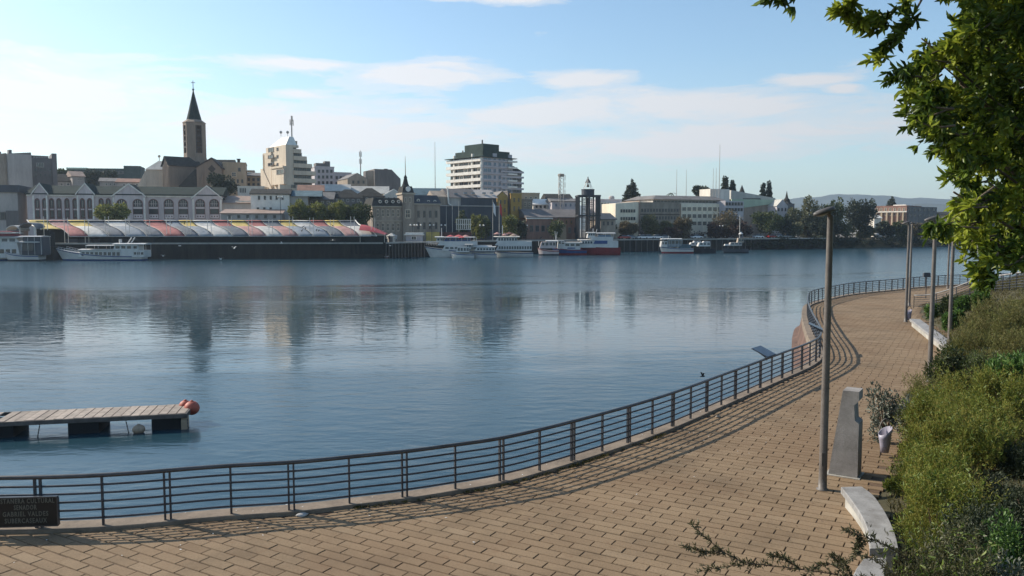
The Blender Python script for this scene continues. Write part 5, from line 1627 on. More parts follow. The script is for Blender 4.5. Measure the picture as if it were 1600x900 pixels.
for px, w, py, lab in ((20, 24, 352, 'white curved awning nearest the left edge of the quay'), (43, 30, 347.5, 'grey curved awning between the white awning and the yellow tent')):
    c0 = at(px, py, 199)
    t = thing('awning', lab, 'awning', Vector((c0.x, 199, ZC)))
    hw2 = w * 199 / FPX / 2
    hh = c0.z - ZC
    ar = [(hw2 * math.sin(a), hh - (1 - math.cos(a)) * hw2 * .9) for a in np.linspace(-1.1, 1.25, 12)]
    MB().prism_y([(x, z_) for x, z_ in ar] + [(x, z_ - .22) for x, z_ in reversed(ar)], -.2, 4).build('canopy', M['tent_white' if px < 30 else 'tent_grey'], t)
    for x in (-hw2 * .8, hw2 * .85): MB().tube([(x, 0, 0), (x, 0, hh - hw2 * .5)], .07, 6).build('pole', M['offwhite'], t)
p = at(77, 405, 194)
dp = thing('dock_pier', 'dark square mooring pier between the two left boats', 'pier', Vector((p.x, 194, ZW)))
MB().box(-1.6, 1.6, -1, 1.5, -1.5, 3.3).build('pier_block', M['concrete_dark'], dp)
MB().box(-.7, .9, -.2, 1.2, 3.302, 6.6).box(-.35, .35, 0, .8, 6.602, 7.2).build('hut', M['shade_hut_black'], dp)

# kiosks, panels, poles on the quay
t = thing('kiosk', 'white hexagonal kiosk with pointed roof on the quay', 'kiosk', Vector(((612.5 - 800) / FPX * 212, 212, ZC)))
MB().lathe([(1.25, 0), (1.25, 1.55)], 6).build('wall', M['offwhite'], t); MB().lathe([(1.55, 1.553), (1.5, 1.65), (.15, 2.35)], 6).build('roof', M['pale_roof'], t)
MB().box(-.4, .4, -1.3, -1.0, .1, 1.35).build('door', M['grey_dark'], t)
t = thing('kiosk', 'white box kiosk with a projecting flat roof beside the yellow panels', 'kiosk', Vector(((647 - 800) / FPX * 221, 221, ZC)))
MB().box(-2.2, 2.2, 0, 2.4, 0, 1.75).build('wall', M['lavender'], t); MB().box(-2.6, 2.6, -.5, 2.7, 1.753, 2.05).box(-2.3, 2.4, -.2, 2.5, 2.052, 2.5).build('roof', M['white'], t)
win_ = link('window', WM['white'], t, (0, -.01, .5), (0, 0, 0), (1.4, 1, .9))
t = thing('hoarding', 'yellow painted hoarding panels on the quay', 'hoarding', Vector(((676.5 - 800) / FPX * 231, 231, ZC)))
for k in range(4): MB().box(-1.95 + k * .98, -1.0 + k * .98, -.04, .04, 0, 2.6).build('panel', M['tent_yellow'], t)
for k in range(5): MB().box(-2.0 + k * .98, -1.9 + k * .98, .042, .15, 0, 2.7).build('post', M['frame_wood'], t)
t = thing('container', 'long brown container behind the white tour boat', 'container', Vector(((712 - 800) / FPX * 234, 234, ZC)))
MB().box(-4.6, 4.6, 0, 2.4, .1, 2.5).build('body', M['red_brown'], t)
for k in range(18): MB().box(-4.5 + k * .52, -4.3 + k * .52, -.06, -.003, .15, 2.45).build('rib', M['red_brown'], t)
t = thing('lattice_board', 'white pierced lattice board standing behind the brown container', 'board', Vector(((724.5 - 800) / FPX * 240, 240, ZC)))
zt_ = at(724, 342, 240).z - ZC; zb_ = at(724, 359, 240).z - ZC
for k in range(8): MB().box(-2.2 + k * .58, -1.9 + k * .58, -.06, .06, zb_, zt_).build('slat', M['offwhite'], t)
MB().box(-2.3, 2.3, -.09, -.062, zb_, zb_ + .2).box(-2.3, 2.3, -.09, -.062, zt_ - .2, zt_).box(-2.3, 2.3, -.09, -.062, (zb_ + zt_) / 2 - .1, (zb_ + zt_) / 2 + .1).build('frame', M['offwhite'], t)
MB().box(-2.0, -1.8, .1, .3, 0, zb_ + .3).box(1.8, 2.0, .1, .3, 0, zb_ + .3).build('leg', M['steel_dark'], t)
for px, yt, fl_, lab in ((697.5, 320, None, 'leftmost bare flagpole behind the white tour boat'), (707, 318, None, 'middle bare flagpole above the red boat canopies'), (717, 314, None, 'bare flagpole in front of the pierced lattice board'), (770, 312, 'flag_white', 'flagpole with a white flag'), (780, 313, 'flag_red', 'flagpole with a red flag')):
    t = mast(px, yt, 372, 238 if px < 760 else 243, lab, .09, False, 0, 'offwhite', 'flagpole', 'flagpole', 'flagpoles on the quay')
    if fl_:
        h = at(px, yt + 3, 243).z - ZC
        vs, fs = [], []
        for i in range(6):
            for j in range(4): vs.append((.08 + i * .14 + .05 * j, .12 * math.sin(i * 1.3 + j), h - j * 1.1 - i * .25))
        for i in range(5):
            for j in range(3): fs.append((i * 4 + j, i * 4 + j + 1, i * 4 + j + 5, i * 4 + j + 4))
        MB().add(vs, fs).build('flag', M[fl_], t, smooth=True)
for k, px in enumerate((645, 655, 675, 693, 753, 821, 440, 1126)):
    Y = np.interp(px, [q[0] for q in QUAY], [q[1] for q in QUAY]) + 8
    t = thing('globe_lamp', {440: 'globe lamp behind the market tents', 645: 'leftmost globe lamp beside the white box kiosk', 655: 'globe lamp over the box kiosk roof', 675: 'globe lamp behind the yellow panels', 693: 'globe lamp over the brown container', 753: 'globe lamp among the young trees by the flags', 821: 'globe lamp left of the brick shed', 1126: 'globe lamp on the right quay by the motorboats'}[px], 'lamp post', Vector(((px - 800) / FPX * Y, Y, ZC)), 0, 'globe lamps along the far quay')
    hh = 4.2 if px != 440 else 11.5
    MB().tube([(0, 0, 0), (0, 0, hh)], .07, 6).build('pole', M['steel_dark'], t)
    MB().box(-.6, .6, -.05, .05, hh, hh + .1).build('arm', M['steel_dark'], t)
    for x in (-.55, .55): MB().ball((x, 0, hh + .35), .26, 8, 6).build('globe', M['white'], t)
# ================================================================== TREES ACROSS THE RIVER
def tree(px, ytop, ybot, Y, hw, m, label, n=1500, kind='round', leaf=.55, name='tree', group=None, trunk=True, sub=10):
    base = Vector(((px - 800) / FPX * Y, Y, ZC))
    zt, zb = at(px, ytop, Y).z - ZC, at(px, ybot, Y).z - ZC
    zb = max(zb, .2)
    r = hw * Y / FPX
    t = thing(name, label, 'tree' if name != 'shrub' else 'shrub', base, 0, group)
    H_ = zt - zb
    blobs = []
    rg = random.Random(int(px * 7 + ytop))
    if kind == 'round':
        k = 7
        blobs.append(((0, 0, zb + H_ * .52), (r * .8, r * .7, H_ * .48)))
        for i in range(k):
            a = rg.uniform(0, 6.28)
            q = rg.uniform(.35, .62)
            zc = zb + H_ * rg.uniform(.30, .80)
            s_ = rg.uniform(.35, .5)
            blobs.append(((r * q * math.cos(a) * 1.1, r * q * math.sin(a), zc), (r * s_, r * s_, H_ * s_ * .62)))
    elif kind == 'cypress':
        for i in range(6):
            u = i / 5
            blobs.append(((rg.uniform(-.1, .1) * r, 0, zb + H_ * (.12 + .76 * u)), (r * (1 - u * .65) * .95, r * (1 - u * .65) * .9, H_ * .16)))
    elif kind == 'pine':
        for i in range(9):
            u = i / 8
            zc = zb + H_ * (.06 + .9 * u)
            rr = r * (1 - u) ** .8 + .3
            for q in range(5 if u < .8 else 2):
                a = q * 1.257 + i * .7
                blobs.append(((rr * .6 * math.cos(a), rr * .6 * math.sin(a), zc - .15 * rr), (rr * .52 + .2, rr * .52 + .2, H_ * .030 + .1)))
    elif kind == 'dome':
        blobs.append(((0, 0, zb + H_ * .45), (r * .97, r * .9, H_ * .5)))
        for i in range(6):
            a = i * 1.05
            blobs.append(((r * .55 * math.cos(a), r * .5 * math.sin(a), zb + H_ * .55), (r * .45, r * .4, H_ * .36)))
    elif kind == 'multi':
        for i in range(9):
            x = rg.uniform(-.75, .75)
            zc = zb + H_ * rg.uniform(.25, .78) * (1 - .25 * abs(x))
            s_ = rg.uniform(.28, .42)
            blobs.append(((r * x, rg.uniform(-.3, .3) * r, zc), (r * s_, r * s_, H_ * s_ * .66)))
        blobs.append(((r * .1, 0, zb + H_ * .68), (r * .4, r * .4, H_ * .32)))
        blobs.append(((0, 0, zb + H_ * .2), (r * .9, r * .6, H_ * .24)))
    if kind == 'palm':
        vs, fs = [], []
        for i in range(16):
            a = i * .393 + .1 * rg.random()
            el_ = rg.uniform(.1, .9)
            p0 = Vector((0, 0, zt - H_ * .35))
            for k in range(5):
                u0, u1 = k / 5, (k + 1) / 5
                def fp(u): return p0 + Vector((math.cos(a) * r * u, math.sin(a) * r * u, H_ * .5 * (el_ * u - 1.0 * u * u)))
                d = Vector((-math.sin(a), math.cos(a), 0)) * .22 * (1 - .6 * u0)
                q = len(vs)
                vs += [fp(u0) - d, fp(u0) + d, fp(u1) + d * .8, fp(u1) - d * .8]
                fs.append((q, q + 1, q + 2, q + 3))
        MB().add(vs, fs).build('crown', M[m], t)
    else:
        me = crown_mesh('crown', blobs, int(n * 2.1), leaf * 1.25, leaf * .85, M[m], .1, .9, sub=sub + 3, shell=.35)
        o = link('crown', me, t)
        tag(o, kind='stuff')
    if trunk:
        th = zb + H_ * .45
        mb = MB().tube([(0, 0, -.3), (.03 * r, 0, th * .5), (0, .02 * r, th)], [max(.12, r * .085), max(.1, r * .06), .06], 7)
        if kind == 'round':
            for a in (.4, 2.2, 4.1): mb.tube([(0, 0, th * .55), (r * .3 * math.cos(a), r * .3 * math.sin(a), th * .95)], [max(.07, r * .04), .04], 5)
        mb.build('trunk', M['bark'], t)
    return t


tree(176, 320, 350, 214, 27, 'leaf_far_light', 'yellow green tree in front of the arcade hall', 1400, leaf=.6)
tree(352, 274, 304, 268, 25, 'leaf_far_dark', 'dark tree between the church and the white annex', 1800, leaf=.6)
tree(470, 315, 352, 222, 19, 'leaf_far_light', 'leftmost of the light green trees behind the market tents', 1300)
tree(497, 316, 352, 223, 18, 'leaf_far_light', 'light green tree in the middle behind the market tents', 1300)
tree(530, 315, 352, 224, 17, 'leaf_far_light', 'yellowish tree second from right behind the market tents', 1300)
tree(561, 319, 352, 225, 22, 'leaf_far', 'rightmost, greener tree behind the market tents', 1500)
for i, (px, yt, hw, m, lab) in enumerate(((122, 268, 15, 'leaf_far_dark', 'dark tree at left below the green building'), (146, 266, 17, 'leaf_far_dark', 'dark bushy tree in the middle below the green building'), (172, 266, 15, 'leaf_far_dark', 'dark tree at right below the green building'), (101, 265, 12, 'leaf_far', 'low green treetop beside the fin wall'))):
    tree(px, yt, 292, 330, hw, m, lab, 1100, leaf=.8)
for px, yt, hw, m, lab, Y in ((743, 336, 9, 'leaf_far_light', 'thin young tree left of the lattice board', 247), (759, 338, 10, 'leaf_far', 'young tree left of the white flag', 247), (750, 347, 8, 'leaf_far_light', 'small bright sapling between two young trees', 245),
                          (795, 338, 13, 'leaf_far_light', 'light green young tree right of the red flag', 249), (811, 345, 12, 'leaf_far_dark', 'dark tree at the corner by the brick shed', 251), (867, 345, 13, 'leaf_far', 'small bushy tree before the brick shed', 258), (722, 330, 10, 'leaf_far', 'slim tree just behind the lattice board', 250)):
    tree(px, yt, 373, Y, hw, m, lab, 700, leaf=.5)
for px, yt, hw, m, lab, Y in ((946, 345, 15, 'leaf_far_olive', 'olive tree right of the bell tower', 277), (981, 347, 16, 'leaf_far_brown', 'brownish tree below the cream house', 279), (1015, 337, 14, 'leaf_far_olive', 'olive green tree before the dark brown block', 283), (1041, 344, 11, 'leaf_far_olive', 'small olive tree between two taller trees', 284),
                          (1064, 341, 17, 'leaf_far_brown', 'rust brown tree at the corner of the cream offices', 286), (1135, 330, 27, 'leaf_far_brown', 'large rust coloured tree right of the cream offices', 296), (1150, 345, 22, 'leaf_far_red', 'dark reddish tree beside the mast boat', 292),
                          (1117, 349, 13, 'leaf_far_red', 'dark red shrubby tree below the cream offices', 293), (1050, 357, 14, 'leaf_far_red', 'low reddish shrubby tree by the parked cars', 282)):
    tree(px, yt, 372, Y, hw, m, lab, 1300, leaf=.6)
tree(1202, 331, 366, 300, 27, 'leaf_far', 'broad rounded green tree on the right quay', 2000, leaf=.6)
tree(1226, 335, 368, 302, 15, 'leaf_far_dark', 'smaller darker rounded tree touching the broad green one', 1200, leaf=.6)
tree(1262, 305, 372, 315, 34, 'leaf_far_olive', 'big grey green tree mass left of the nearest lamp', 3200, 'multi', .75)
tree(1302, 308, 372, 318, 24, 'leaf_far', 'tall uneven green tree just behind the nearest lamp head', 2400, 'multi', .75)
tree(1342, 306, 372, 322, 25, 'leaf_far_dark', 'large dark dome shaped tree', 2800, 'dome', .65)
tree(1285, 335, 378, 309, 26, 'leaf_far_dark', 'dark lower tree at the water behind the nearest lamp', 1700, 'multi', .7)
tree(1240, 348, 372, 304, 16, 'leaf_far_olive', 'grey olive low tree at the end of the quay', 1000, 'round', .6)
tree(986, 281, 318, 330, 14, 'leaf_far_dark', 'dark conical Norfolk pine behind the cream house', 3000, 'pine', .55, 'pine_tree')
tree(1095, 288, 309, 345, 15, 'leaf_far_dark', 'dark treetop above the left end of the flat roof', 1300, leaf=.7)
tree(1131, 276, 305, 350, 8, 'leaf_far_dark', 'tall narrow treetop left of the lift house', 1000, 'cypress', .6)
tree(1142, 282, 305, 350, 7, 'leaf_far_dark', 'shorter narrow treetop right behind the lift house', 800, 'cypress', .6)
tree(1190, 285, 314, 362, 6.5, 'leaf_far_dark', 'dark cypress, left one of the pair on the skyline', 1100, 'cypress', .5, 'cypress_tree')
tree(1199, 283, 314, 362, 7, 'leaf_far_dark', 'dark cypress, taller right one of the pair on the skyline', 1100, 'cypress', .5, 'cypress_tree')
tree(1047, 297, 312, 345, 9, 'leaf_far_dark', 'small palm on the skyline above the flat roof', kind='palm', name='palm_tree')
tree(1462, 326, 350, 395, 11, 'leaf_far_dark', 'palm at the right end of the brick hotel', kind='palm', name='palm_tree')
tree(1390, 307, 325, 420, 7, 'leaf_far_dark', 'small distant pine above the brick hotel', 1100, 'pine', .5, 'pine_tree')
for i, (px, yt, hw, Y, m, lab) in enumerate(((1378, 345, 17, 330, 'leaf_far_dark', 'dark waterside tree left of the slim far lamp posts'), (1402, 346, 17, 337, 'leaf_far', 'green waterside tree between dome tree and lamp posts'), (1428, 348, 18, 345, 'leaf_far_brown', 'brownish waterside tree behind the slim far lamp posts'), (1455, 344, 19, 352, 'leaf_far_dark', 'dark waterside tree below the palm'), (1482, 340, 20, 362, 'leaf_far_dark', 'dark waterside tree right of the palm'), (1512, 342, 22, 375, 'leaf_far', 'waterside tree behind the overhanging leaves'), (1545, 345, 24, 392, 'leaf_far_dark', 'last waterside tree, mostly behind the overhanging leaves'), (1350, 352, 14, 323, 'leaf_far_olive', 'olive bush at the foot of the dome shaped tree'))):
    tree(px, yt, 383, Y, hw, m, lab, 1500, 'multi', .7)
# overhanging shrubs on the quay wall, right
def far_scrub(px0, px1, Ys, y0, y1, m, n, nm):
    blobs = []
    for i in range(26):
        u = (i + rng.random()) / 26
        px = px0 + (px1 - px0) * u
        Y = Ys[0] + (Ys[1] - Ys[0]) * u
        p = at(px, rng.uniform(y0, y1), Y + rng.uniform(-1, 1.5))
        r = rng.uniform(1.2, 2.4)
        blobs.append(((p.x, p.y, p.z), (r * 1.4, r, r * .7)))
    tag(link(nm, crown_mesh(nm, blobs, n, .6, .38, M[m], .3, .9), None), kind='stuff')
far_scrub(1168, 1292, (288.5, 304.5), 374, 383, 'leaf_far_dark', 4500, 'undergrowth')
far_scrub(1292, 1440, (306, 337), 371, 385, 'leaf_far_dark', 6000, 'undergrowth')
far_scrub(1440, 1600, (338, 392), 366, 382, 'leaf_far_dark', 6000, 'undergrowth')
far_scrub(1000, 1160, (289, 300), 364, 370, 'leaf_far_red', 2200, 'undergrowth')
for k in range(16):
    px = rng.uniform(1366, 1402)
    p = at(px, 366 + rng.uniform(0, 14), 327 + (px - 1366) * .15)
    mb = MB().ball((0, 0, 0), rng.uniform(.5, 1.1), 7, 5, 0, (1.4, 1, .7))
    o = mb.build('rock', M['rock_pale'], None, p)
    tag(o, 'pale rock in the heap spilling down the far bank', 'rock', 'pale rocks on the far bank')
# ------------------------------------------------------------------ generic far town behind everything
for i, (px, w, yt, Y, m, rm) in enumerate(((1475, 34, 336, 470, 'tan_wall', 'slate'), (1180, 36, 322, 480, 'lavender', 'grey_roof'))):
    bld('house', ('tan house far behind the palm', 'pale house far behind the big sloping hall')[i], px - w / 2, px + w / 2, Y, Y + 2, yt, 10, m, 'house', None, 'gable', yt - 5, rm)

# ================================================================== BOATS
def boat(px0, px1, Y, bow, label, name='tour_boat', cat='boat', beam=4.0, sheer=1.3, rise=.9, hull='boat_white', low='boat_blue', stripe='boat_blue', parts=(), group=None, rake=.09, z_low=.35):
    """local x runs left to right in the view, bow says which end is the bow; parts are given in pixels"""
    x0, x1 = (px0 - 800) / FPX * Y, (px1 - 800) / FPX * Y
    L = x1 - x0
    t = thing(name, label, cat, Vector((x0, Y, ZW)), 0, group)
    ns = 14
    X = lambda s: (L * s if bow == 'R' else L * (1 - s))
    hb = lambda s: beam / 2 * (min(1, .78 + s * .6) if s < .4 else max(.02, 1 - ((s - .4) / .6) ** 2.4))
    sh = lambda s: sheer + rise * s ** 2.6
    zbands = [-.45, z_low, None, None]
    def strip(za, zb_, name_, m, grow=0.0):
        vs, fs = [], []
        for i in range(ns + 1):
            s = i / ns
            b = hb(s)
            S = sh(s)
            for z in (za(S), zb_(S)):
                q = max(0, min(1, (z + .45) / (S + .45)))
                xs = s - rake * (1 - q) * (s ** 4)
                ww = b * (.72 + .28 * q ** .6) + grow
                vs += [(X(xs), -ww, z), (X(xs), ww, z)]
        for i in range(ns):
            a, c = i * 4, i * 4 + 4
            fs += [(a, c, c + 2, a + 2), (a + 1, a + 3, c + 3, c + 1)]
        fs += [(0, 2, 3, 1)]
        return vs, fs
    hm = MB()
    v, f_ = strip(lambda S: -.45, lambda S: z_low, '', 0); hm.add(v, f_, 1)
    v, f_ = strip(lambda S: z_low, lambda S: S, '', 0); hm.add(v, f_, 0)
    vs = []
    for i in range(ns + 1):
        s = i / ns
        vs += [(X(s), -hb(s), sh(s) - .12), (X(s), hb(s), sh(s) - .12)]
    hm.add(vs, [(i * 2, i * 2 + 1, i * 2 + 3, i * 2 + 2) for i in range(ns)], 0)
    hm.build('hull', [M[hull], M[low]], t)
    if stripe:
        v, f_ = strip(lambda S: S - .30, lambda S: S - .10, '', 0, .03)
        MB().add(v, f_).build('rubbing_strake', M[stripe], t)
    Yf = Y - beam / 2
    zz_ = lambda py: at((px0 + px1) / 2, py, Yf).z - ZW
    xx_ = lambda px: (px - 800) / FPX * Yf - x0
    for pt in parts:
        k = pt[0]
        if k == 'cabin':      # name, px0, px1, ytop, ybot, mat, nwin, wtop, wbot, inset
            _, nm, a, b, yt, yb, m, nw, wt, wb, ins = pt
            xa, xb, za, zb_ = xx_(a), xx_(b), zz_(yb), zz_(yt)
            w = beam / 2 - ins
            sl = min(.8, (xb - xa) * .12)
            fr_ = (0, sl) if bow == 'R' else (sl, 0)
            c = MB().frustum((xa, xb, -w, w), (xa + fr_[0], xb - fr_[1], -w + .1, w - .1), za, zb_).build(nm, M[m], t)
            for i in range(nw):
                xc = xa + fr_[0] + (xb - xa - sl) * (i + .5) / nw
                ww = (xb - xa - sl) / nw * .36
                z0_, z1_ = zz_(wb), zz_(wt)
                def yw(z): return -w + .1 * (z - za) / max(.01, zb_ - za) - .03
                MB().add([(xc - ww, yw(z0_), z0_), (xc + ww, yw(z0_), z0_), (xc + ww, yw(z1_), z1_), (xc - ww, yw(z1_), z1_), (xc - ww, yw(z0_) + .06, z0_), (xc + ww, yw(z0_) + .06, z0_), (xc + ww, yw(z1_) + .06, z1_), (xc - ww, yw(z1_) + .06, z1_)],
                         [(0, 1, 2, 3), (0, 4, 5, 1), (1, 5, 6, 2), (2, 6, 7, 3), (3, 7, 4, 0)]).build('window', M['glass_dark'], c)
        elif k == 'roof':     # name, px0, px1, y, thick px, mat, overhang
            _, nm, a, b, y, th, m, ov = pt
            w = beam / 2 - .25 + ov
            xa, xb = xx_(a), xx_(b)
            z1_ = zz_(y)
            z0_ = zz_(y + th)
            n = 6
            poly_ = [(-w * math.cos(math.pi * i / n), z0_ + (z1_ - z0_) * (.5 + .5 * math.sin(math.pi * i / n))) for i in range(n + 1)] + [(w, z0_), (-w, z0_)][::1]
            MB().prism_x([(-w, z0_)] + [(-w + 2 * w * i / n, z0_ + (z1_ - z0_) * (.45 + .55 * math.sin(math.pi * i / n))) for i in range(n + 1)] + [(w, z0_)], xa, xb).build(nm, M[m], t)
        elif k == 'posts':    # px0, px1, n, ytop, ybot
            _, a, b, n, yt, yb = pt
            for i in range(n):
                x = xx_(a + (b - a) * i / max(1, n - 1))
                for s_ in (-1, 1): MB().tube([(x, s_ * (beam / 2 - .3), zz_(yb)), (x, s_ * (beam / 2 - .3), zz_(yt))], .05, 5).build('post', M['boat_white'], t)
        elif k == 'rail':     # px0, px1, ytop0, ytop1, ybot0, ybot1, n
            _, a, b, y0_, y1_, b0, b1, n = pt
            mb = MB()
            for s_ in (-1, 1):
                w = s_ * (beam / 2 * .85)
                for u in (0, .5): mb.tube([(xx_(a), w, zz_(y0_ + (b0 - y0_) * u)), (xx_(b), w * .8, zz_(y1_ + (b1 - y1_) * u))], .04, 4)
                for i in range(n):
                    u = i / (n - 1)
                    x = xx_(a + (b - a) * u)
                    mb.tube([(x, w * (1 - .2 * u), zz_(b0 + (b1 - b0) * u)), (x, w * (1 - .2 * u), zz_(y0_ + (y1_ - y0_) * u))], .035, 4)
            mb.build('railing', M['boat_white'], t)
        elif k == 'mast':     # px, ytop, ybot, r, mat
            _, a, yt, yb, r, m = pt[:6]
            dx = pt[6] if len(pt) > 6 else 0
            MB().tube([(xx_(a), 0, zz_(yb)), (xx_(a + dx), 0, zz_(yt))], r, 6).build('mast', M[m], t)
        elif k == 'umbrella':
            _, a, hw_, yt, yb, m = pt[:6]
            r = hw_ * Yf / FPX
            MB().lathe([(r, zz_(yb)), (r * .98, zz_(yb) + .05), (.08, zz_(yt))], 10, (xx_(a), pt[6] if len(pt) > 6 else 0, 0)).build('canopy', M[m], t)
    return t


boat(-62, 31, 191, 'R', 'white tour boat with dark red upper deck cut by the left edge', beam=5, parts=(
    ('cabin', 'cabin', -60, 31, 379, 403, 'boat_white', 9, 389.5, 396, .3), ('cabin', 'upper_cabin', -60, 29, 371, 378.8, 'boat_white', 7, 373, 377.5, .6),
    ('roof', 'roof', -62, 31, 369, 2.5, 'boat_white', .2), ('cabin', 'bridge', -60, 20, 365, 369, 'boat_red', 0, 0, 0, .8), ('roof', 'bridge_roof', -60, 20, 363, 1.6, 'boat_white', .0), ('roof', 'bridge_top', -60, 15, 361, 1.5, 'boat_red', -.6)))
boat(8, 66, 188.5, 'L', 'white boat with dark open stern cabin beside the mooring pier', beam=4.2, low='boat_black', parts=(
    ('cabin', 'cabin', 31, 65, 370, 399, 'charcoal', 0, 0, 0, .5), ('cabin', 'rear_wall', 32, 52, 379.5, 394, 'boat_black', 5, 381, 391, .3), ('roof', 'roof', 28, 65, 368.5, 1.8, 'boat_white', .1), ('roof', 'lower_roof', 30, 61, 376.5, 2.6, 'boat_white', .15), ('posts', 33, 64, 4, 370, 398)))
boat(88, 226, 190.5, 'L', 'white passenger boat with long cabin and blue stripe below the market', beam=4.4, sheer=1.15, rise=1.75, stripe='boat_blue', parts=(
    ('cabin', 'saloon', 120, 187, 391, 402, 'boat_white', 9, 394, 400, .35), ('roof', 'saloon_roof', 121, 186, 389, 2.4, 'boat_white', .1), ('cabin', 'wheelhouse', 173, 214, 381, 402, 'boat_white', 4, 384.5, 388.5, .5), ('roof', 'wheelhouse_roof', 175, 226, 380, 2.2, 'boat_white', .05),
    ('cabin', 'stern_cabin', 205, 224, 391, 402, 'boat_white', 3, 394, 398, .3), ('posts', 208, 224, 3, 381, 400), ('roof', 'awning', 132, 176, 382.8, 1.4, 'boat_white', -.3), ('posts', 134, 172, 3, 384, 390), ('rail', 90, 120, 386, 392, 391, 397, 7),
    ('mast', 193, 371, 381, .14, 'boat_white', 7), ('mast', 198, 371, 381, .14, 'boat_white', 7), ('mast', 182, 374, 381, .35, 'boat_white'))).__setitem__('label', 'white passenger boat with long cabin and blue stripe below the market')
boat(664, 772, 211, 'L', 'white two deck tour boat under red parasols', beam=5.2, sheer=1.7, rise=1.2, low='boat_white', parts=(
    ('cabin', 'saloon', 690, 768, 383.5, 392, 'boat_white', 10, 386, 389, .3), ('cabin', 'upper_deck', 683, 745, 377, 383.4, 'boat_white', 0, 0, 0, .4), ('cabin', 'wheelhouse', 681, 692, 371, 379, 'boat_white', 2, 372.5, 376, .9), ('roof', 'wheelhouse_roof', 679, 693, 369.4, 1.8, 'boat_white', -.3),
    ('cabin', 'upper_cabin', 693, 734, 371, 377, 'boat_blue', 8, 372, 375.4, .7), ('roof', 'deck_roof', 690, 742, 370, 1.2, 'boat_white', .1), ('posts', 694, 740, 6, 371, 377), ('umbrella', 703, 7, 367.2, 370, 'canopy_red'), ('umbrella', 716, 8, 366.8, 369.8, 'canopy_red'), ('umbrella', 727, 7, 367, 370, 'tent_pink'), ('umbrella', 721, 7, 369.5, 371.4, 'canopy_red', -1.8),
    ('mast', 689, 356, 371, .10, 'boat_white'), ('rail', 666, 682, 377, 378, 383, 384, 5)))
boat(704, 741, 207.5, 'L', 'small white launch with four dark windows before the parasol boat', 'motor_launch', beam=3.0, sheer=1.0, rise=.5, low='boat_white', parts=(('cabin', 'cabin', 712, 733, 386, 394, 'boat_white', 4, 387.5, 392, .3), ('cabin', 'wheelhouse', 728, 736, 382, 389, 'boat_white', 2, 383, 386.5, .5), ('roof', 'roof', 726, 739, 381.3, 1.2, 'boat_white', -.1)))
boat(737, 776, 208.5, 'L', 'small white launch with a low flat roof next to the two deck ferry', 'motor_launch', beam=3.0, sheer=1.0, rise=.4, low='boat_white', parts=(('cabin', 'cabin', 741, 773, 386.5, 392.5, 'boat_white', 6, 387.8, 391, .3), ('roof', 'roof', 738, 775, 385, 1.4, 'boat_white', .0), ('mast', 744, 371, 386, .06, 'boat_white')))
boat(772, 833, 216, 'L', 'white two deck ferry with brown parasols and a band of dark windows', beam=5.2, sheer=1.2, rise=.4, low='boat_white', parts=(
    ('cabin', 'lower_deck', 774, 831, 383.5, 391.5, 'boat_white', 13, 384.8, 389.3, .2), ('cabin', 'upper_deck', 773, 831, 377, 383.4, 'boat_white', 0, 0, 0, .3), ('cabin', 'wheelhouse', 774, 808, 370.5, 377, 'boat_white', 7, 371.8, 376, .5), ('roof', 'roof', 771, 812, 369, 1.6, 'offwhite', .1),
    ('umbrella', 777, 6, 362.5, 366, 'tent_pink'), ('umbrella', 789, 6, 364, 368, 'tent_pink'), ('umbrella', 803, 7, 365, 368.5, 'brown_roof'), ('umbrella', 796, 8, 362.5, 366, 'red_brown', 1.5), ('mast', 785, 352, 370, .12, 'boat_white')))
boat(840, 873, 228, 'L', 'pinkish white fishing boat with open wheelhouse', 'fishing_boat', beam=3.4, sheer=1.3, rise=.8, hull='boat_pink', low='boat_black', stripe='boat_red', parts=(('cabin', 'deckhouse', 843, 869, 378, 388, 'boat_pink', 4, 379, 383.5, .4), ('roof', 'roof', 853, 872, 375.5, 2, 'boat_white', .0), ('mast', 869, 362, 376, .08, 'boat_white', 2), ('posts', 842, 868, 4, 377, 384)))
boat(862, 916, 230.5, 'L', 'white and blue workboat with maroon hull bottom', 'work_boat', beam=4.0, sheer=1.5, rise=.8, hull='boat_blue', low='boat_red', stripe='boat_red', z_low=.55, parts=(('cabin', 'cabin', 879, 907, 379, 390, 'boat_white', 3, 381, 384.5, .4), ('cabin', 'blue_panel', 886, 899, 386, 388.6, 'boat_blue', 0, 0, 0, .36), ('cabin', 'wheelhouse', 871, 882, 376, 389, 'boat_white', 2, 377, 381, .6), ('roof', 'roof', 878, 910, 378, 1.3, 'boat_white', .0), ('mast', 869, 361, 376, .09, 'boat_white', -1.5)))
boat(903, 968, 233, 'L', 'white catamaran with blue side panel and bright red hull', 'catamaran', beam=5.6, sheer=2.1, rise=.5, hull='boat_red', low='boat_red', stripe=None, parts=(
    ('cabin', 'saloon', 905, 966, 376.5, 387, 'boat_white', 0, 0, 0, .2), ('cabin', 'front_window', 907, 926, 376.4, 380, 'offwhite', 4, 377, 380.5, .15), ('cabin', 'blue_panel', 927, 949, 376, 381, 'boat_blue', 0, 0, 0, .14), ('roof', 'foredeck_roof', 904, 930, 374, 1.6, 'boat_white', .0), ('cabin', 'upper_deck', 921, 958, 370, 376.3, 'boat_white', 0, 0, 0, .7),
    ('cabin', 'wheelhouse', 918, 930, 364, 372, 'boat_white', 3, 365, 368, 1.0), ('roof', 'wheelhouse_roof', 917, 931, 362.7, 1.4, 'boat_white', -.7), ('cabin', 'upper_window', 933, 955, 367, 371, 'glass_blue', 0, 0, 0, .9), ('roof', 'deck_roof', 932, 962, 363.5, 1.5, 'boat_white', -.3), ('posts', 934, 958, 3, 364, 371), ('mast', 928, 357, 364, .10, 'boat_white'), ('mast', 932, 358, 366, .10, 'boat_white', 2)))
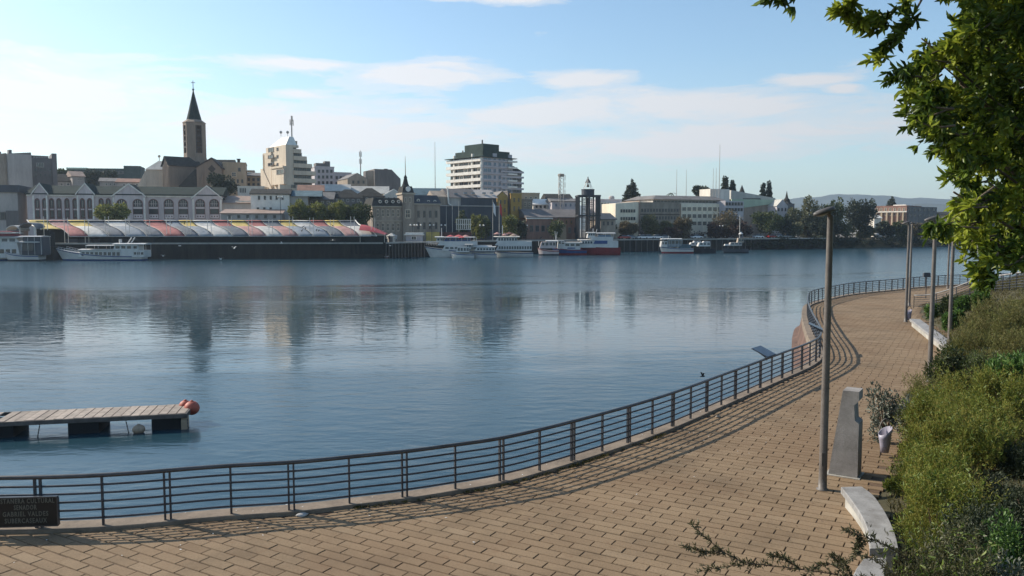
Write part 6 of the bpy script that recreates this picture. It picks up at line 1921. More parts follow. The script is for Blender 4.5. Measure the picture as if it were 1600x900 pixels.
boat(1030, 1082, 246, 'L', 'white fishing boat with blue upper works and dark red hull bottom', 'fishing_boat', beam=3.8, sheer=1.5, rise=.7, low='boat_red', z_low=.5, parts=(('cabin', 'wheelhouse', 1033, 1043, 377, 386, 'boat_white', 2, 378, 382, .5), ('cabin', 'deckhouse', 1040, 1067, 374, 386, 'glass_blue', 4, 376, 381, .6), ('roof', 'roof', 1034, 1066, 372.5, 1.6, 'boat_white', -.1), ('cabin', 'stern_cabin', 1062, 1080, 382, 388, 'teal_roof', 0, 0, 0, .3), ('posts', 1036, 1064, 4, 373, 384), ('mast', 1046, 368, 374, .07, 'boat_white')))
boat(1072, 1101, 250, 'L', 'white motor cruiser with raked cabin, left of two together', 'motor_cruiser', beam=3.2, sheer=1.2, rise=.5, hull='boat_black', low='boat_black', stripe=None, parts=(('cabin', 'cabin', 1078, 1098, 379, 384, 'boat_white', 3, 380, 382, .4), ('cabin', 'flybridge', 1084, 1096, 376.6, 379, 'boat_white', 2, 377.3, 378.7, .7)))
boat(1084, 1117, 246, 'L', 'white motor cruiser with dark hull, right of two together', 'motor_cruiser', beam=3.2, sheer=1.3, rise=.5, hull='boat_black', low='boat_black', stripe=None, parts=(('cabin', 'cabin', 1091, 1110, 379, 385, 'boat_white', 3, 380, 382.6, .4), ('cabin', 'flybridge', 1099, 1110, 377, 379, 'boat_white', 2, 377.6, 378.8, .7)))
boat(1128, 1168, 249, 'L', 'dark sailing boat with bare mast at the right quay', 'sailing_boat', beam=3.0, sheer=1.2, rise=.3, hull='charcoal', low='boat_black', stripe=None, parts=(('cabin', 'cabin', 1140, 1160, 379, 384, 'grey_wall', 3, 380, 382, .6), ('cabin', 'hatch', 1133, 1142, 381.5, 384, 'boat_white', 0, 0, 0, .9), ('cabin', 'shelter', 1153, 1163, 372, 379, 'stone_grey', 2, 374, 377, .7), ('umbrella', 1159, 4, 362, 366, 'boat_white'), ('mast', 1157, 336, 382, .10, 'offwhite')))
boat(557, 608, 205.5, 'R', 'low red and white rowing boat near the end of the market', 'rowing_boat', beam=1.4, sheer=.45, rise=.2, hull='tent_pink', low='boat_red', stripe='boat_white', z_low=.15, parts=())

# ================================================================== CARS, PEOPLE, BIRDS
def car_parts(body):
    t = thing('parked_car', '', 'car', (0, 0, 0), 0, 'cars parked along the far quay')
    MB().prism_y([(-2.1, .35), (2.1, .35), (2.12, .75), (1.3, .88), (-1.9, .92), (-2.12, .8)], -.82, .82).build('body', M[body], t)
    MB().frustum((-1.7, 1.15, -.78, .78), (-1.2, .45, -.62, .62), .90, 1.42).build('cabin', M['glass_dark'], t)
    MB().box(-1.15, .4, -.6, .6, 1.421, 1.46).build('roof', M[body], t)
    for x in (-1.3, 1.35):
        for y in (-.84, .64):
            w = MB().lathe([(.32, 0), (.32, .2)], 12)
            w.v = [(a + x, b2 + y, c + .32) for a, c, b2 in w.v]
            w.build('wheel', M['tyre'], t)
    return t
cp = {k: car_parts(k) for k in ('car_white', 'car_red', 'car_grey')}
used_ = set()
for px, m, lab in ((1003, 'car_white', 'white car at the left end of the row on the right quay'), (1013, 'car_white', 'white car under the olive green tree'), (1026, 'car_white', 'white car between olive tree and brown tree'), (1088, 'car_white', 'white car alone above the motor cruisers'), (1038, 'car_grey', 'grey car by the low reddish shrubs'),
                   (986, 'car_grey', 'grey car below the cream house'), (975, 'car_red', 'red car between bell tower and cream house'), (1184, 'car_white', 'white car left of the broad round tree'), (1218, 'car_white', 'white car under the dark round tree'), (1231, 'car_grey', 'grey car at the end of the right quay'), (1205, 'car_red', 'dark red car under the broad round tree')):
    t = cp[m] if m not in used_ else copy_tree(cp[m])
    used_.add(m)
    Y = float(np.interp(px, [q[0] for q in QUAY], [q[1] for q in QUAY])) + 6
    t.location = ((px - 800) / FPX * Y, Y, ZC)
    t.rotation_euler = (0, 0, R(25))
    t['label'] = lab


def person(px, py_foot, Y, label, top, legs='cloth_dark', zg=ZC, a=0.0):
    t = thing('person', label, 'person', Vector(((px - 800) / FPX * Y, Y, zg)), a)
    J = dict(pel=(0, 0, .95), chest=(0, 0, 1.32), neck=(0, 0, 1.47), head=(0, .01, 1.62), crown=(0, .01, 1.72), hl=(-.10, 0, .9), hr=(.10, 0, .9), kl=(-.11, -.04, .5), kr=(.12, .05, .5), al=(-.11, .02, .08), ar=(.13, .10, .08), fl=(-.11, -.12, .04), fr=(.13, -.04, .04),
             sl=(-.19, 0, 1.38), sr=(.19, 0, 1.38), el=(-.25, .03, 1.1), er=(.25, -.03, 1.1), wl=(-.25, -.08, .85), wr=(.25, -.12, .86), dl=(-.25, -.12, .75), dr=(.25, -.16, .76))
    E = [('pel', 'chest'), ('chest', 'neck'), ('neck', 'head'), ('head', 'crown'), ('pel', 'hl'), ('pel', 'hr'), ('hl', 'kl'), ('hr', 'kr'), ('kl', 'al'), ('kr', 'ar'), ('al', 'fl'), ('ar', 'fr'), ('chest', 'sl'), ('chest', 'sr'), ('sl', 'el'), ('sr', 'er'), ('el', 'wl'), ('er', 'wr'), ('wl', 'dl'), ('wr', 'dr')]
    rad = dict(pel=.15, chest=.16, neck=.06, head=.10, crown=.08, hl=.10, hr=.10, kl=.065, kr=.065, al=.045, ar=.045, fl=.04, fr=.04, sl=.07, sr=.07, el=.048, er=.048, wl=.035, wr=.035, dl=.04, dr=.04)
    ks = list(J)
    me = bpy.data.meshes.new('body')
    me.from_pydata([J[k] for k in ks], [(ks.index(p), ks.index(q)) for p, q in E], [])
    me.materials.append(M[top])
    o = link('body', me, t)
    o.modifiers.new('skin', 'SKIN')
    for i, k in enumerate(ks):
        sv_ = me.skin_vertices[0].data[i]
        sv_.radius = (rad[k], rad[k] * (.75 if k in ('pel', 'chest') else 1))
        sv_.use_root = (k == 'pel')
    o.modifiers.new('sub', 'SUBSURF').levels = 1
    o.modifiers['sub'].render_levels = 1
    MB().ball((0, .01, 1.66), .118, 10, 7, 0, (.9, 1.05, 1.1)).build('hair', M['cloth_dark'], t, (0, .012, .01), smooth=True)
    MB().tube([(-.10, 0, .92), (-.115, -.045, .5), (-.11, .02, .1)], [.12, .085, .07], 8).tube([(.10, 0, .92), (.125, .05, .5), (.13, .10, .1)], [.12, .085, .07], 8).build('trousers', M[legs], t, smooth=True)
    MB().ball((0, -.035, 1.61), .088, 10, 7, 0, (.85, .95, 1.15)).build('face', M['skin'], t, smooth=True)
    return t
person(608.5, 372, 210.5, 'person in dark clothes standing left of the hexagonal kiosk', 'cloth_dark')
person(618.5, 372, 211, 'person in a pale top standing right of the hexagonal kiosk', 'cloth_pale')
person(601, 372, 209.5, 'person in red by the end of the red tent', 'cloth_red')
person(1101, 374, 285, 'person in pale clothes on the right quay above the cruisers', 'cloth_pale')
person(1058, 374, 281, 'person in dark clothes on the right quay above the fishing boat', 'cloth_dark')


def bird(loc, a, label, m, span=1.1, flap=.35, group=None, name='gull', cat='bird', perched=False):
    t = thing(name, label, cat, loc, a, group)
    s = span
    MB().lathe([(.01, -.26 * s), (.05 * s, -.2 * s), (.075 * s, -.05 * s), (.06 * s, .10 * s), (.045 * s, .17 * s), (.05 * s, .21 * s), (.035 * s, .255 * s), (.006, .31 * s)], 8).mesh('body', M[m])
    mb = MB().lathe([(.01, -.26 * s), (.05 * s, -.2 * s), (.075 * s, -.05 * s), (.06 * s, .10 * s), (.045 * s, .17 * s), (.05 * s, .21 * s), (.035 * s, .255 * s), (.006, .31 * s)], 8)
    mb.v = [(z, y, x * .95) for x, y, z in mb.v] if not perched else [(z * .75 , y, x * .95 + z * .75) for x, y, z in mb.v]
    mb.build('body', M[m], t, smooth=True)
    for d in (-1, 1):
        if perched:
            MB().add([(-.12 * s, d * .07 * s, .02 * s), (.08 * s, d * .075 * s, .12 * s), (-.02 * s, d * .08 * s, -.06 * s), (-.28 * s, d * .03 * s, -.22 * s)], [(0, 1, 2, 3)]).build('wing', M[m], t)
        else:
            z1, z2 = flap * .3 * s, (flap * .25 + .02) * s
            MB().add([(.10 * s, 0, .03 * s), (.12 * s, d * .22 * s, z1), (.02 * s, d * .5 * s, z2), (-.05 * s, d * .42 * s, z2 * .9), (-.06 * s, d * .2 * s, z1 * .9), (-.08 * s, 0, .02 * s)], [(0, 1, 4, 5), (1, 2, 3, 4)]).build('wing', M[m], t)
    return t
bird(at(1098, 588, 36), R(200), 'dark bird flying low over the water near the railing', 'feather_dark', .5, 1.2, None, 'flying_bird')
for i, (px, py, Y, lab) in enumerate(((440, 380, 196, 'gull gliding before the shade-dark market side right of the boat'), (281, 384, 195, 'gull flying just right of the long cabin boat'), (255, 400, 192, 'gull low over the water beside the long cabin boat stern'), (366, 388, 195, 'gull flying low in the middle of the dark market front'), (610, 384, 200, 'gull rising before the timber piles'), (416, 434, 150, 'lone gull low over open water below the office tower'), (345, 405, 186, 'gull skimming the water under the market'), (520, 375, 199, 'gull flying just below the tent eaves at right'), (800, 287, 238, 'gull flying high before the ochre houses'))):
    bird(at(px, py, Y), rng.uniform(0, 6), lab, 'feather_white', 1.5, rng.uniform(-.2, 1.0), 'gulls over the river')
for i, (px, py, t, k) in enumerate(((474, 355, .4, 9), (477, 357, .5, 9), (472, 361, .7, 9), (495, 360, .6, 10), (498, 361, .65, 10), (519, 353, .3, 12), (88, 356, .7, 0), (268, 349, .3, 3), (288, 350, .3, 4), (305, 352, .35, 5))):
    p = at(px, py, 203.2)
    bird(p + Vector((0, 0, .15)), rng.uniform(0, 6), ('cormorant on the white tent, leftmost of its cluster', 'cormorant on the white tent, right one of its cluster', 'cormorant lowest on the white tent', 'cormorant on the tent beside the red strip, left of two', 'cormorant on the tent beside the red strip, right of two', 'cormorant on the yellow strip near the tents end', 'cormorant on the leftmost yellow tent', 'cormorant on the tents left of the small yellow strip', 'cormorant on the small yellow strip', 'cormorant right of the small yellow strip')[i], 'feather_dark', 1.5, 0, 'birds perched on the tent roofs', 'cormorant', 'bird', True)
for i, (px, py, lab) in enumerate(((846, 371, 'large brown bird perched on the quay edge by the fishing boat'),)):
    bird(at(px, py, 243), .5, lab, 'feather_dark', 2.0, 0, None, 'pelican', 'bird', True)

# ================================================================== FOREGROUND PLANTS
def spray_mesh(name, blobs, n, L, Wd, m, up=.6, sub=20, shell=.35, lance=False, jit=.7, sprigs=0):
    p, d = clump_points(blobs, n, shell, sub, .40)
    keep = np.array([q[2] > bank_z(q[0], q[1]) - .02 for q in p])
    p, d = p[keep], d[keep]
    a = d * .6 + rnd_dir(len(p)) * jit
    a[:, 2] += up
    if sprigs:
        tops = p[nrg.integers(0, len(p), sprigs * 6)]
        tops = tops[np.argsort(-(tops[:, 2] - tops[:, 1] * .12))][:sprigs]
        ax = np.stack([nrg.normal(size=sprigs) * .38, nrg.normal(size=sprigs) * .38, np.ones(sprigs)], 1)
        ln = nrg.uniform(3.5, 8.5, sprigs) * L
        K = 20
        u = np.tile(np.linspace(0, 1, K), sprigs)
        ii = np.repeat(np.arange(sprigs), K)
        sp_ = tops[ii] + ax[ii] * (u * ln[ii])[:, None]
        sp_ += nrg.normal(size=sp_.shape) * L * .12
        sa = ax[ii] * .9 + rnd_dir(len(ii)) * .8
        p = np.concatenate([p, sp_]); a = np.concatenate([a, sa])
    v, f = leaf_arrays(p, a, L * nrg.uniform(.6, 1.3, len(p)), Wd * nrg.uniform(.7, 1.3, len(p)), .3, lance)
    return p, quad_mesh(name, v, f, M[m])


def shrub(px, ytop, Y, hw, m, label, n, L, Wd, depth=1.0, up=.6, cat='shrub', name='shrub', stems=10, nb=7, flowers=0, lance=False, group=None, low=0.0):
    if m in ('leaf_heath', 'leaf_shrub') and Y < 27: ytop -= 26
    top = at(px, ytop, Y)
    r = hw * Y / FPX
    zg = bank_z(top.x, Y)
    H_ = max(.3, top.z - zg)
    t = thing(name, label, cat, Vector((top.x, Y, zg)), 0, group)
    rg = random.Random(int(px * 3 + ytop * 5 + Y))
    blobs = [((0, 0, H_ * .45), (r * .8, r * .75 * depth, H_ * .52))]
    for i in range(nb):
        a = rg.uniform(0, 6.28)
        q = rg.uniform(.4, .75)
        s_ = rg.uniform(.3, .5)
        blobs.append(((r * q * math.cos(a), r * q * math.sin(a) * depth, H_ * rg.uniform(.25, .72)), (r * s_, r * s_ * depth, H_ * s_ * .75)))
    wb = [((c[0] + top.x, c[1] + Y, c[2] + zg), r_) for c, r_ in blobs]
    p, me = spray_mesh('foliage', wb, n, L, Wd, m, up, lance=lance, sprigs=0 if lance else n // 55)
    co = np.empty(len(me.vertices) * 3, np.float32)
    me.vertices.foreach_get('co', co)
    co = co.reshape(-1, 3) - np.array([top.x, Y, zg], np.float32)
    me.vertices.foreach_set('co', co.ravel())
    tag(link('foliage', me, t), kind='stuff')
    if not lance and m != 'leaf_dry' and Y < 27:
        q = p[nrg.integers(0, len(p), max(200, n // 11))] - np.array([top.x, Y, zg])
        v2, f2 = leaf_arrays(q, rnd_dir(len(q)) + np.array([0, -.2, .35]), nrg.uniform(.05, .12, len(q)), nrg.uniform(.018, .036, len(q)), .3, True)
        tag(link('foliage', quad_mesh('foliage', v2, f2, M['leaf_mid'] if m != 'leaf_shade' else M['leaf_shade']), t), kind='stuff')
    mb = MB()
    for i in range(stems):
        a = rg.uniform(0, 6.28)
        e = (r * .6 * math.cos(a), r * .6 * math.sin(a) * depth, H_ * rg.uniform(.5, .85))
        mb.tube([(e[0] * .1, e[1] * .1, -.1), (e[0] * .5, e[1] * .5, H_ * .35), e], [.022, .016, .006], 5)
    mb.build('stem', M['twig'], t)
    if flowers:
        idx = nrg.choice(len(p), flowers, False)
        fl_me = MB()
        for k in range(5):
            a = k * 1.257
            fl_me.add([(0, 0, 0), (.022 * math.cos(a - .5), .022 * math.sin(a - .5), .012), (.036 * math.cos(a), .036 * math.sin(a), .018), (.022 * math.cos(a + .5), .022 * math.sin(a + .5), .012)], [(0, 1, 2, 3)])
        fm = fl_me.mesh('flower', M['petal'])
        for i in idx:
            link('flower', fm, t, Vector(p[i]) - t.location + Vector((0, -.03, .05)), (rg.uniform(.2, 1.2), rg.uniform(-.6, .6), rg.uniform(0, 6)))
    return t


shrub(1458, 650, 19.5, 58, 'leaf_heath', 'yellow green heath bush beside the litter bin', 14000, .055, .013, .9)
shrub(1456, 735, 15.0, 56, 'leaf_heath', 'yellow green heath bush right behind the curved bench', 16000, .05, .012, .9)
shrub(1510, 660, 18.0, 85, 'leaf_heath', 'broad olive heath bush in the middle of the slope', 17000, .055, .013, .9)
shrub(1465, 600, 24.0, 55, 'leaf_dry', 'rusty topped bush just below the second lamp', 9000, .07, .017, .9)
shrub(1545, 770, 13.8, 85, 'leaf_shade', 'dark shadowed bush at the right edge above the white flowered one', 17000, .05, .013, .9)
shrub(1480, 790, 12.2, 80, 'leaf_heath', 'tangled olive bush between the bench and the dark bush', 16000, .045, .011, .8)
shrub(1384, 602, 20.6, 24, 'leaf_grey', 'silvery leaved bush leaning over the paving by the bin', 1000, .11, .04, .8, .2, lance=True)
shrub(1422, 618, 20.9, 34, 'leaf_grey', 'second silvery leaved bush closer to the second lamp', 1500, .11, .04, .8, .2, lance=True)
shrub(1500, 570, 25.0, 44, 'leaf_shrub', 'dark green shrub with pale shoots above the heath', 5000, .12, .04, .8, .3, lance=True)
shrub(1590, 552, 23.0, 48, 'leaf_bright', 'bright glossy green bush at the right edge of the slope', 4000, .15, .06, .8, .2, lance=True)
shrub(1590, 810, 9.6, 52, 'leaf_bright', 'bright green bush in the lower right corner', 3600, .07, .03, .9, .3, lance=True)
shrub(1560, 850, 9.2, 40, 'leaf_grey', 'pale flecked low bush in the lower right corner', 2600, .06, .025, .9, .3, lance=True)
shrub(1470, 838, 9.6, 88, 'leaf_twig', 'twiggy shrub with small coral flowers at the bottom right', 9000, .055, .014, .8, .5, flowers=16)
shrub(1530, 870, 8.9, 90, 'leaf_twig', 'dark twiggy undershrub along the bottom edge', 8000, .05, .013, .8, .5, flowers=6)
for px, yt, Y, hw, m, lab, n in ((1404, 768, 16.4, 20, 'leaf_heath', 'smallest heath bush at the far end of the curved bench', 4500), (1432, 712, 18.5, 30, 'leaf_heath', 'yellow green heath bush that hides the foot of the litter bin', 9000), (1470, 690, 17.0, 60, 'leaf_heath', 'yellow green heath bush in the middle of the heath slope', 14000), (1575, 620, 19.5, 60, 'leaf_heath', 'olive heath bush at the right edge under the glossy bush', 12000),
                             (1500, 620, 22.0, 55, 'leaf_heath', 'heath bush above the broad olive one', 10000), (1440, 790, 13.4, 30, 'leaf_heath', 'low heath bush leaning on the back of the curved bench', 9000), (1545, 690, 16.0, 70, 'leaf_heath', 'olive heath bush above the dark shadowed bush', 13000), (1470, 740, 14.2, 60, 'leaf_heath', 'heath bush left of the dark shadowed bush', 13000),
                             (1600, 715, 15.5, 60, 'leaf_shade', 'dark bush cut by the right edge above the shadowed one', 9000), (1455, 640, 22.5, 45, 'leaf_dry', 'rust tinged bush between the silvery bushes and the heath', 8000), (1540, 590, 24.0, 50, 'leaf_shrub', 'dark bush left of the glossy bright bush', 7000), (1545, 815, 11.0, 80, 'leaf_shade', 'dark undershrub below the shadowed bush', 12000), (1620, 775, 12.5, 70, 'leaf_shade', 'dark bush cut off by the right edge low on the slope', 9000), (1478, 785, 12.8, 50, 'leaf_heath', 'heath bush directly behind the coral flowers', 12000), (1560, 565, 26.5, 55, 'leaf_dry', 'brownish bush on the slope above the glossy bush', 8000)):
    shrub(px, yt, Y, hw, m, lab, n, .052 if Y < 17 else .065, .0125 if Y < 17 else .016, .9)
for px, yt, Y, hw, m, lab in ((1458, 476, 49, 13, 'leaf_bright', 'small green bush at the foot of the ramp railing'), (1484, 466, 47, 16, 'leaf_far', 'dark green bush behind the long bench, middle of three'), (1510, 464, 46, 14, 'leaf_bright', 'green bush in front of the ramp fence'), (1534, 457, 45, 12, 'leaf_bright', 'yellowish green bush highest by the ramp fence'), (1490, 488, 43, 14, 'leaf_bright', 'low bright bush right above the long bench')):
    shrub(px, yt, Y, hw, m, lab, 3500, .20, .09, .9, .2, lance=True)
for px, yt, Y, hw, lab in ((1560, 486, 34, 55, 'dry weedy bush high on the grass bank'), (1535, 510, 31, 44, 'dry weedy bush in the middle of the grass bank'), (1590, 500, 30, 60, 'dry weedy bush at the right edge of the grass bank'), (1570, 535, 27.5, 60, 'dry brown green bush below the weedy ones'), (1510, 538, 29, 40, 'dry bush beside the near lamp of the long bench'), (1625, 470, 37, 45, 'dry weedy bush under the ramp fence, cut by the edge')):
    shrub(px, yt, Y, hw, 'leaf_dry', lab, 11000, .10, .022, .9, 1.0)
# grass over the bank
N_ = 70000
gy = nrg.uniform(14, 62, N_)
gt = nrg.uniform(.05, 1, N_) ** 1.3 * 14
gx = np.array([edge_x(y) for y in gy]) + gt
gz = np.array([bank_z(x, y) for x, y in zip(gx, gy)])
a = np.stack([nrg.normal(size=N_) * .5, nrg.normal(size=N_) * .5, np.ones(N_)], 1)
v_, f_ = leaf_arrays(np.stack([gx, gy, gz - .02], 1), a, nrg.uniform(.08, .26, N_), nrg.uniform(.012, .03, N_))
tag(link('grass', quad_mesh('grass', v_, f_, M['grass'])), kind='stuff')

# arching flowering branches over the paving, bottom of the picture
tw = thing('flowering_branch', 'long arching twig with small dark leaves reaching left over the paving', 'branch', at(1390, 900, 10.0))
o_ = tw.location
PATHS = [[(1420, 925, 10), (1330, 902, 9.9), (1240, 888, 9.8), (1160, 877, 9.7), (1115, 850, 9.6), (1078, 817, 9.5)], [(1190, 882, 9.75), (1140, 884, 9.7), (1095, 893, 9.65)], [(1130, 862, 9.65), (1100, 862, 9.6), (1072, 855, 9.55)], [(1250, 890, 9.8), (1225, 872, 9.75), (1205, 868, 9.7)],
         [(1480, 930, 9.6), (1410, 868, 9.6), (1360, 842, 9.5), (1316, 828, 9.45)], [(1345, 836, 9.5), (1342, 850, 9.45), (1338, 862, 9.4)], [(1330, 903, 9.9), (1320, 880, 9.9), (1298, 868, 9.9)], [(1400, 900, 9.6), (1350, 868, 9.5), (1310, 885, 9.4)], [(1340, 910, 9.8), (1290, 880, 9.7), (1250, 905, 9.7)]]
wm = MB()
lc, la, tips = [], [], []
for P_ in PATHS:
    sp = smooth([at(*q) for q in P_], 9)
    wm.tube([q - o_ for q in sp], list(np.linspace(.011 if len(P_) > 3 else .006, .003, len(sp))), 5)
    n = len(sp)
    for i in range(1, n):
        for k in range(6):
            p = sp[i - 1].lerp(sp[i], rng.random())
            d = (sp[i] - sp[i - 1]).normalized()
            side = Vector((rng.gauss(0, 1), rng.gauss(0, 1), rng.gauss(.15, 1)))
            lc.append(p - o_)
            la.append(d * .7 + side * .6)
            if k == 0 and rng.random() < .8:
                q = p + (d * .5 + side.normalized() * .5) * rng.uniform(.06, .17)
                wm.tube([p - o_, q - o_], [.0035, .002], 4)
                for j in range(7):
                    lc.append(p.lerp(q, rng.uniform(.3, 1)) - o_)
                    la.append((q - p).normalized() * .6 + Vector((rng.gauss(0, 1), rng.gauss(0, 1), rng.gauss(.2, 1))) * .5)
                tips.append(q - o_)
wm.build('twig', M['twig'], tw)
v_, f_ = leaf_arrays(np.array([tuple(q) for q in lc]), np.array([tuple(q) for q in la]), nrg.uniform(.035, .075, len(lc)), nrg.uniform(.010, .019, len(lc)), .3, True)
tag(link('leaf', quad_mesh('leaf', v_, f_, M['leaf_twig']), tw), kind='stuff')

# ------------------------------------------------------------------ big overhanging tree at right
BTree = thing('broadleaf_tree', 'large leafy tree overhanging the right side in the foreground', 'tree', Vector((10.4, 11.6, bank_z(10.4, 11.6))))
to = BTree.location
OUT = [(-60, 1330), (0, 1500), (40, 1512), (62, 1480), (85, 1452), (112, 1424), (150, 1430), (172, 1446), (195, 1436), (215, 1470), (250, 1500), (275, 1486), (300, 1512), (330, 1500), (355, 1482), (372, 1505), (390, 1540), (402, 1556), (418, 1605), (440, 1680), (520, 1800)]
oy, ox = [q[0] for q in OUT], [q[1] for q in OUT]
whorls = []
for k in range(6800):
    py = rng.uniform(-140, 452)
    xe = np.interp(py, oy, ox)
    wdt = 1800 - xe
    u = rng.random() ** 1.55
    px = xe + 12 + u * wdt
    Y = 9.3 + rng.random() ** 1.3 * 5.0 + (px - xe) * .0015
    # scalloped clumps: push towards boughs
    ph = math.sin(px * .045 + py * .06) + math.sin(px * .021 - py * .083 + 1.3)
    if px < xe + 190 and ph < -.35 and rng.random() < .85: continue
    whorls.append((at(px, py, Y), (px - xe)))
for k in range(3400):      # unseen crown above the frame, added to shade the leaves below
    py = -52 - rng.random() ** 1.2 * 620
    px = 1340 + .12 * (-52 - py) + rng.random() * 800
    if math.sin(px * .03 + py * .04) + math.sin(px * .017 - py * .05) < -.5: continue
    whorls.append((at(px, py, 9.4 + rng.random() * 5.0), 99))
for k in range(3200):  # unseen canopy towards the camera, added to keep sky light off the crown
    Yc = 4.5 + rng.random() * 6.5
    zmin = 5.6 + 420.0 / FPX * Yc + .15
    p = Vector((rng.uniform(2.6, 11), Yc, zmin + rng.random() ** 1.3 * 3.2))
    if math.sin(p.x * 3.1 + p.y * 2.2) + math.sin(p.x * 1.7 - p.y * 2.9) < -.9: continue
    whorls.append((p, 99))
for k in range(2600):
    py = rng.uniform(-140, 415)
    xe = np.interp(py, oy, ox)
    px = xe + 75 + rng.random() * (1800 - xe)
    whorls.append((at(px, py, 13.0 + rng.random() * 3.0), 99))
for k in range(2300):
    py = rng.uniform(-160, 235)
    px = 1520 + 26 * math.sin(py * .05) + max(0, 40 - py) * .1 + rng.random() * 330
    whorls.append((at(px, py, 9.8 + rng.random() * 3.4), 99))
# sprigs hanging out beyond the outline
def sprig(px0, py0, px1, py1, Y, n):
    for i in range(n):
        t = i / max(1, n - 1)
        whorls.append((at(px0 + (px1 - px0) * t + rng.gauss(0, 4), py0 + (py1 - py0) * t + rng.gauss(0, 4), Y + rng.gauss(0, .05)), 0))
EDGE_SPR = []
for k in range(80):
    py = rng.uniform(20, 405)
    xe = float(np.interp(py, oy, ox))
    ln_ = rng.uniform(-2, 22)
    EDGE_SPR.append(((xe + 45, py - rng.uniform(-5, 16)), (xe + 12, py + rng.gauss(0, 7)), (xe - ln_, py + rng.gauss(6, 12))))
SPR = EDGE_SPR + [((1470, -30), (1400, 15), (1345, 28), (1315, 14)), ((1440, 0), (1420, 35), (1395, 60), (1372, 94)), ((1400, 10), (1370, 45), (1350, 38)), ((1350, -10), (1330, 6), (1312, 12)), ((1270, -25), (1235, -8), (1195, -3)), ((1560, 395), (1545, 412), (1528, 432)), ((1545, 415), (1550, 430), (1545, 440)), ((1500, 345), (1475, 352), (1452, 356)), ((1440, 120), (1415, 118), (1398, 122))]
limbs = MB()
for S in SPR:
    Ys = 9.2 if len(S) > 3 or S not in EDGE_SPR else 9.2 + rng.random() * 1.6
    pts = [at(px, py, Ys) for px, py in S]
    sp = smooth(pts, 5)
    limbs.tube([q - to for q in sp], list(np.linspace(.014, .004, len(sp))), 5)
    for q in (sp[3:] if S not in EDGE_SPR else sp[4::2]):
        whorls.append((q, 0))
        if S not in EDGE_SPR: whorls.append((q + Vector((rng.gauss(0, .05), rng.gauss(0, .08), rng.gauss(0, .05))), 0))
for (px, py, Y, r) in ((1560, 60, 10.6, .06), (1500, 130, 10.2, .035), (1560, 250, 10.4, .055), (1490, 300, 10, .03), (1580, 340, 10.3, .045), (1540, 370, 10.0, .03), (1500, 30, 10.4, .035), (1470, 100, 9.9, .02), (1470, 200, 9.9, .022), (1440, 60, 9.8, .02), (1545, 285, 9.7, .022)):
    p = at(px, py, Y) - to
    m_ = Vector((p.x * .4, p.y * .5, p.z * .62 + .3))
    limbs.tube([q for q in smooth([(0, 0, 2.0 + .2 * r * 20), m_, p], 6)], list(np.linspace(r * 1.8, r * .4, 13)), 6)
limbs.tube([(0, 0, -.4), (.05, .02, 1.2), (-.05, .0, 2.6), (.1, .1, 4.6), (.2, .2, 7.0)], [.30, .22, .19, .14, .05], 12)
limbs.build('trunk', M['bark'], BTree, smooth=True)
lc, la, wd_list = [], [], []
for p, dd in whorls:
    n = rng.randint(5, 8)
    ax = Vector((-.75 + rng.gauss(0, .5), -.35 + rng.gauss(0, .5), -.05 + rng.gauss(0, .45))).normalized()
    b1 = ax.orthogonal().normalized()
    b2 = ax.cross(b1)
    for k in range(n):
        a = 6.283 * k / n + rng.gauss(0, .25)
        d = ax * rng.uniform(.45, 1.25) + (b1 * math.cos(a) + b2 * math.sin(a)) * .75 + Vector((0, 0, -.38))
        lc.append(p - to)
        la.append(d)
        wd_list.append(dd)
lc, la = np.array([tuple(q) for q in lc]), np.array([tuple(q) for q in la])
nl = len(lc)
LL, LW = nrg.uniform(.08, .18, nl), nrg.uniform(.032, .060, nl)
far_ = (lc[:, 1] + to.y) > 12.8
LL[far_] *= 1.5
LW[far_] *= 2.2
# the leaves that stand out singly along the outline and the loose sprigs become leaves of their own
dd = np.array([(lambda p: inframe3(p))(0) for _ in range(0)]) if False else None
sel = []
first_spr = sum(1 for p, d_ in whorls if d_ > 0)
cnt = 0
own = np.zeros(nl, bool)
k = 0
spans = []
random.Random(3)
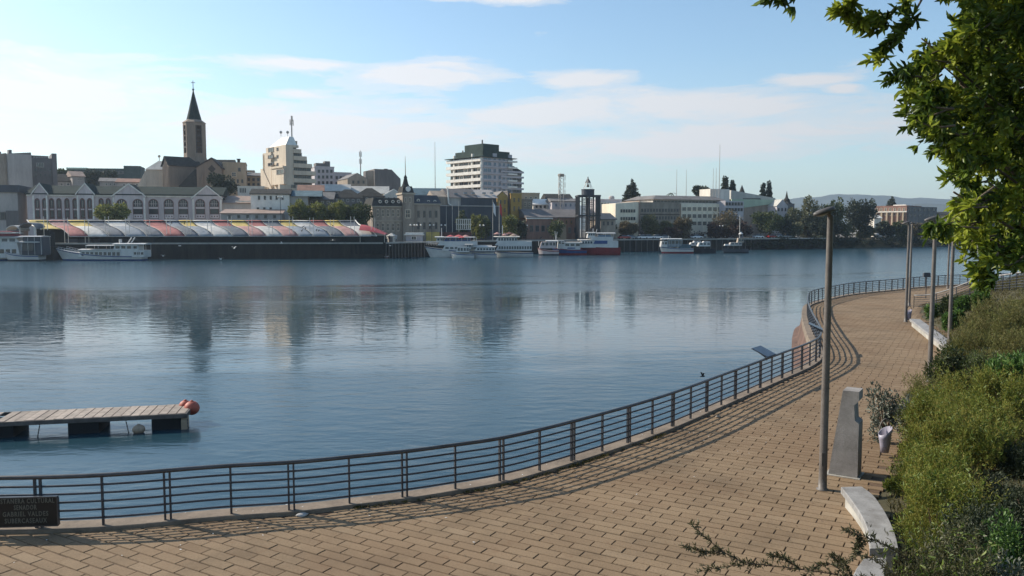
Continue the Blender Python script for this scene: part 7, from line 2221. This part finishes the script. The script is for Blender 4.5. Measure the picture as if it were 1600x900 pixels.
# indices of sprig leaves: they were appended after the crown whorls
crown_n = 0
acc = 0
rng2 = random.Random(5)
for i in range(nl - 1, max(-1, nl - 1200), -1):
    if own.sum() >= 300: break
    P3 = Vector(lc[i]) + to
    f = P3.y * CP - (P3.z - HC) * SP
    u, w = P3.x / f * FPX + 800, 450 - (P3.y * SP + (P3.z - HC) * CP) / f * FPX
    if 0 < u < 1600 and 0 < w < 900: own[i] = True
P_ = lc + np.array(tuple(to))
edge_d = np.array([q for q in wd_list])
bright = (np.sin(P_[:, 0] * 5.1 + P_[:, 2] * 3.3) + np.sin(P_[:, 2] * 6.7 - P_[:, 0] * 2.1 + P_[:, 1] * 2.0) + nrg.normal(size=nl) * .35) > np.where(edge_d < 90, -.15, .75)  # outline leaves lean to the brighter colour, as if sunlit
for sel_, mt_ in ((~own & ~bright, 'leaf_tree'), (~own & bright, 'leaf_new_lit')):
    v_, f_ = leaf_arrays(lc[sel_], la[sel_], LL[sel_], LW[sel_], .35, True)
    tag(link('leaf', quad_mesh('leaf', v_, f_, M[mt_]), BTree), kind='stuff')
lv_ = MB()
lv_.add([(0, 0, 0), (.3, .42 * .3, .12 * .3), (.68, .38 * .3, .12 * .3), (1, 0, -.12), (.68, -.38 * .3, .12 * .3), (.3, -.42 * .3, .12 * .3)], [(0, 1, 2, 3), (0, 3, 4, 5)])
one = lv_.mesh('leaf', M['leaf_tree'])
for i in np.nonzero(own)[0]:
    q = Vector(la[i]).normalized().to_track_quat('X', 'Z')
    o = link('leaf', one, BTree, Vector(lc[i]))
    o.rotation_euler = (q @ __import__('mathutils').Quaternion((1, 0, 0), rng2.uniform(-1.2, 1.2))).to_euler()
    o.scale = (LL[i], LW[i] * 3.3, LL[i])

# ================================================================== HAZE
hz = MB().box(-4600, 4600, -60, 4450, ZW - 1, 222).build('haze', [])
tag(hz, kind='stuff')
hm_ = bpy.data.materials.new('haze')
hm_.use_nodes = True
ht = hm_.node_tree
for n in list(ht.nodes): ht.nodes.remove(n)
pv = ht.nodes.new('ShaderNodeVolumePrincipled')
pv.inputs['Color'].default_value = (.68, .83, 1.0, 1)
pv.inputs['Density'].default_value = 0.00013
pv.inputs['Anisotropy'].default_value = 0.3
oo = ht.nodes.new('ShaderNodeOutputMaterial')
ht.links.new(pv.outputs[0], oo.inputs['Volume'])
hz.data.materials.append(hm_)
